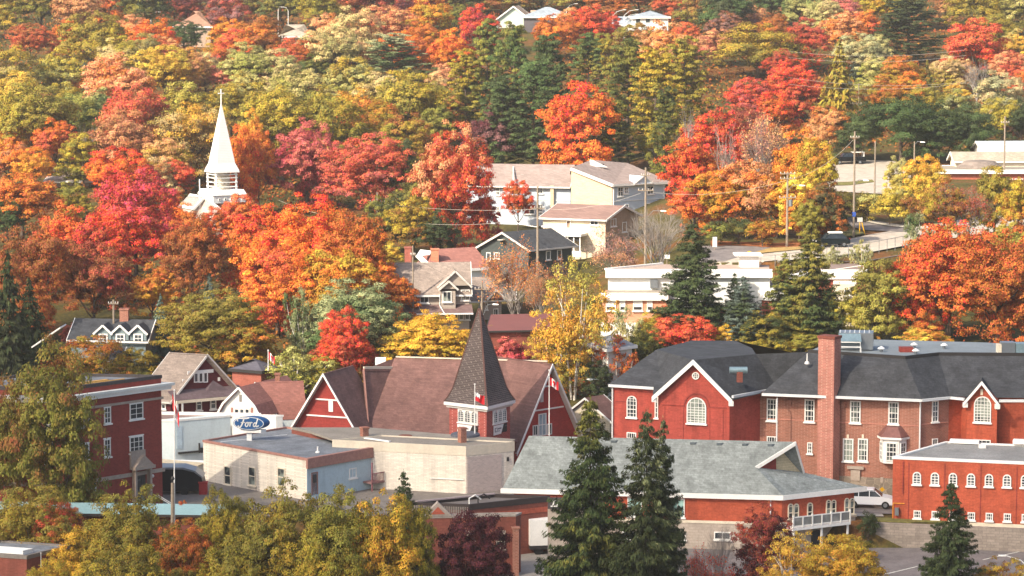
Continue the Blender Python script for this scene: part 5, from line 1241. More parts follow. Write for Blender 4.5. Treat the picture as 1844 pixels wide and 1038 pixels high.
# left wing
zl2 = P(940, 333, 436).z; Cn2 = Vector((Lf.x - .02, 434, 0)); Lf2 = Vector((P(840, 333, 438).x, 437, 0))
f = wframe(Cn2, Lf2, Cn2 + Vector((1.5, 9, 0)), zl2, 8); f.body(t, M_apb, name='left_wing_wall')
f.gable(t, 'V', P(960, 298, 440).z - zl2, M_apr, M_apb, M_white, oh=.0, ohe=.6)
for x0, y0, x1, y1 in ((967, 336, 978, 349), (893, 338, 900, 352), (945, 369, 963, 386), (969, 368, 977, 382), (895, 372, 900, 386)): winpx(f.L, t, x0, y0, x1, y1, nx=2, nz=2)
m = MB(); z_ = f.L.hit(950, 361)[1]; f.L.bar(m, .1, z_, f.L.len - .1, z_ + .12, 0, .08); m.build('floor_band', M_gutter, t)
m = MB(); u, _ = f.L.hit(995, 360); f.L.bar(m, u - .25, 8, u + .25, zl2, 0, .5); m.build('brick_pier', M_apw, t)
for x, y in ((1038, 301), (1075, 302), (1085, 300)):
    m = MB(); q = P(x, y, 437); m.box(q.x - .25, q.y, q.z - .6, q.x + .25, q.y + .4, q.z + .35); m.build('roof_vent', M_dark, t)
m = MB(); a = P(924.5, 303, 439.5); b = P(924.5, 330, 434.6); m.beam(a + Vector((0, 0, .2)), b + Vector((0, 0, .25)), .2, .15); m.build('roof_divider', M_trimg, t)

# white commercial building
M_orb = surf('salmon_brick', '#c48a6c', .85, 'brick', var=.08)
t = thing('commercial_building', 'long low white and brick commercial building with stepped flat roofs behind the spruces', 'building', (28, 350, 5))
def blk(x0, x1, yt, Y, zb, depth, mat, name, skew=0, rim=.0, roof=None):
    a, b = P(x0, yt, Y), P(x1, yt, Y + skew); z_ = a.z; m = MB()
    pts = [(a.x, a.y), (b.x, b.y), (b.x + .5, b.y + depth), (a.x + .5, a.y + depth)]
    m.prism(pts, zb, z_); o = m.build(name, mat, t)
    if roof:
        m = MB(); m.prism([(p[0], p[1]) for p in [(a.x + .3, a.y + .3), (b.x - .3, b.y + .3), (b.x + .2, b.y + depth - .3), (a.x + .8, a.y + depth - .3)]], z_ + .0, z_ + .06); m.build('roof', roof, t)
    return Wall(a, b), z_
Wc, zc = blk(1095, 1386, 500, 343, 9.9, 5, M_wht, 'upper_wall', 0)
m = MB(); a, b = Wc.pt(0, 0, .5), Wc.pt(Wc.len, 0, .5); Wc.bar(m, -.3, zc - .0, Wc.len + .3, zc + .95, -.5, .5); m.build('fascia_band', M_white, t)
m = MB(); p0 = Wc.pt(-.2, zc + .7, -.6); m.prism([(p0.x, p0.y), (p0.x + 5.0, p0.y), (p0.x + 19.4, p0.y), (p0.x + 19.8, p0.y + 5), (p0.x + 7, p0.y + 6)], zc + .75, zc + .9); m.build('roof', surf('pinkish_gravel', '#a08c80', .95, var=.15), t)
m = MB(); p1 = Vector((p0.x + 7, p0.y + 6, zc + 1)); m.beam(Wc.pt(-.3, zc + 1.0, 0), p1, .35, .2); m.build('coping', M_white, t)
# middle step: gravel ledge and brick storey with big white panels
Wd, zd = blk(1085, 1200, 528, 340.5, 4, 3, M_orb, 'lower_wall', 0, roof=surf('tan_gravel_roof', '#8d8478'))
m = MB(); Wd.bar(m, -.2, zd - .85, Wd.len + .2, zd + .02, 0, .4); m.build('white_band', M_white, t); m = MB(); Wd.bar(m, -.2, 6.7, Wd.len, 8.3, .05, .5); m.build('white_band', M_white, t)
for x0, x1 in ((1091, 1109), (1116, 1126), (1140, 1157), (1165, 1175)):
    winpx(Wd, t, x0, 537, x1, 560, nx=1, nz=1, gl=M_white); m = MB(); u0, z1 = Wd.hit(x0 + 1, 553); u1, z0 = Wd.hit(x1 - 1, 558); Wd.bar(m, u0, z0, u1, z1, .035, .06); m.build('opening', M_dark, t)
# right part: lower roof slab and round brick end
Wr, zr_ = blk(1200, 1420, 519, 344, 4, 8, surf('red_brown_brick', '#a05a48', .85, 'brick'), 'brick_wing', 0, roof=surf('brown_gravel', '#7d6c66', .95, var=.2))
m = MB(); Wr.bar(m, 0, zr_ - 1.1, Wr.len + .2, zr_ + .12, 0, .6); m.build('white_band', M_white, t)
m = MB(); c = Wr.pt(Wr.len - 1.8, 4, -2.2); m.lathe((c.x, c.y - .6, 4), [(0, 3.0), (zr_ - 5.3, 3.0)], 28); m.build('round_bay', surf('red_brown_brick', '#a05a48'), t)
m = MB(); m.lathe((c.x, c.y - .6, 4), [(zr_ - 5.3, 3.25), (zr_ - 4.0, 3.25)], 28); m.build('white_band', M_white, t)
Wf, zf = blk(1420, 1560, 488, 352, 5, 9, surf('red_brown_brick', '#a05a48'), 'rear_wing', 0, roof=surf('brown_gravel', '#7d6c66'))
m = MB(); Wf.bar(m, -.2, zf - 1.0, Wf.len + .1, zf + .15, 0, .4); m.build('white_band', M_white, t)
Wh, zh = blk(1500, 1542, 512, 347, 5, 4, M_cream, 'side_bay', 0); winpx(Wh, t, 1520, 520, 1530, 532, nx=1, nz=1)
# rooftop room with the yellow top
q = P(1351, 494, 346); m = MB(); m.box(q.x - 1.2, q.y, q.z, q.x + 1.05, q.y + 2.2, q.z + 2.2); m.build('rooftop_room', M_white, t)
m = MB(); m.box(q.x - 1.9, q.y - .5, q.z + 2.2, q.x + 1.4, q.y + 2.6, q.z + 2.38); m.build('rooftop_room_roof', M_white, t)
m = MB(); m.box(q.x + 1.052, q.y + .2, q.z + .4, q.x + 1.08, q.y + 1.9, q.z + 2.1); m.box(q.x + .1, q.y - .15, q.z, q.x + 1.1, q.y - .01, q.z + .35); m.build('louvre', M_dark, t)
m = MB(); Wr.bar(m, 0, 0, 0, 0, 0, 0)
rl = MB(); y_ = 350
pts = [P(x, yy, 349) for x, yy in ((1300, 497), (1340, 503), (1390, 500), (1460, 490), (1500, 486), (1555, 478))]
rl.tube(pts, .04, 5)
for p in pts[1:]: rl.tube([p, p - Vector((0, 0, 1.1))], .07, 5)
rl.build('roof_railing', M_white, t)
u, z = Wc.hit(1181, 511); m = MB(); Wc.bar(m, u - .7, z - .5, u + .2, z + .5, .0, .5); m.build('wall_unit', M_metal, t)

# red metal roof shed, grey roof house
f = Frame((955, 596), 326, (880, 586), (975, 587), z0=1); cz = f.z
f = wframe(Vector((P(880, 600, 323).x, 323, 0)), Vector((P(880, 600, 323).x + .5, 334, 0)), Vector((P(985, 600, 324).x, 324, 0)), P(930, 598, 323).z, 1)
t = thing('shed', 'low building with dull red metal roof right of the dark spire', 'building', f.loc()); f.body(t, M_brick5)
f.gable(t, 'U', P(920, 569, 334).z - f.z + .1, surf('dull_red_metal', '#6e423c', .6, var=.1), M_brick5, M_dark, mid=.9, oh=.3)
f = Frame((1095, 628), 318, (1066, 620), (1138, 622), z0=1); t = thing('house', 'house with weathered grey roof showing behind the yellow birch', 'house', f.loc()); f.body(t, M_wht)
f.hip(t, 1.2, surf('weathered_grey_shingle', '#8c8e92', .9, 'shingle', var=.15), M_white)
# upper right buildings
def simple(c, Y, w_, d_, h_, rise, wallm, roofm, label, cat='house', ang=0, hip=False, trim=M_white, axis='U', name='house', oh=.5):
    C = P(c[0], c[1], Y); u = Vector((math.cos(R(ang)), math.sin(R(ang)), 0)); v = Vector((-u.y, u.x, 0)); Cv = Vector((C.x, C.y, 0))
    f = wframe(Cv, Cv + v * d_, Cv + u * w_, C.z, C.z - h_); t = thing(name, label, cat, f.loc()); f.body(t, wallm)
    if rise is None: f.flat(t, roofm, trim, drop=-.05)
    elif hip: f.hip(t, rise, roofm, trim, oh=oh)
    else: f.gable(t, axis, rise, roofm, wallm, trim, oh=oh)
    return f, t
f, t = simple((1774, 276), 468, 14, 9, 8, 1.5, M_wht, surf('ribbed_pale_roof', '#a8b0b2', .7, var=.1), 'white metal sided building with pale ribbed roof at upper right edge', 'building', 4, name='metal_building')
m = MB(); f.Rt.bar(m, 2.6, f.z - 2.6, 3.6, f.z - .3, 0, .06); m.build('door', M_metal, t)
f, t = simple((1690, 307), 455, 30, 10, 8, None, surf('red_brown_brick', '#a05a48'), M_rtan, 'long low brick plaza with white roof edge below the white metal building', 'building', -1, name='plaza_building')
f.band(t, M_white, f.z - .5, f.z + .1, .6, 'fascia'); m = MB(); m.lathe(f.p(7, 4, f.z), [(0, 3.6), (.3, 3.6), (1.2, 2.4), (1.4, .2)], 24); m.build('mansard_roof', surf('dark_taupe_shingle', '#7c7068', .9, 'shingle'), t)
for k in range(5): winpx(f.Rt, t, 1800 + k * 9, 322, 1806 + k * 9, 336, nx=1, nz=1)
f, t = simple((1722, 291), 462, 16, 5, 6, 1.2, M_cream, surf('beige_shingle', '#a09484', .9, 'shingle'), 'beige shingle roofed strip between the plaza and the white metal building', 'building', 2, name='store_building')
# top of the hill
M_mint = surf('mint_siding', '#b9c9bb', .85, 'board', var=.05)
f, t = simple((890, 39), 640, 8.5, 10, 6, 3.2, M_mint, surf('tan_shingle', '#a8917e', .9, 'shingle'), 'mint green gabled house with tan roof at top centre of the hill', 'house', -6, axis='V')
m = MB(); k = f.p(f.b + .2, 4, f.z); m.hexa([f.p(f.b, 1, f.z - 1), f.p(f.b + 4, 1, f.z - 1), f.p(f.b + 3, 5, f.z + 2.2), f.p(f.b - 1, 5, f.z + 2.2)], [f.p(f.b, 1, f.z - .8), f.p(f.b + 4, 1, f.z - .8), f.p(f.b + 3, 5, f.z + 2.4), f.p(f.b - 1, 5, f.z + 2.4)]); m.build('side_roof', surf('tan_shingle', '#a8917e'), t)
m = MB(); f.Rt.bar(m, 3, f.z - 1.6, 5.4, f.z - .3, 0, .06); m.build('window', M_white, t)
f, t = simple((943, 30), 632, 10, 9, 6, 2.0, surf('dark_wall', '#5a5558'), surf('blue_grey_shingle', '#8b949c', .9, 'shingle'), 'grey hipped roof house right of the mint green house', 'house', -3, hip=True)
f, t = simple((1140, 31), 622, 7.5, 8, 6, 1.3, M_white, surf('blue_grey_shingle', '#8b949c'), 'white house with three dark windows at the upper middle right of the hilltop', 'house', 0, hip=True)
for k in range(3): f.Rt and win(f.Rt, t, .5 + k * 2.1, f.z - 1.3, 1.6 + k * 2.1, f.z - .3, nx=1, nz=1, sill=False, split=False)
f, t = simple((1103, 44), 628, 5, 8, 5, 1.6, M_wblue, surf('blue_grey_shingle', '#8b949c'), 'pale blue roofed house partly hidden beside the tall street lamps', 'house', 0, hip=True)
f, t = simple((316, 48), 620, 7.5, 9, 6, 3.2, surf('tan_siding', '#a58f7c'), surf('light_brown_shingle', '#94705c', .9, 'shingle'), 'brown hipped roof house among trees at upper left', 'house', -4, hip=True)
f, t = simple((514, 66), 610, 5, 9, 6, 2.4, surf('tan_siding', '#a58f7c'), surf('beige_shingle', '#a09484'), 'beige roof house right beside the double street lamp at upper left', 'house', 10, hip=True)
f, t = simple((103, 35), 640, 4, 6, 5, 1.6, surf('tan_siding', '#a58f7c'), surf('blue_grey_shingle', '#8b949c'), 'small grey roof deep in the trees at far upper left', 'house', 0, hip=True)
f, t = simple((84, 326), 470, 7, 9, 6, 1.8, surf('tan_siding', '#a58f7c'), surf('rose_taupe_shingle', '#8f7f78', .9, 'shingle'), 'low taupe roof among orange trees left of the white steeple', 'house', 5, hip=True)
f, t = simple((1600, 262), 505, 7, 6, 6, 1.5, M_white, M_white, 'white house glimpsed through the dark green trees above the parking lot', 'house', 5)
f, t = simple((1684, 188), 560, 4, 7, 6, 1.8, M_white, surf('beige_shingle', '#a09484'), 'little white gabled house beside the golden tree on the right slope', 'house', 20, axis='V')

# ------------------------------------------------------------------ church with white steeple
Y0 = 432; c = P(397, 345, Y0); k_ = Y0 / F
t = thing('steeple_church', 'brick church with a tall white steeple and cross rising from the red maples', 'church', (c.x, c.y, 9))
M_stw = surf('steeple_white', '#e4e4e0', .6, 'board', var=.04)
def zrow(y): return P(397, y, Y0).z
ang = R(30); u = Vector((math.cos(ang), math.sin(ang), 0)); v = Vector((-u.y, u.x, 0)); cc = Vector((c.x, c.y, 0)) + Vector((0, 2.5, 0))
def sq(hw, z): return [cc + u * a * hw + v * b * hw + Vector((0, 0, z)) for a, b in ((-1, -1), (1, -1), (1, 1), (-1, 1))]
hw = 2.4; m = MB(); m.hexa(sq(hw, 8), sq(hw, zrow(366))); m.build('tower', surf('rose_brick', '#a8705c', .85, 'brick'), t)
m = MB(); m.hexa(sq(hw + .25, zrow(366)), sq(hw + .25, zrow(352))); m.hexa(sq(hw + .4, zrow(352)), sq(hw + .05, zrow(343))); m.build('tower_parapet', M_stw, t)
W = Wall(cc - v * hw - u * hw, cc - v * hw + u * hw); W = Wall(W.a - v * .26, W.b - v * .26)
for k in range(5): win(W, t, .6 + k * .95, zrow(361), .95 + k * .95, zrow(357), nx=1, nz=1, sill=False, fw=.04)
m = MB()
for a, b in ((-1, -1), (1, -1), (1, 1), (-1, 1)):
    q = cc + u * a * 1.6 + v * b * 1.6; m.tube([(q.x, q.y, zrow(345)), (q.x, q.y, zrow(311))], .16, 8)
for z_ in (zrow(338), zrow(330), zrow(322), zrow(316)):
    s = sq(1.75, z_)
    for i in range(4): m.tube([s[i], s[(i + 1) % 4]], .07, 6)
m.build('belfry_frame', M_stw, t)
m = MB(); m.lathe((cc.x, cc.y, zrow(344)), [(0, 1.2), (zrow(312) - zrow(344), 1.2)], 16); m.build('belfry_core', surf('pale_louvre', '#c4b8a4', .8, 'board'), t)
rings = [sq(2.0, zrow(312)), sq(1.93, zrow(308)), sq(1.5, zrow(296)), sq(1.26, zrow(278)), sq(.06, zrow(190))]
m = MB(); m.poly(*reversed(rings[0]))
for a, b in zip(rings, rings[1:]):
    for i in range(4): m.poly(a[i], a[(i + 1) % 4], b[(i + 1) % 4], b[i])
sp_ = m.build('spire', M_stw, t)
m = MB(); q = Vector((cc.x, cc.y, 0)); m.tube([q + Vector((0, 0, zrow(192))), q + Vector((0, 0, zrow(162)))], .09, 6); m.tube([q + u * -.5 + Vector((0, 0, zrow(170))), q + u * .5 + Vector((0, 0, zrow(170)))], .08, 6); m.build('cross', M_white, sp_)
# nave gable in front-left
a = P(367, 353, 427); l_, r_ = P(348, 373, 427), P(408, 385, 424)
nv = MB(); bk = v * 5
nv.hexa([Vector((l_.x, l_.y, 8)), Vector((r_.x, r_.y, 8)), r_, a, l_], [Vector((l_.x, l_.y, 8)) + bk, Vector((r_.x, r_.y, 8)) + bk, r_ + bk, a + bk, l_ + bk]); nv.build('nave_wall', surf('grey_rose_brick', '#b0a096', .85, 'brick'), t)
r = MB(); o = -v * .5; r.slab([a + o, l_ + (l_ - a) * .2 + o, l_ + (l_ - a) * .2 + bk, a + bk], .3); r.slab([a + o, r_ + (r_ - a) * .05 + o, r_ + (r_ - a) * .05 + bk, a + bk], .3); nr = r.build('nave_roof', M_stw, t)
m = MB(); q = P(359.5, 350, 427); m.tube([q - Vector((0, 0, 2)), P(359.5, 323, 427)], .09, 6); m.build('flue', M_white, t)

# ------------------------------------------------------------------ trees: shared crown and trunk meshes, one object per tree
def leaf_material(name, rough=.7, trans=.13, contrast=1.0):
    m, N, L, b = new_mat(name)
    b.inputs['Roughness'].default_value = rough; b.inputs['Specular IOR Level'].default_value = .15
    oi = N.new('ShaderNodeObjectInfo')
    a2 = N.new('ShaderNodeAttribute'); a2.attribute_type = 'OBJECT'; a2.attribute_name = 'colour_two'
    a3 = N.new('ShaderNodeAttribute'); a3.attribute_type = 'OBJECT'; a3.attribute_name = 'blend_bias'
    at = N.new('ShaderNodeAttribute'); at.attribute_name = 'tint'
    tc = N.new('ShaderNodeTexCoord')
    n = N.new('ShaderNodeTexNoise'); n.noise_dimensions = '4D'; n.inputs['Scale'].default_value = 2.6; n.inputs['Detail'].default_value = 3; n.inputs['Roughness'].default_value = .6
    ml = N.new('ShaderNodeMath'); ml.operation = 'MULTIPLY'; ml.inputs[1].default_value = 37.
    L.new(oi.outputs['Random'], ml.inputs[0]); L.new(ml.outputs[0], n.inputs['W']); L.new(tc.outputs['Object'], n.inputs['Vector'])
    sx = N.new('ShaderNodeSeparateXYZ'); L.new(tc.outputs['Object'], sx.inputs[0])
    # noise + tint jitter + bias decides which of the tree's two leaf colours a leaf has
    ad = N.new('ShaderNodeMath'); ad.operation = 'MULTIPLY_ADD'; ad.inputs[1].default_value = .22; L.new(at.outputs['Fac'], ad.inputs[0]); L.new(n.outputs['Fac'], ad.inputs[2])
    ad2 = N.new('ShaderNodeMath'); ad2.operation = 'ADD'; L.new(ad.outputs[0], ad2.inputs[0]); L.new(a3.outputs['Fac'], ad2.inputs[1])
    mr = N.new('ShaderNodeMapRange'); mr.interpolation_type = 'SMOOTHSTEP'; mr.inputs['From Min'].default_value = .5; mr.inputs['From Max'].default_value = .74; hz_ = N.new('ShaderNodeMath'); hz_.operation = 'MULTIPLY_ADD'; hz_.inputs[1].default_value = .16; L.new(sx.outputs['Z'], hz_.inputs[0]); ad3 = N.new('ShaderNodeMath'); ad3.operation = 'ADD'; ad3.inputs[1].default_value = -.09; L.new(ad2.outputs[0], hz_.inputs[2]); L.new(hz_.outputs[0], ad3.inputs[0]); L.new(ad3.outputs[0], mr.inputs['Value'])
    mx = N.new('ShaderNodeMixRGB'); L.new(mr.outputs[0], mx.inputs[0]); L.new(oi.outputs['Color'], mx.inputs[1]); L.new(a2.outputs['Color'], mx.inputs[2])
    v = N.new('ShaderNodeMapRange'); v.inputs['To Min'].default_value = 1 - .55 * contrast; v.inputs['To Max'].default_value = 1 + .4 * contrast; L.new(at.outputs['Fac'], v.inputs['Value'])
    hs = N.new('ShaderNodeHueSaturation'); h1 = N.new('ShaderNodeMath'); h1.operation = 'MULTIPLY_ADD'; h1.inputs[1].default_value = .055; h1.inputs[2].default_value = .4725
    at2 = N.new('ShaderNodeAttribute'); at2.attribute_name = 'hue'; L.new(at2.outputs['Fac'], h1.inputs[0]); L.new(h1.outputs[0], hs.inputs['Hue']); L.new(v.outputs[0], hs.inputs['Value']); L.new(mx.outputs[0], hs.inputs['Color'])
    L.new(hs.outputs[0], b.inputs['Base Color'])
    tr = N.new('ShaderNodeBsdfTranslucent'); L.new(hs.outputs[0], tr.inputs['Color'])
    ms = N.new('ShaderNodeMixShader'); ms.inputs[0].default_value = trans
    out = N['Material Output']; L.new(b.outputs[0], ms.inputs[1]); L.new(tr.outputs[0], ms.inputs[2]); L.new(ms.outputs[0], out.inputs['Surface'])
    return m
M_leaf = leaf_material('leaves'); M_needle = leaf_material('needles', .8, .1, .9)
M_bark = surf('bark', '#5d4f44', .95, var=.3, nscale=3); M_birch = surf('birch_bark', '#cfc8bc', .9, var=.2, nscale=4); M_greybark = surf('grey_bark', '#938a82', .95, var=.2, nscale=4)
rng = np.random.default_rng(7)
def unit(n):
    v = rng.normal(size=(n, 3)); return v / np.linalg.norm(v, axis=1, keepdims=True)
def leaf_mesh(name, pos, nrm, size, aspect=.6, tint=None, mat=M_leaf, axis=None, jitter=.55):
    """cloud of leaf-sized quads: pos (n,3), outward normals, per leaf sizes"""
    n = len(pos); nn = nrm + unit(n) * jitter; nn /= np.linalg.norm(nn, axis=1, keepdims=True)
    if axis is None: ax = np.cross(nn, unit(n))
    else: ax = axis + unit(n) * .25; ax = ax - nn * np.sum(ax * nn, axis=1, keepdims=True)
    ax /= np.linalg.norm(ax, axis=1, keepdims=True) + 1e-9; bx = np.cross(nn, ax)
    s = np.asarray(size).reshape(-1, 1)
    co = np.stack([pos - ax * s, pos - bx * s * aspect, pos + ax * s, pos + bx * s * aspect], axis=1).reshape(-1, 3)
    me = bpy.data.meshes.new(name); me.vertices.add(4 * n); me.vertices.foreach_set('co', co.ravel().astype(np.float32))
    me.loops.add(4 * n); me.loops.foreach_set('vertex_index', np.arange(4 * n, dtype=np.int32))
    me.polygons.add(n); me.polygons.foreach_set('loop_start', np.arange(0, 4 * n, 4, dtype=np.int32)); me.polygons.foreach_set('loop_total', np.full(n, 4, dtype=np.int32))
    me.update(calc_edges=True)
    a = me.attributes.new('tint', 'FLOAT', 'FACE'); a.data.foreach_set('value', np.clip(tint if tint is not None else rng.random(n), 0, 1).astype(np.float32))
    a = me.attributes.new('hue', 'FLOAT', 'FACE'); a.data.foreach_set('value', rng.random(n).astype(np.float32))
    me.materials.append(mat); return me
def mb_mesh(mb, name, mat):
    me = bpy.data.meshes.new(name); me.from_pydata(mb.v, [], mb.f); me.update(); me.polygons.foreach_set('use_smooth', [True] * len(mb.f)); me.materials.append(mat); return me
def broadleaf(name, seed, nlobe=7, nclump=150, nleaf=70, leaf=.016, clump=(.055, .1), bottom=.04, narrow=1.0, flat=1.0, fill=.25):
    """unit tree: height 1, crown about 1 wide; lobes -> clumps -> leaves"""
    global rng; rng = np.random.default_rng(seed)
    cz = (1 + bottom) / 2; rz = (1 - bottom) / 2
    lob = [(np.array([0, 0, cz + rz * .25]), np.array([.33, .33, rz * .72]))]
    for k in range(nlobe):
        t = 2 * np.pi * (k + rng.random() * .6) / nlobe; hz = bottom + (1 - bottom) * rng.uniform(.16, .7); rr = rng.uniform(.2, .3)
        d = rng.uniform(.17, .27) * (1.12 - abs(hz - .38) * .7)
        lob.append((np.array([math.cos(t) * d, math.sin(t) * d, hz]), np.array([rr * .95, rr * .95, rr * rng.uniform(.75, 1.1) * rz * 1.9])))
    P_, Nn, T_, S_ = [], [], [], []
    w = np.array([l[1][0] * l[1][2] for l in lob]); w /= w.sum(); cl = rng.choice(len(lob), size=nclump, p=w)
    for li in cl:
        c, r = lob[li]; inner = rng.random() < fill
        d = unit(1)[0]
        if d[2] < -.6: d[2] *= -.6
        pc = c + d * r * (rng.uniform(.4, .8) if inner else rng.uniform(.88, 1.08))
        if pc[2] < bottom * .3: continue
        cr = rng.uniform(*clump); m = int(nleaf * rng.uniform(.7, 1.3) * (.5 if inner else 1) * (cr / np.mean(clump)) ** 1.5)
        v = unit(m); v[:, 2] = np.where(v[:, 2] < -.35, -v[:, 2], v[:, 2])
        rad = cr * (.6 + .62 * rng.random((m, 1)) ** 1.3)
        P_.append(pc + v * rad * np.array([1.1, 1.1, .75 * flat])); Nn.append(v * .8 + d * .5 + np.array([0, 0, .15])); ct = rng.random()
        T_.append(.55 * ct + .45 * rng.random(m)); S_.append(leaf * rng.uniform(.7, 1.3, m))
    pos = np.concatenate(P_); pos[:, :2] *= narrow; nr = np.concatenate(Nn)
    pos[:, 2] -= 0; zmx = np.percentile(pos[:, 2], 99.8); pos[:, 2] = bottom + (pos[:, 2] - bottom) / (zmx - bottom) * (1 - bottom)
    hw = np.percentile(np.abs(pos[:, :2]), 99.3); pos[:, :2] *= .5 / hw
    cr_ = leaf_mesh(name + '_crown', pos, nr, np.concatenate(S_), tint=np.concatenate(T_))
    random.seed(seed); t = MB(); t.tube([(0, 0, -.06), (.004, .002, .12), (-.003, .003, .35), (.0, .0, .7)], [.03, .022, .017, .006], 7)
    for k in range(7):
        a = 2 * math.pi * k / 7 + random.random(); z = random.uniform(.15, .45); l = random.uniform(.22, .36)
        t.tube([(0, 0, z), (math.cos(a) * l * .5, math.sin(a) * l * .5, z + .12), (math.cos(a) * l, math.sin(a) * l, z + .3)], [.012, .008, .003], 5, False)
    return cr_, mb_mesh(t, name + '_trunk', M_bark)
def spruce(name, seed, whorls=30, nb=9, nspray=12, leaf=.014, w0=.5, droop=.18, sparse=0, shape=.85):
    global rng; rng = np.random.default_rng(seed); P_, N_, A_, T_, S_ = [], [], [], [], []
    for k in range(whorls):
        f = (k + rng.random() * .5) / whorls; z = .04 + .95 * f; L_ = w0 * (1 - f) ** shape * rng.uniform(.85, 1.1) + .012
        if sparse and rng.random() < sparse * .3: L_ *= .7
        for j in range(max(4, int(nb * (1 - .4 * f)))):
            if sparse and rng.random() < sparse: continue
            t = 2 * np.pi * rng.random(); l = L_ * rng.uniform(.6, 1.12); d = np.array([math.cos(t), math.sin(t), 0]); sd = np.array([-d[1], d[0], 0]); bt = rng.random()
            m = max(4, int(nspray * l / w0 * 2.2))
            s = np.sqrt(rng.random(m)) * .95 + .05; side = rng.uniform(-1, 1, m) * (.2 * l * (1.15 - s) + .012)
            up = -droop * l * s ** 1.2 + .12 * l * s ** 3 * 1.2 + rng.normal(0, .004, m)
            p = np.outer(s * l, d) + np.outer(side, sd); p[:, 2] = z + up - np.abs(side) * .35 
            P_.append(p); N_.append(np.tile(np.array([0, 0, 1.0]) + d * .45, (m, 1))); ax = d + sd * np.sign(rng.uniform(-1, 1)) * .5 + np.array([0, 0, -.35])
            A_.append(np.tile(ax, (m, 1)) + np.outer(np.sign(side), sd) * .5); T_.append(.45 * bt + .4 * rng.random(m) + .15 * s); S_.append(leaf * rng.uniform(.7, 1.35, m) * (1.1 - .35 * f))
    # leader
    m = 26; z = rng.uniform(.93, 1.0, m); v = unit(m); p = v * np.array([.012, .012, 0]); p[:, 2] = z; P_.append(p); N_.append(v); A_.append(np.tile([0, 0, 1.], (m, 1))); T_.append(rng.random(m)); S_.append(np.full(m, leaf * .6))
    pos = np.concatenate(P_); hw = np.percentile(np.abs(pos[:, :2]), 99.4); pos[:, :2] *= .5 / hw
    cr = leaf_mesh(name + '_crown', pos, np.concatenate(N_), np.concatenate(S_), aspect=.36, tint=np.concatenate(T_), mat=M_needle, axis=np.concatenate(A_), jitter=.5)
    t = MB(); t.tube([(0, 0, -.05), (0, 0, .5), (0, 0, .97)], [.018, .012, .002], 7); return cr, mb_mesh(t, name + '_trunk', M_bark)
def pine(name, seed, nlimb=40, nleaf=520, leaf=.0165):
    """white pine: irregular flat plates of needles on long limbs"""
    global rng; rng = np.random.default_rng(seed); P_, N_, T_, S_ = [], [], [], []; random.seed(seed); t = MB()
    t.tube([(0, 0, -.05), (.01, 0, .4), (0, .01, .75), (0, 0, .98)], [.022, .017, .01, .003], 7)
    for k in range(nlimb):
        f = k / nlimb; z = .12 + .84 * f; a = k * 2.4 + rng.random(); l = (.46 * (1 - f) ** .55 * (0.75 + .5 * rng.random())) + .05; d = np.array([math.cos(a), math.sin(a), 0])
        t.tube([(0, 0, z), tuple(d * l * .6 + np.array([0, 0, z + .02])), tuple(d * l + np.array([0, 0, z + .05]))], [.007, .005, .002], 4, False)
        for q in range(5):
            s = .3 + .7 * (q + rng.random() * .5) / 5; c = d * l * s + np.array([rng.normal(0, .03), rng.normal(0, .03), z + .0 + .16 * s * s + rng.normal(0, .012)]); r = rng.uniform(.04, .09); m = int(nleaf * .35); ct = rng.random()
            v = unit(m); v[:, 2] = np.abs(v[:, 2]) * .9 - .1; P_.append(c + v * r * (.4 + .7 * rng.random((m, 1))) * np.array([1.1, 1.1, .42])); N_.append(v + np.array([0, 0, .8])); T_.append(.5 * ct + .5 * rng.random(m)); S_.append(leaf * rng.uniform(.7, 1.3, m))
    pos = np.concatenate(P_); hw = np.percentile(np.abs(pos[:, :2]), 99.3); pos[:, :2] *= .5 / hw
    return leaf_mesh(name + '_crown', pos, np.concatenate(N_), np.concatenate(S_), aspect=.35, tint=np.concatenate(T_), mat=M_needle, jitter=.7), mb_mesh(t, name + '_trunk', M_bark)
def branching(mb, seed, levels=4, spread=.55, n0=5, up=.35, r0=.02, tips=None, start=(0, 0, 0), h=.3, lean=0, twig=.3):
    random.seed(seed)
    def grow(p, d, l, r, lv):
        q = p + d * l * .5 + Vector((random.gauss(0, .03 * l), random.gauss(0, .03 * l), 0)); e = q + (d + Vector((random.gauss(0, .1), random.gauss(0, .1), .06))).normalized() * l * .5
        mb.tube([p, q, e], [r, r * .8, r * .6], 5 if lv > 2 else 3, False)
        if lv <= 1 and tips is not None: tips.append((e, d)); tips.append((q, d))
        if lv == 0: return
        for k in range(n0 if lv == levels else random.choice((3, 3, 4))):
            a = random.uniform(0, 2 * math.pi); s = spread * random.uniform(.6, 1.3); o = d.orthogonal().normalized(); o2 = d.cross(o)
            nd = (d + (o * math.cos(a) + o2 * math.sin(a)) * s + Vector((0, 0, up * .3))).normalized(); b = p.lerp(e, random.uniform(.55, 1))
            grow(b, nd, l * random.uniform(.55, .82), r * .55, lv - 1)
    grow(Vector(start), Vector((lean, 0, 1)).normalized(), h, r0, levels)
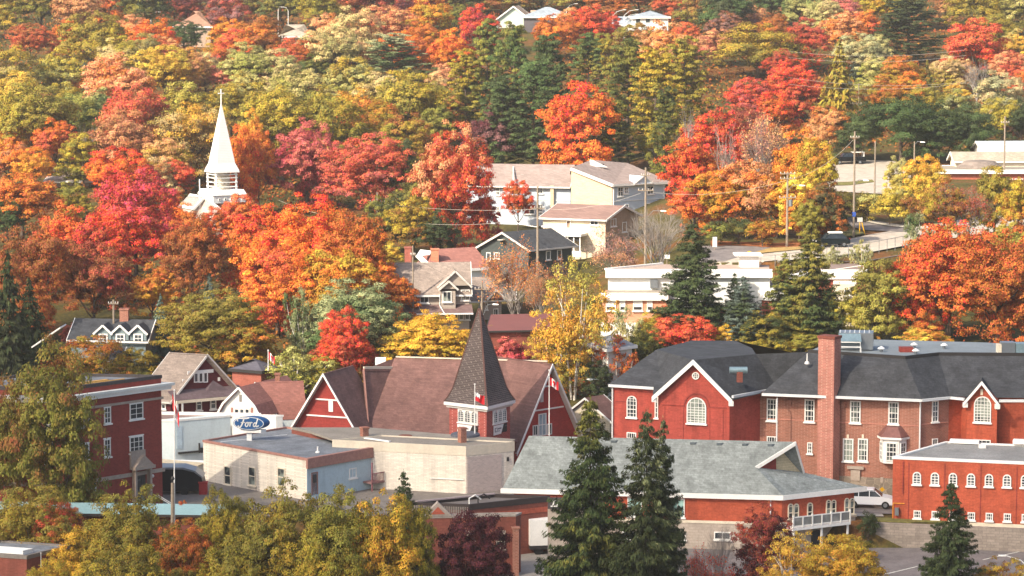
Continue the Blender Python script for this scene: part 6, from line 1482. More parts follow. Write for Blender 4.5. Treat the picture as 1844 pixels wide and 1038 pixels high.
def bare(name, seed, mat=M_greybark, stems=1, leaves=0, leaf=.014, levels=5, spread=.6):
    global rng; rng = np.random.default_rng(seed); t = MB(); tips = []
    for s in range(stems): branching(t, seed + s, levels=levels, tips=tips, start=(random.uniform(-.04, .04) * (stems > 1), random.uniform(-.04, .04) * (stems > 1), -.02), h=.34, r0=.02 / math.sqrt(stems), lean=(s - (stems - 1) / 2) * .35, spread=spread)
    v = np.array(t.v); zt = np.percentile(v[:, 2], 99.7); hw = np.percentile(np.abs(v[:, :2]), 99.5); v[:, 2] /= zt; v[:, :2] *= .5 / hw; t.v = [tuple(x) for x in v]
    tr = mb_mesh(t, name + '_branches', mat); cr = None
    if leaves:
        T0 = np.array([tuple(p) for p, d in tips]); T0[:, 2] /= zt; T0[:, :2] *= .5 / hw; idx = rng.integers(0, len(T0), leaves); pos = T0[idx] + rng.normal(0, .022, (leaves, 3))
        cr = leaf_mesh(name + '_crown', pos, unit(leaves) + np.array([0, 0, .5]), leaf * rng.uniform(.6, 1.3, leaves))
    return cr, tr
def airy(name, seed, nclump=170, nleaf=34, leaf=.011, mat=M_birch, clusters=9):
    """birch / poplar: upright plumes of small leaves with pale stems showing"""
    global rng; rng = np.random.default_rng(seed); random.seed(seed); t = MB(); P_, N_, T_, S_ = [], [], [], []
    for k in range(clusters):
        a = 2 * math.pi * k / clusters + random.random() * .5; d = .0 if k == 0 else random.uniform(.12, .3); top = 1.0 if k == 0 else random.uniform(.62, .95); e = Vector((math.cos(a) * d, math.sin(a) * d, top * .88))
        t.tube([(random.uniform(-.02, .02), random.uniform(-.02, .02), -.03), (e.x * .35, e.y * .35, .22), (e.x * .8, e.y * .8, top * .6), tuple(e)], [.011, .009, .006, .002], 5, False)
        for j in range(nclump // clusters):
            s = random.uniform(.22, 1.0); c = Vector((e.x * (.25 + .75 * s), e.y * (.25 + .75 * s), top * s)); rr = .1 * math.sin(math.pi * min(.97, s * .9 + .08)) + .03; o = unit(1)[0] * rr; c = np.array(tuple(c)) + o
            m = int(nleaf * random.uniform(.6, 1.4)); v = unit(m); cr = random.uniform(.03, .055); ct = random.random()
            P_.append(c + v * cr * (.3 + .8 * rng.random((m, 1))) * np.array([.85, .85, 1.3])); N_.append(v + o / (rr + .01) * .6 + np.array([0, 0, .3])); T_.append(.5 * ct + .5 * rng.random(m)); S_.append(leaf * rng.uniform(.7, 1.3, m))
    pos = np.concatenate(P_); hw = np.percentile(np.abs(pos[:, :2]), 99.3); pos[:, :2] *= .5 / hw; zt = np.percentile(pos[:, 2], 99.8); pos[:, 2] /= zt
    v = np.array(t.v); v[:, :2] *= .5 / hw; v[:, 2] /= zt; t.v = [tuple(x) for x in v]
    return leaf_mesh(name + '_crown', pos, np.concatenate(N_), np.concatenate(S_), aspect=.55, tint=np.concatenate(T_)), mb_mesh(t, name + '_trunk', mat)

def birch(name, seed):
    cr, _ = broadleaf(name, seed, nlobe=9, nclump=420, nleaf=52, leaf=.0098, clump=(.03, .055), bottom=.02, fill=.5)
    random.seed(seed); t = MB()
    for k in range(4):
        a = 1.3 + 1.6 * k + random.random(); l = .26 * random.uniform(.5, 1.1); x, y = math.cos(a) * l, math.sin(a) * l
        t.tube([(x * .1, y * .1, -.04), (x * .3, y * .3, .2), (x * .7, y * .7, .45), (x, y, .8)], [.015, .012, .009, .002], 6, False)
        for j in range(3): z = random.uniform(.25, .6); b = a + random.uniform(-1, 1); t.tube([(x * z * 1.1, y * z * 1.1, z), (x * z + math.cos(b) * .15, y * z + math.sin(b) * .15, z + .16)], [.006, .002], 4, False)
    return cr, mb_mesh(t, name + '_trunk', M_birch)
PROTO = {
 'm': [broadleaf('maple', 11 + k, nlobe=6 + k % 3, nclump=290, nleaf=120, leaf=.0115, clump=(.03, .08)) for k in range(6)],            # far broadleaf
 'M': [broadleaf('big_maple', 31 + k, nlobe=9 + k, nclump=560, nleaf=100, leaf=.0092, clump=(.03, .06), bottom=.0) for k in range(4)],  # near broadleaf, fine leaves
 'o': [broadleaf('oak', 51 + k, nlobe=8, nclump=230, nleaf=150, leaf=.0112, clump=(.04, .095), flat=1.1) for k in range(4)],
 's': [spruce('spruce', 61 + k, 30, 11, 16, .052) for k in range(3)],
 'S': [spruce('big_spruce', 71, 50, 18, 120, .0145, w0=.5, droop=.24, sparse=.1, shape=.66), spruce('big_spruce', 72, 44, 16, 112, .015, w0=.5, droop=.26, sparse=.18, shape=.64), spruce('big_spruce', 73, 46, 17, 110, .015, w0=.5, droop=.2, sparse=.12, shape=.72)],
 'p': [pine('pine', 81 + k) for k in range(4)],
 'a': [airy('birch', 91 + k, 260, 44, .016, clusters=7) for k in range(3)],
 'A': [birch('big_birch', 95 + k) for k in range(2)],
 'b': [bare('bare_tree', 101 + k) for k in range(3)],
 'B': [bare('thin_tree', 111 + k, stems=3, leaves=7000, leaf=.0105, levels=5) for k in range(2)],
 'w': [bare('bare_shrub', 121 + k, stems=4, levels=5, spread=.45) for k in range(1)],
 'c': [broadleaf('shrub', 131 + k, nlobe=5, nclump=90, nleaf=70, leaf=.02, clump=(.08, .13), bottom=.0) for k in range(2)],
}
KIND = {'m': ('maple_tree', 'maple'), 'M': ('maple_tree', 'maple'), 'o': ('broadleaf_tree', 'broadleaf tree'), 's': ('spruce_tree', 'spruce'), 'S': ('spruce_tree', 'spruce'), 'p': ('pine_tree', 'pine'),
        'a': ('birch_tree', 'feathery birch'), 'A': ('birch_tree', 'feathery birch'), 'b': ('bare_tree', 'leafless tree'), 'B': ('thin_leaved_tree', 'thin leaved tree'), 'w': ('bare_tree', 'leafless many-stemmed tree'), 'c': ('shrub', 'shrub')}
CN = {  # leaf colours: name -> (word, srgb of the leaf itself)
 'R': ('scarlet', '#d04a28'), 'r': ('coral red', '#ce6240'), 'C': ('crimson', '#a83840'), 'K': ('rose pink', '#c8685c'), 'O': ('orange', '#d87e30'), 'o': ('burnt orange', '#b4682e'), 'G': ('golden', '#d29f38'),
 'Y': ('yellow', '#ceb448'), 'y': ('olive gold', '#a48e30'), 'L': ('lime green', '#9c9644'), 'g': ('olive green', '#807a34'), 'D': ('dark green', '#434c2e'), 'E': ('deep green', '#506236'), 'B': ('russet brown', '#8e5a32'),
 'M': ('maroon', '#54262a'), 'P': ('salmon', '#cc9464'), 'T': ('straw coloured', '#c8b078'), 'U': ('dusty mauve', '#946c66'), 'W': ('silvery green', '#9a9c70'), 'b': ('blue green', '#5e6e62'), 'N': ('pale green', '#aaa262'), 'S': ('grey', '#9a8f84'), 'F': ('bottle green', '#3e4828'), 'X': ('rosy red', '#a04e38')}

# px, top row, width, height down to its foot (0 = from width), kind, colour one, colour two, bias, optional own label -- as measured in the photograph
TREES = '''
10 -30 90 0 m g y 0
75 -42 95 0 m g B 0
140 -25 95 0 m B P 0
200 -32 80 0 m O r 0
262 -36 95 0 m D g 0
335 -12 62 0 m X M 0
410 -15 85 0 m U X 0
457 -20 62 0 m B g 0
505 -25 75 0 m E g 0
541 -30 45 0 m C K 0
575 -20 75 0 m g y 0
622 -25 70 0 m B r 0
690 -40 80 0 m M X 0
760 -30 80 0 m M r 0
830 -30 80 62 m D g 0
905 -35 95 62 m B g 0
975 -38 85 62 m D B 0
1040 -30 85 62 m B g 0
1095 -24 75 62 m B O 0
1150 -32 85 62 m B X 0
1206 -20 62 62 m r B 0
1250 -35 85 0 m g B 0
1305 -20 90 0 m E D 0
1388 -32 70 0 m D E 0
1440 -30 75 0 m N E 0
1510 -15 80 80 o U K 0 | rosy mauve rounded tree at the top edge, right of centre
1573 -18 62 0 m G y 0
1620 -40 85 0 m g y 0
1702 -8 55 0 m P B 0
1755 -32 95 0 m g y 0
1822 -28 90 0 m g N 0
645 12 105 0 m P T 0
690 10 95 0 m r P 0
716 18 62 0 m y Y 0
775 -6 95 0 m y O 0
822 8 60 0 m D g 0
862 8 72 100 m C R 0 | crimson maple just left of the mint green house
762 40 72 0 m O o 0
728 55 80 0 m r O 0
812 52 88 105 m R O 0 | orange red maple below and left of the crimson hilltop maple
1030 14 60 0 m O P 0
1002 27 82 85 m O o 0 | burnt orange maple between the mint green house and the hilltop lamps
1067 8 78 95 m r R 0 | coral red maple just left of the tall hilltop lamps
1097 22 46 70 m K R 0
1147 42 85 0 m B g 0
1195 38 105 0 m O P 0
1086 60 55 70 m y g 0
1285 52 62 0 m K P 0
1305 20 65 0 m U B 0
1357 9 58 0 m U P 0
1364 42 135 100 o g y 0 | wide domed olive green tree near the top right of centre
1396 24 62 0 m O B 0
1452 32 85 0 m R X 0
1482 -6 72 0 m N T 0
1522 20 75 0 m O P 0
1561 18 60 0 m r O 0
1635 5 140 110 p F D 0
1758 33 120 112 m R r 0 | bright red maple standing alone near the top right corner
1795 25 70 0 m y g 0
1832 52 66 0 m G N 0
1232 40 60 0 m O r 0
1376 74 55 0 m O G 0
1408 88 66 0 m R X 0
1425 108 100 0 m r R 0
1350 140 80 0 m K R 0
1440 132 75 85 m R r .1
1395 165 90 0 m o R 0
1510 70 82 165 s y g 0 | tall olive spruce left of the deep green maples
1541 98 34 55 s D b 0
1545 60 80 0 m T W 0
1578 62 62 0 m W N 0
1580 100 75 0 m L N 0
1620 100 85 0 m y o 0
1638 130 72 0 m y O 0
1669 107 32 75 s D g 0
1702 100 66 0 m y T 0
1730 106 56 0 m P T 0
1758 112 62 95 b S S 0
1722 150 50 55 m G Y 0 | small golden tree beside the little white gabled house
1800 128 105 0 m T W 0
1816 93 66 0 m r P 0
1838 125 60 0 m O r 0
1720 160 80 0 m W g 0
1545 200 95 92 o E F 0
1622 172 135 123 o E F 0
1690 182 110 113 o E F 0
1750 186 76 110 o E D 0
1803 176 80 0 m y L 0
1838 180 50 90 m F D 0
1665 150 70 0 m y g 0
1590 150 70 0 m y o 0
705 67 130 95 p E W 0
877 50 85 200 p E g 0
925 55 90 225 p E g 0
985 78 100 220 p E F 0
838 100 90 150 p g y 0
1060 72 85 160 p g E 0
1130 84 115 210 p g F 0
1180 100 110 200 p g y 0
1232 80 110 180 p y g 0
905 150 105 170 p E D 0
960 120 115 200 p D E 0
1100 190 90 130 p F g 0
1200 170 70 170 p g F 0
880 196 95 125 m U M 0 | dusty mauve tree above the left end of the apartment block
1041 148 138 190 m O R -.03 | big orange maple standing among dark pines above the apartment roof
1290 198 115 160 m X R 0
1250 240 105 165 m R o 0
1336 190 80 0 m K X 0
1376 203 115 165 B U P 0
1487 192 66 100 m P o 0
1440 232 105 175 m y O 0
1468 254 95 170 m o y 0
1345 290 110 140 m O P 0
1400 300 105 130 m G O 0
1440 310 90 125 m O Y 0
1300 305 105 125 m y O 0
1250 320 90 110 m O r 0
1483 330 75 110 m o D 0
1305 222 46 200 b S S 0
1232 190 50 190 b S S 0
1330 392 66 50 c g D 0
1290 398 60 46 c D g 0
1373 396 66 50 c o y 0
1500 372 56 66 m D F 0
1455 360 60 84 m y g 0
18 78 115 0 m N y 0
55 42 68 0 m r B 0
111 88 95 0 m N y 0
121 36 66 0 m r O 0
160 80 34 52 s b D 0
170 22 110 0 m y g 0
240 27 75 0 m O P 0
278 33 85 0 m R O 0 | coral and orange maple just left of the brown hipped roof, upper left
331 38 62 0 m E D 0
215 65 85 0 m T y 0
258 60 76 0 m y N 0
290 66 66 0 m r P 0
210 96 125 0 m O P 0
190 116 78 0 m U P 0
297 82 95 0 m G Y 0
336 86 86 0 m G P 0
370 95 66 0 m P T 0
374 92 36 62 b S S 0
402 116 55 0 m P K 0
442 76 96 0 m L N 0
415 32 85 0 m y O 0
470 28 95 0 m O B 0
426 52 84 0 m O r 0
502 88 86 0 m N T 0
532 68 76 0 m o r 0
563 97 56 0 m E g 0
592 24 86 0 m O P 0
602 48 95 0 m N T 0
588 80 56 0 m U B 0
30 128 95 0 m y Y 0
60 148 140 0 m y g 0
158 124 60 0 m O o 0
115 150 80 0 m g y 0
135 168 85 0 m E L 0
187 158 80 0 m E N 0
243 152 118 150 o P r .02 | large salmon and red maple left of the white spire tip
335 148 115 0 m y L 0
416 150 85 0 m g y 0
440 128 95 0 m y N 0
490 150 125 0 m g y 0
540 124 105 0 m L N 0
592 153 115 0 m y g 0
630 102 105 0 m N y 0
735 126 125 0 m L y 0
680 130 95 0 m y T 0
632 160 105 0 m y G 0
668 180 115 0 m y o 0
800 114 66 0 m T P 0
822 158 76 0 m P o 0
772 168 70 0 m o y 0
790 190 76 0 m L g 0
732 204 105 0 m y B 0
700 222 90 0 m g y 0
655 220 55 90 m M X 0
64 184 76 0 m P N 0
27 218 76 0 m G O 0
98 213 80 105 m r O 0
17 248 86 0 m P O 0
58 266 76 0 m G O 0
158 226 44 110 b S S 0 | white leafless tree standing among the trees at far left
186 200 80 0 m y g 0
150 240 90 0 m g y 0
210 266 106 0 m O R 0
236 200 125 0 m P B 0
345 186 118 150 o T G 0 | pale straw and orange tree just left of the steeple
296 218 90 0 m T y 0
300 250 90 0 m y P 0
452 197 56 150 m O G 0
432 226 76 170 m R O 0 | scarlet and orange maple touching the right side of the steeple
466 235 70 150 m O o 0
509 170 130 165 m g y 0
600 170 130 160 m g y 0
553 216 132 165 M C K 0 | round crimson maple right of the white steeple
667 240 152 165 M K r .05 | spreading rose pink maple between the crimson maple and the tall scarlet maple
722 250 80 150 m g D 0
820 221 138 235 M R P -.06 | tall scarlet maple directly left of the apartment block
870 340 56 110 m C R 0
280 284 86 0 m o T 0
313 288 66 0 m R r 0
40 312 150 120 m O o 0
130 328 66 0 m y g 0
15 362 56 80 m D E 0
245 306 185 200 M R C 0 | broad bright red maple below and left of the steeple base
120 366 125 165 m R o 0
180 385 120 170 m X R 0
72 402 165 205 M o B .02 | large brown orange maple at left above the blue cottage
170 440 110 160 m B X 0
18 450 90 230 s D F 0
55 500 80 150 s D F 0
347 382 118 190 M B o -.03 | russet brown maple left of the orange mass below the steeple
275 476 80 115 m G o 0
470 368 135 190 m O R 0
560 352 165 215 M O R 0
645 380 150 210 M O o 0
500 425 160 185 M r O .03
600 450 130 165 m O y 0
700 480 105 120 m o O 0
430 350 80 110 m O r 0
745 354 88 115 m B y 0
700 438 56 55 m G Y 0
690 350 80 110 m D g 0
740 330 80 110 m D g 0
780 380 80 90 m F D 0
385 522 175 155 M y g 0
378 490 36 90 s b b 0
290 530 52 110 s b b 0
262 590 60 66 s b D 0
440 570 120 110 m y o 0
546 520 66 130 a W E 0
640 505 185 155 M E W 0 | wide green leafy tree left of the twin gabled house
530 624 120 90 a L N 0
575 640 80 70 m g y 0
622 557 112 140 M X R .02 | dark red round maple above the left end of the church hall roof
775 562 160 120 M y G .04 | domed golden olive tree left of the dark shingled spire
922 598 84 100 m C K 0 | small crimson tree right of the dark shingled spire
870 588 62 105 m Y g 0
1032 465 152 255 A G L 0 | tall yellow birch with white limbs in front of the white commercial building
925 432 130 165 B P o 0
980 470 70 140 B P B 0
1110 414 110 110 B P U 0
1190 375 150 130 w S S 0 | grey leafless thicket right of the beige brick house
933 325 50 90 m o R 0
1112 604 80 110 a o r 0
1130 552 50 95 a N W 0
1000 570 110 150 A L G 0
1172 560 60 80 m o y 0
1165 582 70 105 o F g 0
1075 650 60 75 m F D 0
1228 568 110 90 m R r 0 | bright red maple above the left part of the school roof
1202 550 56 70 m o r 0
1246 398 150 235 S D F 0 | tall dark spruce directly in front of the white commercial building
1322 490 70 130 S F D 0
1338 495 105 145 S F b 0
1458 396 135 240 S F g 0
1412 452 110 180 S F g 0
1378 560 100 90 m y F 0
1310 583 60 60 m y G 0
1440 590 90 60 m y g 0
1582 468 120 160 m L g 0
1520 522 80 110 m L y 0
1500 443 42 52 a N W 0
1551 432 42 66 a W N 0
1655 383 56 92 a W E 0
1708 398 205 225 M o R -.11 | left of the two great orange and red maples at the right
1795 408 190 225 M o R -.15 | right one of the two great orange and red maples at the right
1640 476 115 145 M o R .03
1672 588 95 60 m Y o 0
1618 282 56 100 m Y N 0
1665 279 76 125 m Y G 0
1700 318 90 125 m y B 0
1738 330 95 115 B B X 0
1790 300 86 130 m y g 0
1832 322 66 130 m o y 0
1820 400 70 90 m y L 0
1520 345 66 52 c N Y 0
1562 347 66 54 c Y N 0
1602 350 66 56 c Y y 0
1636 352 50 54 c y B 0
1540 362 50 36 c M U 0
98 614 210 400 M g B -.06 | large olive and rust tree covering the three storey brick block at far left
0 672 90 310 M g B 0
168 603 135 125 m y o 0
240 628 80 90 m g y 0
322 362 75 100 m R O 0
385 372 60 90 m o R 0
425 368 50 90 m O R 0
130 582 40 60 m X M 0
62 872 190 192 M y g 0
165 935 140 170 M y G 0
385 925 120 190 M y g 0
100 898 100 170 M y r 0
235 875 170 240 M y g 0
215 985 180 200 M g y 0
92 1002 110 170 M G y 0
330 902 50 130 m R o 0
330 935 110 200 M g o 0
250 985 120 190 M G y 0
415 878 110 240 M y g 0
510 872 175 290 M y g 0
615 882 170 300 M y g 0
690 890 160 290 M y G -.04
745 900 110 270 M g y 0
430 960 160 220 M y g 0
570 960 160 220 M g y 0
700 985 160 200 M y G 0
728 845 100 230 S F D 0 | small dark spruce rising beside the pale blue wall balcony
852 915 165 240 M M M 0 | dark maroon leaved tree in front of the brick pediment building
1062 712 205 440 S F g -.1 | left one of the two big spruces in front of the grey shingled hall
1163 733 180 430 S F W -.12 | right one of the two big spruces in front of the grey shingled hall
1192 748 110 400 S F W -.12
1708 864 145 300 S F D 0 | lone spruce in front of the low red building with arched windows
1378 906 118 175 M M X 0 | maroon leaved tree beside the white balcony of the hall
1272 985 100 130 B R r 0
1290 945 90 140 w S S 0
1425 955 130 170 A G Y 0
1512 962 160 180 M G y 0
1800 1008 140 150 M o y 0
1563 922 42 64 c F D 0
1545 972 60 36 c g y 0
1404 760 18 60 c F D 0
'''
LM = [(395, 280, 'the white steeple'), (553, 290, 'the round crimson maple'), (820, 320, 'the tall scarlet maple'), (667, 315, 'the rose pink maple'), (1041, 220, 'the orange maple amid pines'),
 (1050, 335, 'the apartment block'), (915, 40, 'the mint green house'), (1165, 35, 'the white hilltop house'), (350, 35, 'the brown hilltop roof'), (512, 30, 'the double street lamp'), (1527, 288, 'the parked pickup'),
 (1497, 436, 'the dark car on the road'), (1625, 378, 'the blank white sign'), (1800, 260, 'the white metal building'), (1758, 80, 'the lone red maple'), (1510, 140, 'the tall olive spruce'), (190, 595, 'the blue cottage'),
 (312, 670, 'the maroon house'), (475, 730, 'the gambrel cottage'), (865, 640, 'the dark shingled spire'), (800, 535, 'the twin gabled house'), (955, 435, 'the dark green bungalow'), (1062, 405, 'the beige brick house'),
 (1300, 520, 'the white commercial building'), (1032, 580, 'the tall yellow birch'), (1250, 690, 'the school front gable'), (1760, 720, 'the school right gable'), (1750, 500, 'the great orange maples'), (1250, 850, 'the grey shingled hall'),
 (1730, 880, 'the arched window building'), (240, 760, 'the three storey block'), (852, 960, 'the maroon tree by the pediment'), (455, 840, 'the beige flat building'), (312, 930, 'the front flagpole'), (158, 260, 'the white leafless tree'),
 (862, 50, 'the crimson hilltop maple'), (1364, 70, 'the wide domed tree'), (243, 210, 'the large salmon maple'), (245, 370, 'the broad red maple'), (72, 480, 'the brown orange maple'), (880, 240, 'the mauve tree'), (1622, 230, 'the deep green trees'),
 (1510, 5, 'the rosy mauve tree'), (1125, 60, 'the hilltop lamps'), (278, 60, 'the coral maple'), (622, 610, 'the dark red maple'), (775, 600, 'the golden olive tree'), (1246, 500, 'the tall dark spruce'), (1684, 190, 'the little white house')]
USED = set()
def relation(x, y, lm):
    dx, dy = x - lm[0], y - lm[1]
    h_ = 'left' if dx < 0 else 'right'; v_ = 'above' if dy < 0 else 'below'
    if abs(dx) > 2.2 * abs(dy): r = h_ + ' of'
    elif abs(dy) > 2.2 * abs(dx): r = v_
    else: r = v_ + ' and ' + h_ + ' of'
    d = math.hypot(dx, dy); return ('just ' if d < 75 else 'far ' if d > 230 else '') + r + ' ' + lm[2]
def auto_label(base, x, y):
    c = sorted(LM, key=lambda l: math.hypot(l[0] - x, l[1] - y))
    opts = [base + ' ' + relation(x, y, c[i]) for i in (0, 1, 2)]
    opts += [base + ' ' + relation(x, y, c[i]) + ', ' + relation(x, y, c[j]) for i in range(4) for j in range(i + 1, 6)]
    for o in opts:
        o = o.strip()
        if o not in USED and len(o.split()) <= 16: USED.add(o); return o
    return opts[0]
def words(kind, a, b):
    k = KIND[kind][1]
    if kind in 'bw': return 'grey ' + k
    wa, wb = CN[a][0], CN[b][0]
    return (wa + ' ' + k) if a == b else wa + ' and ' + wb + ' ' + k
from collections import defaultdict
cyc = defaultdict(int); tree_boxes = []; rt = random.Random(5)
def leaf_col(k):
    c = lin(CN[k][1]); j = rt.uniform(.9, 1.12); return [min(.9, c[0] * j * rt.uniform(.95, 1.05)), min(.9, c[1] * j * rt.uniform(.92, 1.08)), min(.9, c[2] * j)]
def plant(px, top, wd, ht, kind, a, b, bias, label):
    foot = top + ht; g = G(px, foot); g.z -= .15
    p = P(px, top, g.y); hgt = max(.8, p.z - g.z); wm = wd / F * g.y * (1.14 if kind in 'mo' else 1.06)
    k = cyc[kind]; cyc[kind] += 1; cm, tm = PROTO[kind][k % len(PROTO[kind])]
    nm = KIND[kind][0]; lb = label or auto_label(words(kind, a, b), px, top + wd * .4)
    grp = {'tree': 'trees on the hillside and in the town', 'shrub': 'garden shrubs'}['shrub' if kind == 'c' else 'tree']
    t = thing(nm, lb, 'shrub' if kind == 'c' else 'tree', g, grp); t.rotation_euler = (0, 0, rt.uniform(0, 6.28)); t.scale = (wm, wm, hgt)
    if cm:
        c = bpy.data.objects.new('crown', cm); COL.objects.link(c); c.parent = t; c.color = (*leaf_col(a), 1); c['colour_two'] = leaf_col(b); c['blend_bias'] = float(bias)
    s = bpy.data.objects.new('trunk', tm); COL.objects.link(s); s.parent = t
    tree_boxes.append((px, top, wd, ht, a, b, kind)); return t
rows = [l for l in TREES.strip().split('\n')]
for l in rows:
    d, _, lb = l.partition('|'); q = d.split(); 
    if lb.strip(): USED.add(lb.strip())
for l in rows:
    d, _, lb = l.partition('|'); q = d.split(); px, top, wd, ht = map(float, q[:4])
    if ht == 0: ht = wd * 1.12
    plant(px, top, wd, ht, q[4], q[5], q[6], float(q[7]), lb.strip())
# gaps in the wood: further trees wherever no listed crown covers the slope
NOGO = [(870, 262, 1215, 480), (1470, 250, 1844, 470), (1190, 400, 1844, 640), (340, 300, 450, 360), (680, 430, 1220, 640), (-50, 560, 1900, 1100), (1740, 215, 1900, 350), (875, 10, 965, 75), (1095, 15, 1200, 70)]
def covered(x, y, m=.34):
    return any(abs(x - b[0]) < b[2] * m and b[1] + b[2] * .15 < y < b[1] + min(b[3], b[2]) * .75 for b in tree_boxes)
nfill = 0
for y in range(-10, 560, 30):
    for x in range(-20, 1870, 38):
        xx, yy = x + rt.uniform(-12, 12), y + rt.uniform(-10, 10)
        if any(n[0] < xx < n[2] and n[1] < yy + 10 < n[3] for n in NOGO) or covered(xx, yy) or len(tree_boxes) > 330: continue
        nb = min(tree_boxes, key=lambda b: math.hypot(b[0] - xx, b[1] + b[2] * .4 - yy) + (1e6 if b[6] in 'bwBcSs' else 0)); wd = rt.uniform(62, 92) * (.8 if yy < 60 else 1)
        plant(xx, yy - wd * .45, wd, wd * 1.15, 'm', nb[4], nb[5], 0, ''); nfill += 1
if 0: print('trees', len(tree_boxes), 'fill', nfill)
# undergrowth between the trunks
rng = np.random.default_rng(99); n = 90000
yy = rng.uniform(318, 700, n * 2); xx = np.clip(rng.normal(0, .13, n * 2), -.33, .33) * yy
ok = np.ones(n * 2, bool)
fz = yy * CP - (terr(xx, yy) - CZ) * SP; upp = yy * SP + (terr(xx, yy) - CZ) * CP; qx = 922 + F * xx / fz; qy = 519 - F * upp / fz
for nn in ((860, 262, 1225, 640), (1190, 425, 1844, 640), (1440, 275, 1900, 470), (680, 430, 1100, 640), (1270, 430, 1500, 470), (880, 40, 970, 130), (100, 560, 270, 700)): ok &= ~((qx > nn[0]) & (qx < nn[2]) & (qy > nn[1]) & (qy < nn[3]))
xx, yy = xx[ok][:n], yy[ok][:n]; lump = .5 + .5 * np.sin(xx * .9 + 3 * np.sin(yy * .31)) * np.sin(yy * .8 + 2 * np.sin(xx * .4)); zz_ = terr(xx, yy) + rng.random(len(xx)) ** 1.5 * (0.3 + 2.2 * lump)
me = leaf_mesh('undergrowth', np.stack([xx, yy, zz_], 1), unit(len(xx)) + np.array([0, -.3, .8]), rng.uniform(.18, .42, len(xx)), mat=M_leaf)
ug = bpy.data.objects.new('undergrowth', me); COL.objects.link(ug); ug.color = (*lin('#5c5a26'), 1); ug['colour_two'] = list(lin('#8a5424')); ug['blend_bias'] = 0.02; tag(ug, 'low tangled undergrowth on the wooded slope', 'undergrowth', kind='stuff')

# ------------------------------------------------------------------ vehicles, poles, lamps, flags, wires, signs
M_wood = surf('pole_wood', '#8a7c6c', .9, var=.15, nscale=2); M_tyre = surf('tyre_rubber', '#1c1c1c', .8, var=.05)
def bend(p0, p1, sag, n=12):
    return [Vector(p0).lerp(Vector(p1), k / n) - Vector((0, 0, sag * 4 * (k / n) * (1 - k / n))) for k in range(n + 1)]
def pole(px, foot, top, label, arms=(), r=.15, lamp=None, transformer=False, mat=None, depth=None, name='utility_pole', cat='utility pole', insul=True):
    g = G(px, foot) if depth is None else P(px, foot, depth); tp = P(px, top, g.y); H_ = tp.z - g.z
    t = thing(name, label, cat, g, 'wooden utility poles' if name == 'utility_pole' else None)
    m = MB(); m.tube([g - Vector((0, 0, .3)), g + Vector((0, 0, H_))], [r, r * .72], 8); m.build('pole', mat or M_wood, t)
    for (ry, w_) in arms:
        z = P(px, ry, g.y).z; m = MB(); m.obox(Vector((g.x - w_ / 2, g.y - .2, z)), Vector((w_, 0, 0)), Vector((0, .1, 0)), Vector((0, 0, .12))); a = m.build('crossarm', M_wood, t)
        for k in (-.45, -.2, .2, .45):
            m = MB(); m.lathe((g.x + k * w_, g.y - .15, z + .12), [(0, .04), (.1, .06), (.2, .03)], 6); m.build('insulator', M_trimg, a)
    if lamp:
        ly, ex, ey = lamp; a = P(px, ly, g.y); b = P(ex, ey, g.y - .6); mid_ = a.lerp(b, .5) + Vector((0, 0, abs(b.z - a.z) * .35 + .15))
        m = MB(); m.tube([a, mid_, b], .05, 6); la = m.build('lamp_arm', M_metal, t)
        d = (b - a); d.z = 0; d.normalize(); m = MB(); s_ = Vector((-d.y, d.x, 0)); m.hexa([b + s_ * .14 - Vector((0, 0, .08)), b - s_ * .14 - Vector((0, 0, .08)), b - s_ * .1 + d * .75 - Vector((0, 0, .06)), b + s_ * .1 + d * .75 - Vector((0, 0, .06))], [b + s_ * .1 + Vector((0, 0, .08)), b - s_ * .1 + Vector((0, 0, .08)), b - s_ * .07 + d * .7 + Vector((0, 0, .04)), b + s_ * .07 + d * .7 + Vector((0, 0, .04))]); m.build('lamp_head', M_white, la)
    if transformer:
        z = P(px, transformer, g.y).z; m = MB(); m.lathe((g.x + .4, g.y - .3, z), [(0, .2), (.05, .27), (.8, .27), (.9, .15)], 12); m.build('transformer', M_metal, t)
    return g, tp
p680 = pole(680, 455, 347, 'wooden utility pole with two crossarms left of the tall scarlet maple', ((365, 2.2), (392, 2.2)), lamp=(440, 702, 427))
p968 = pole(968, 515, 336, 'tall wooden utility pole in front of the dark green bungalow', ((376, 1.9),), lamp=(412, 976, 408), r=.17)
p1162 = pole(1162, 480, 302, 'tall pale utility pole in front of the apartment block right wing', ((344, 2.0), (317, 1.2)), lamp=(395, 1190, 380), r=.17)
p1417 = pole(1417, 446, 310, 'utility pole with transformer and curved lamp beside the dark car road', ((314, 2.0), (323, 2.0), (357, 2.2)), lamp=(345, 1440, 334), transformer=372, r=.17)
p1537 = pole(1537, 428, 237, 'tallest utility pole at the road junction with blue sign plate', ((249, 1.2),), lamp=(335, 1555, 325), r=.16)
p1575 = pole(1575, 350, 255, 'plain utility pole between the parking lot and the hedge', (), r=.13)
p1646 = pole(1646, 310, 255, 'short utility pole above the yellow trees at right', (), lamp=(262, 1658, 256), r=.13)
p1808 = pole(1808, 322, 210, 'utility pole with lamp pair in front of the white metal building', ((222, 1.3),), r=.15)
p1762 = pole(1762, 276, 226, 'short wooden pole left of the white metal building', (), r=.13)
p1734 = pole(1739, 150, 108, 'thin far pole by the golden tree on the right slope', (), r=.1)
p1546 = pole(1546, 205, 150, 'far utility pole right of the olive spruce', ((188, 2.4),), r=.1)
p207 = pole(206, 655, 540, 'weathered grey green utility pole in front of the blue cottage', ((548, 1.2),), lamp=(605, 232, 590), transformer=None, r=.16)
p745 = pole(744, 600, 443, 'thin dark utility pole in front of the taupe town house', ((460, .6),), r=.11)
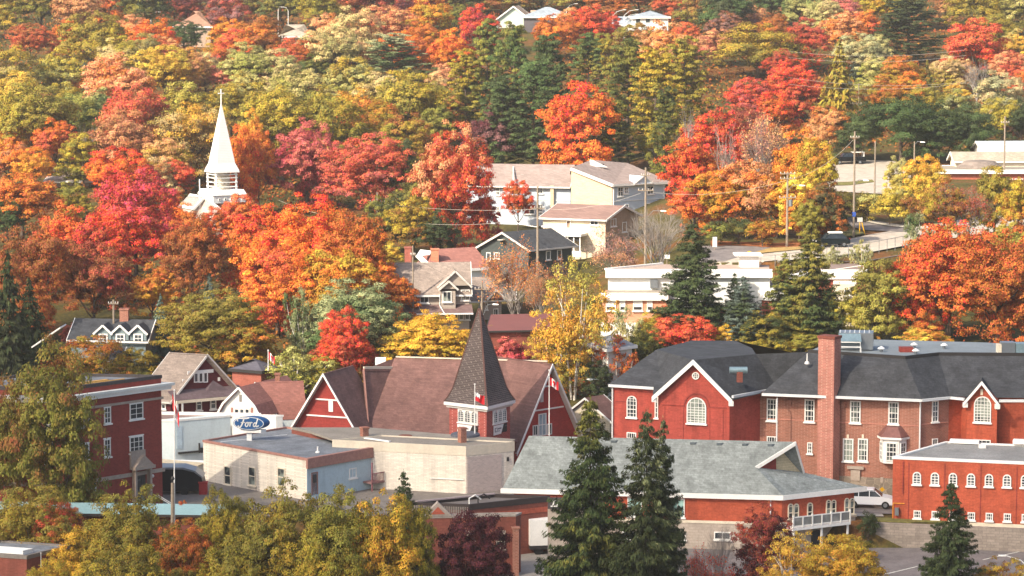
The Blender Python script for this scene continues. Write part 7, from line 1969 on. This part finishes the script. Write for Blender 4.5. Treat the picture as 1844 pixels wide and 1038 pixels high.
p866 = pole(868, 600, 505, 'utility pole with lamp behind the dark shingled spire', ((522, 1.8),), lamp=(574, 888, 548), r=.12)
p935 = pole(935, 570, 525, 'thin grey post among the salmon thicket', (), r=.09)
p1167 = pole(1167, 590, 533, 'slim dark post against the white commercial building', (), r=.08, mat=M_dark, name='post', cat='post')
# short concrete bottom pole + flagpoles
def flag(pole_top, g, drop, ww, hh, kind, parent, droop=.5, seed=0):
    """rippled cloth hanging from the pole, red/white stripes or red ensign"""
    random.seed(seed); n, k = 12, 8; cols = {'r': MB(), 'w': MB(), 'b': MB()}
    z0 = pole_top.z - drop
    def pt(i, j):
        u, v = i / n, j / k; return Vector((g.x + .06 + u * ww * (1 - droop * .55), g.y - .05 + .16 * math.sin(u * 9 + v * 2) * u, z0 - v * hh - u * ww * droop + .05 * math.sin(u * 7)))
    for i in range(n):
        for j in range(k):
            u, v = (i + .5) / n, (j + .5) / k
            if kind == 'maple':
                c = 'r' if (u < .25 or u > .75 or (abs(u - .5) < .13 and abs(v - .48) < .3 and not (abs(u - .5) > .06 and v > .55))) else 'w'
            else:
                c = 'r'
                if u < .5 and v < .5: c = 'w' if (abs(u - .25) < .05 or abs(v - .25) < .07 or abs(abs(u - .25) - abs(v - .25)) < .06) else 'b'
            a, b, c_, d = pt(i, j), pt(i + 1, j), pt(i + 1, j + 1), pt(i, j + 1); cols[c].poly(a, b, c_, d)
    t = thing('flag', kind_label[0], 'flag', (g.x, g.y, z0 - hh / 2)); M = {'r': surf('flag_red', '#c8202a', .8, var=.05), 'w': M_white, 'b': surf('flag_blue', '#2a3a6a', .8)}
    nm = {'r': 'red_cloth', 'w': 'white_cloth', 'b': 'blue_cloth'}
    for c in cols:
        if cols[c].f: cols[c].build(nm[c], M[c], t)
kind_label = ['']
def flagpole(px, foot, top, depth, label, flab, kind, drop, ww, hh, droop, r=.06, mat=None):
    f_ = P(px, foot, depth); tp = P(px, top, depth); t = thing('flagpole', label, 'flagpole', f_)
    m = MB(); m.tube([f_, tp], [r, r * .6], 8); m.build('pole', mat or M_white, t); m = MB(); m.lathe(tp, [(-.05, .03), (.04, .1), (.12, .03)], 8); m.build('finial', M_white, t)
    kind_label[0] = flab; flag(tp, f_, drop, ww, hh, kind, t, droop)
flagpole(314, 1090, 704, 243, 'tall white flagpole rising in front of the white dealership wall', 'red and white maple leaf flag hanging limp at the front flagpole', 'maple', .25, 1.5, 1.2, 1.15, r=.07)
flagpole(855, 786, 693, 280, 'white flagpole standing against the church tower', 'red ensign flag with small union canton before the church tower', 'ensign', .75, 1.1, .85, .35)
flagpole(989, 785, 668, 281, 'white flagpole in front of the right crimson gable of the church hall', 'red and white maple leaf flag in front of the right church gable', 'maple', .65, 1.1, .8, .45)
flagpole(483, 668, 632, 312, 'small white flagpole on the pinkish brick building', 'small red and white flag over the pinkish brick building', 'maple', .1, 1.0, .8, .6)
g = P(311, 1100, 241); t = thing('utility_pole', 'stout grey wooden pole in front of the yellow trees at lower left', 'utility pole', g, 'wooden utility poles')
m = MB(); m.tube([g, P(311, 870, 241)], [.2, .15], 8); m.build('pole', M_wood, t)
m = MB(); m.lathe(P(311, 869, 241), [(0, .02), (.3, .16), (.5, .1)], 8); m.build('pole_cap', M_dark, t)
# hilltop street lamps
def lamp(px, foot, top, hx, hy, label, n=1):
    g = G(px, foot); tp = P(px, top, g.y); t = thing('street_lamp', label, 'street lamp', g, 'hilltop street lamps')
    m = MB(); m.tube([g, tp], [.09, .06], 8); m.build('pole', M_white, t)
    for k in range(n):
        z = tp.z - k * .9; a = Vector((tp.x, tp.y, z)); b = P(hx, hy, g.y); b.z -= k * .9; mid_ = a.lerp(b, .45) + Vector((0, 0, .35)); m = MB(); m.tube([a, mid_, b], .04, 6); arm = m.build('lamp_arm', M_white, t)
        d = Vector((1 if hx > px else -1, 0, 0)); m = MB(); m.obox(b - Vector((0, .12, .04)), d * .65, Vector((0, .24, 0)), Vector((0, 0, .1))); m.build('lamp_head', M_white, arm)
lamp(501, 62, 18, 506, 13, 'left post of the tall looping street lamp beside the beige roof'); lamp(519, 66, 20, 511, 13, 'right post of the tall looping street lamp beside the beige roof')
lamp(272, 45, 28, 284, 22, 'single curved street lamp left of the brown hilltop roof'); lamp(675, 20, 3, 662, 6, 'curved street lamp at the top edge above the salmon tree')
lamp(1020, 38, 17, 1035, 7, 'single curved street lamp between the orange and coral hilltop maples'); lamp(1103, 60, 29, 1122, 18, 'curved street lamp left of the tall lamp cluster on the hilltop')
lamp(1124, 95, 28, 1144, 18, 'tall hilltop lamp with three curved heads', 3); lamp(989, 36, 26, 993, 18, 'short street lamp in front of the grey hipped roof on the hill')
lamp(130, 1060, 945, 118, 950, 'small street lamp among yellow trees at lower left') ; lamp(1860, 1080, 1030, 1812, 1001, 'white curved street lamp over the parking lot at bottom right')
# wires
M_wire = surf('wire', '#b8b0a4', .6); M_wired = surf('dark_wire', '#5a544e', .6)
def wire(p0, p1, sag, label, r=.018, mat=None):
    m = MB(); m.tube(bend(p0, p1, sag), r, 4, False); c = (Vector(p0) + Vector(p1)) / 2; tag(m.build('power_line', mat or M_wire, loc=c), label, 'power line', 'overhead power lines')
def at(pp, px, y): return P(px, y, pp[0].y)
wire(at(p680, 680, 366), at(p968, 968, 377), .5, 'upper power line between the poles left of and right of the scarlet maple')
wire(at(p680, 680, 392), at(p968, 968, 392), 1.0, 'lower power line between the poles left of and right of the scarlet maple')
wire(at(p680, 680, 392), P(500, 360, 440), 1.0, 'power line running left from the pole by the rose pink maple')
wire(at(p968, 968, 377), at(p1162, 1162, 345), .8, 'power line between the bungalow pole and the apartment pole')
wire(at(p1162, 1162, 345), at(p1417, 1417, 325), 1.0, 'power line from the apartment pole to the transformer pole')
wire(at(p1417, 1417, 324), at(p1537, 1537, 252), 1.0, 'power line climbing from the transformer pole to the junction pole')
for k, (y0, y1, y2) in enumerate(((140, 140, 148), (104, 103, 100), (93, 92, 90), (152, 160, 150))):
    wire(P(1420, y0, 470), P(1740, y2, 480), .9, ('power line crossing the right slope, lower one of the middle pair', 'power line crossing high on the right slope beside the red maple', 'topmost power line crossing the right slope', 'lowest power line crossing the right slope above the deep green trees')[k], .022)
wire(at(p745, 744, 470), P(560, 470, 385), .8, 'thin line running left from the town house pole', .015, M_wired)
wire(P(318, 968, 241), P(430, 1045, 236), .2, 'guy wire slanting down right from the front wooden pole', .015, M_wire)
wire(at(p745, 744, 462), at(p866, 868, 515), .5, 'thin line from the town house pole to the spire pole', .015, M_wired)
# beaded line
t = thing('beaded_cable', 'white beaded cable running from the scarlet maple to the bungalow pole', 'cable', P(930, 400, 392)); pts = bend(P(893, 388, 394), at(p968, 968, 409), .25, 22)
for k in range(0, 22, 1):
    m = MB(); m.tube([pts[k].lerp(pts[k + 1], .1), pts[k].lerp(pts[k + 1], .72)], .07, 6); m.build('bead', M_white, t)
# vehicles
def car(px, foot, length, yaw, paint, label, kind='suv', name='parked_car', cat='car', depth=None, z=None):
    g = G(px, foot) if depth is None else P(px, foot, depth)
    if z is not None: g = H(px, foot, z)
    g.z += .12; t = thing(name, label, cat, g); L_ = length; W_ = 1.84
    body = {'suv': [(0, .35), (0, .85), (.08, 1.0), (.22, 1.08), (.36, 1.62), (.5, 1.7), (.82, 1.66), (.95, 1.15), (1, .95), (1, .38)],
            'pickup': [(0, .45), (0, .95), (.05, 1.1), (.24, 1.2), (.34, 1.78), (.4, 1.85), (.6, 1.83), (.66, 1.25), (.99, 1.25), (1, .5)]}[kind]
    cu = Vector((math.cos(yaw), math.sin(yaw), 0)); cv = Vector((-cu.y, cu.x, 0)); o = g - cu * L_ / 2
    q = lambda x, s, zz: o + cu * (x * L_) + cv * s + Vector((0, 0, zz))
    m = MB(); belt = 1.1 if kind == 'suv' else 1.22
    # lower body
    low = [(x, zz) for x, zz in body if zz <= belt + .01]
    low = [(0, .35), (0, .82), (.03, .93), (.08, .99), (.24, belt), (.93, belt), (.985, 1.0), (1, .85), (1, .38)] if kind == 'suv' else [(0, .45), (0, .95), (.04, 1.08), (.24, 1.2), (.99, 1.24), (1, 1.1), (1, .5)]
    m.hexa([q(x, -W_ / 2 + .06, zz) for x, zz in low], [q(x, -W_ / 2, zz) for x, zz in low]); m.hexa([q(x, -W_ / 2, zz) for x, zz in low], [q(x, W_ / 2, zz) for x, zz in low]); bo = m.build('body', paint, t)
    cab = [(.24, belt), (.37, 1.6), (.42, 1.68), (.8, 1.64), (.93, belt)] if kind == 'suv' else [(.24, 1.2), (.33, 1.76), (.38, 1.84), (.58, 1.83), (.66, 1.24)]
    ins = .16; m = MB(); m.hexa([q(x, -W_ / 2 + (ins if zz > belt + .1 else .05), zz) for x, zz in cab], [q(x, W_ / 2 - (ins if zz > belt + .1 else .05), zz) for x, zz in cab]); m.build('window', glass('car_glass', '#20262a'), t)
    m = MB(); a = [c for c in cab if c[1] > belt + .35]; m.hexa([q(x, -W_ / 2 + .15, 1.6 if kind == 'suv' else 1.76) for x in (a[0][0] + .02, a[-1][0] - .0)] + [q(x, W_ / 2 - .15, 1.6 if kind == 'suv' else 1.76) for x in (a[-1][0], a[0][0] + .02)], [q(x, -W_ / 2 + .2, 1.74 if kind == 'suv' else 1.9) for x in (a[0][0] + .05, a[-1][0] - .02)] + [q(x, W_ / 2 - .2, 1.74 if kind == 'suv' else 1.9) for x in (a[-1][0] - .02, a[0][0] + .05)]); m.build('car_roof', paint, t)
    m = MB()
    for s in (-1, 1):
        for x in ((.25, .5, .72, .92) if kind == 'suv' else (.25, .46, .65)):
            xt = {0.25: .385, .92: .8, .65: .585}.get(x, x); m.beam(q(x, s * (W_ / 2 - .04), belt), q(xt, s * (W_ / 2 - .15), 1.63 if kind == 'suv' else 1.8), .06, .06)
    m.build('pillar', paint, t)
    for x in (.17, .82):
        for s in (-1, 1):
            c = q(x, s * (W_ / 2 - .06), .34); m = MB(); m.tube([c - cv * s * .14, c + cv * s * .09], .35, 16); w_ = m.build('wheel', M_tyre, t); m = MB(); m.tube([c + cv * s * .09, c + cv * s * .105], .2, 12); m.build('rim', M_metal, w_)
    for s in (-1, 1):
        m = MB(); m.obox(q(-.004, s * .72 - .15, .72), cu * .08, cv * .3, Vector((0, 0, .16))); m.build('headlight', M_white, t)
        m = MB(); m.obox(q(.985, s * .78 - .1, .9), cu * .08, cv * .2, Vector((0, 0, .22))); m.build('tail_light', surf('tail_red', '#8a1a18', .4), t)
    m = MB(); m.obox(q(-.008, -.5, .42), cu * .06, cv * 1.0, Vector((0, 0, .2))); m.build('grille', M_dark, t)
    return t, q
M_pw = surf('white_car_paint', '#d5d8dc', .25, var=.02, spec=.6); M_pd = surf('dark_green_car_paint', '#1f2a2e', .25, var=.02, spec=.6); M_pk = surf('black_car_paint', '#15191f', .25, var=.02, spec=.6)
# the white car faces right: nose to the right
car(1566, 915, 4.5, R(180 - 10), M_pw, 'white crossover car half hidden behind the right end of the hall roof', z=0)
t, q = car(1497, 446, 4.5, R(10), M_pd, 'dark green estate car with white roof box driving on the sloping road')
m = MB(); m.obox(q(.42, -.55, 1.76), (q(.8, -.55, 1.76) - q(.42, -.55, 1.76)), q(.42, .55, 1.76) - q(.42, -.55, 1.76), Vector((0, 0, .16))); m.build('roof_box', M_white, t)
t, q = car(1528, 297, 5.3, R(8), M_pk, 'black pickup truck parked at the left of the upper parking lot', kind='pickup', name='pickup_truck', cat='pickup truck')
m = MB(); m.obox(q(.6, -.7, 1.9), (q(.98, -.7, 1.9) - q(.6, -.7, 1.9)), q(.6, .7, 1.9) - q(.6, -.7, 1.9), Vector((0, 0, .1))); m.obox(q(.95, -.7, 1.2), q(.965, -.7, 1.2) - q(.95, -.7, 1.2), q(.95, .7, 1.2) - q(.95, -.7, 1.2), Vector((0, 0, .72))); m.build('ladder_rack', M_white, t)
# white box truck behind the spruces
g = H(1000, 1000, -2.1); t = thing('box_truck', 'white box truck parked beside the brown brick shop, behind a spruce', 'truck', g)
m = MB(); u_ = Vector((math.cos(R(8)), math.sin(R(8)), 0)); v_ = Vector((-u_.y, u_.x, 0)); m.obox(g - u_ * 2.3 + Vector((0, 0, .9)), u_ * 4.6, v_ * 2.3, Vector((0, 0, 2.3))); m.build('cargo_box', M_white, t)
m = MB(); m.obox(g - u_ * 2.3 + Vector((0, 0, .55)), u_ * 6.0, v_ * 2.2, Vector((0, 0, .3))); m.build('chassis', M_dark, t)
m = MB(); pr = [(2.35, .6), (4.2, .6), (4.2, 1.5), (3.7, 2.4), (2.35, 2.5)]; m.hexa([g + u_ * a + v_ * .1 + Vector((0, 0, b)) for a, b in pr], [g + u_ * a + v_ * 2.2 + Vector((0, 0, b)) for a, b in pr]); m.build('cab', M_white, t)
for x in (-1.5, 3.3):
    for s in (0.1, 2.1): m = MB(); c = g + u_ * x + v_ * s + Vector((0, 0, .42)); m.tube([c, c + v_ * .25], .42, 14); m.build('wheel', M_tyre, t)
# dark rounded trailer beside the brick block and its red neighbour
g = H(302, 893, -.05); t = thing('trailer', 'dark rounded trailer parked between the brick block and the dealership', 'trailer', g)
pr = [(-3.6, .4), (3.1, .4), (3.4, .9), (3.2, 1.7), (2.5, 2.3), (1.4, 2.6), (-3.6, 2.7)]; m = MB(); m.hexa([g + Vector((a, .1 * a, b)) for a, b in pr], [g + Vector((a, 2.3 + .1 * a, b)) for a, b in pr]); m.build('trailer_body', surf('black_trailer', '#1d1c1f', .3), t)
pr = [(-3.6, 2.62), (1.4, 2.52), (2.5, 2.22), (3.22, 1.68), (3.35, 1.72), (2.6, 2.36), (1.5, 2.7), (-3.6, 2.8)]; m = MB()
for k in range(3): a, b, c, d = pr[k], pr[k + 1], pr[6 - k], pr[7 - k]; m.hexa([g + Vector((x, .1 * x - .06, zz_)) for x, zz_ in (a, b, c, d)], [g + Vector((x, .1 * x + 2.4, zz_)) for x, zz_ in (a, b, c, d)])
m.build('trailer_roof', M_metal, t)
for x in (-1.6, 1.6): m = MB(); c = g + Vector((x, .05, .38)); m.tube([c - Vector((0, .1, 0)), c + Vector((0, .2, 0))], .38, 14); m.build('wheel', M_tyre, t)
g = H(365, 893, -.05); m = MB(); m.box(g.x - .35, g.y, 0, g.x + .4, g.y + .7, 1.15); m.obox((g.x - .42, g.y - .06, 1.15), Vector((.9, 0, 0)), Vector((0, .82, 0)), Vector((0, 0, .1))); tag(m.build('waste_bin', surf('red_bin', '#a02c2c', .6), loc=g), 'red bin standing at the corner of the beige brick building', 'bin')
# signs
def signboard(px, y0, y1, w_, foot, label, mat, post=M_wood, name='sign_board', diamond=False, depth=None):
    g = G(px, foot) if depth is None else P(px, foot, depth); z0, z1 = P(px, y1, g.y).z, P(px, y0, g.y).z; t = thing(name, label, 'sign', g); hw = w_ / 2
    m = MB(); m.tube([g, Vector((g.x, g.y, z0 + .1))], .06, 6); m.build('post', post, t); m = MB()
    pts = [(-hw, z0), (hw, z0), (hw, z1), (-hw, z1)] if not diamond else [(0, z0), (hw, (z0 + z1) / 2), (0, z1), (-hw, (z0 + z1) / 2)]
    m.hexa([(g.x + a, g.y - .12, b) for a, b in pts], [(g.x + a, g.y - .07, b) for a, b in pts]); m.build('board', mat, t)
    return t, g, z0, z1
M_yel = surf('sign_yellow', '#e0a818', .5, var=.04)
t, g, z0, z1 = signboard(1625, 367, 385, 1.35, 404, 'blank white sign board on a dark post by the yellow hedge', M_white)
m = MB(); m.box(g.x - .25, g.y - .12, z0 - .55, g.x + .25, g.y - .07, z0 - .02); m.build('small_panel', M_white, t)
signboard(1287, 427, 445, .55, 452, 'narrow white sign at the leafy driveway entrance', M_white)
signboard(1201, 459, 466, .7, 478, 'small white and red notice by the leafless thicket', M_white)
signboard(1548, 392, 400, .7, 424, 'pale sign plate with yellow legs at the road junction', M_trimg, M_yel)
m = MB(); g = G(1556, 424); a = P(1551, 397, g.y); m.tube([a, g + Vector((.15, 0, 0))], .07, 6); g2 = a; tag(m.build('guy_guard', M_yel, loc=g), 'yellow slanting guy wire guard at the junction pole', 'guy guard')
signboard(1349, 452, 459, .95, 462, 'yellow diamond warning sign above the rooftop room', M_yel, diamond=True)
signboard(1588, 877, 886, .5, 905, 'yellow diamond sign beside the white parked car', M_yel, M_metal, diamond=True)
# blue plate on junction pole
q = p1537[0]; z = P(1537, 386, q.y).z; m = MB(); m.box(q.x - .25, q.y - .2, z - .3, q.x + .25, q.y - .15, z + .3); tag(m.build('blue_sign_plate', surf('sign_plate_blue', '#3a58a8', .5), loc=(q.x, q.y - .18, z)), 'small blue sign plate on the junction utility pole', 'sign')
# white lettering sign behind the spruces
g = P(1032, 907, 249); t = thing('shop_sign', 'white italic letter sign on a dark band behind the big spruce', 'sign', g)
m = MB(); m.box(g.x - 2.2, g.y + .06, g.z - .5, g.x + 2.6, g.y + .2, g.z + .5); m.build('sign_band', surf('dark_sign_band', '#4a4444', .8), t)
def letter(strokes, x, sc_, nm='letter'):
    m = MB()
    for a, b in strokes:
        f_ = lambda p: Vector((g.x + x + (p[0] + p[1] * .25) * sc_, g.y, g.z - .25 + p[1] * sc_)); m.beam(f_(a), f_(b), .06, .1)
    m.build(nm, M_white, t)
letter([((0, 1), (.7, 1)), ((.35, 1), (.35, 0))], -1.95, .5); letter([((0, 0), (0, .75)), ((0, .9), (0, 1))], -1.4, .5); letter([((0, 0), (0, .7)), ((0, .7), (.3, .7)), ((.3, .7), (.3, 0))], -1.15, .5)
letter([((0, 0), (0, .7)), ((0, .9), (0, 1))], -.7, .5); letter([((0, 0), (3.0, 0))], -1.95, .5, 'underline'); letter([((0, 0), (0, .6)), ((0, .6), (.3, .85)), ((.3, .85), (.65, .6)), ((.65, .6), (.65, 0))], .3, .6)
g0 = P(1032, 918, 249.2); m = MB(); m.box(g0.x - 2.2, g0.y + .21, -2.6, g0.x + 2.6, g0.y + .6, g.z - .0); m.build('sign_wall', M_block, t)
# fence along the road
t = thing('roadside_fence', 'thin wire mesh fence with metal posts along the near side of the sloping road', 'fence', G(1480, 470))
pl = resample([G(*p) for p in ((1370, 486), (1430, 480), (1480, 470), (1575, 459), (1640, 446))], 14); top_ = []
for p in pl: m = MB(); m.tube([p, p + Vector((0, 0, 1.7))], .04, 5); m.build('post', M_metal, t); top_.append(p + Vector((0, 0, 1.65)))
m = MB(); m.tube(top_, .03, 4, False); m.build('rail', M_metal, t)
# embankment wall under the road
pts = [G(*p) for p in ((1500, 482), (1560, 472), (1640, 458), (1700, 447))]; m = MB(); pp = [(p.x, p.y) for p in pts]; bkp = [(p.x, p.y + .5) for p in reversed(pts)]
m.hexa([(x, y, 7) for x, y in pp + bkp], [(x, y, float(terr(x, y)) + .1) for x, y in pp + bkp]); tag(m.build('embankment_wall', surf('dark_block', '#6f625a', .9, 'paver', var=.15), loc=pts[1]), 'dark block wall below the sloping road at right', 'wall')
# rear gull flying
g = P(1062, 684, 262); m = MB()
m.tube([g + Vector((-.28, 0, .02)), g + Vector((-.16, 0, .03)), g + Vector((.05, 0, 0)), g + Vector((.3, 0, -.02))], [.03, .07, .09, .02], 8); o = m.build('body', M_white, None, True, loc=g)
o.name = 'seagull'; tag(o, 'white gull flying in front of the trees left of the school', 'bird')
m = MB(); m.hexa([g + Vector(v) for v in ((-.08, -.02, .04), (.1, -.02, .04), (.16, -.35, .12), (.0, -.38, .12))], [g + Vector(v) for v in ((-.08, -.02, .06), (.1, -.02, .06), (.16, -.35, .135), (.0, -.38, .135))])
m.hexa([g + Vector(v) for v in ((.0, -.38, .12), (.16, -.35, .12), (.75, -.6, .1))], [g + Vector(v) for v in ((.0, -.38, .13), (.16, -.35, .13), (.75, -.6, .105))]); m.hexa([g + Vector(v) for v in ((-.08, .02, .04), (.1, .02, .04), (.1, .4, -.15), (-.05, .4, -.15))], [g + Vector(v) for v in ((-.08, .02, .06), (.1, .02, .06), (.1, .4, -.13), (-.05, .4, -.13))]); m.build('wings', surf('gull_grey', '#b8bcc0'), o)

# ------------------------------------------------------------------ air between the camera and the far hillside
m, N, L, b = new_mat('haze_air'); N.remove(b)
pv = N.new('ShaderNodeVolumePrincipled'); pv.inputs['Density'].default_value = .00014; pv.inputs['Color'].default_value = (1.0, .95, .88, 1); pv.inputs['Anisotropy'].default_value = .2
L.new(pv.outputs[0], N['Material Output'].inputs['Volume'])
hb_ = MB().box(-320, -120, -6, 320, 920, 112); tag(hb_.build('haze', m), kind='stuff')
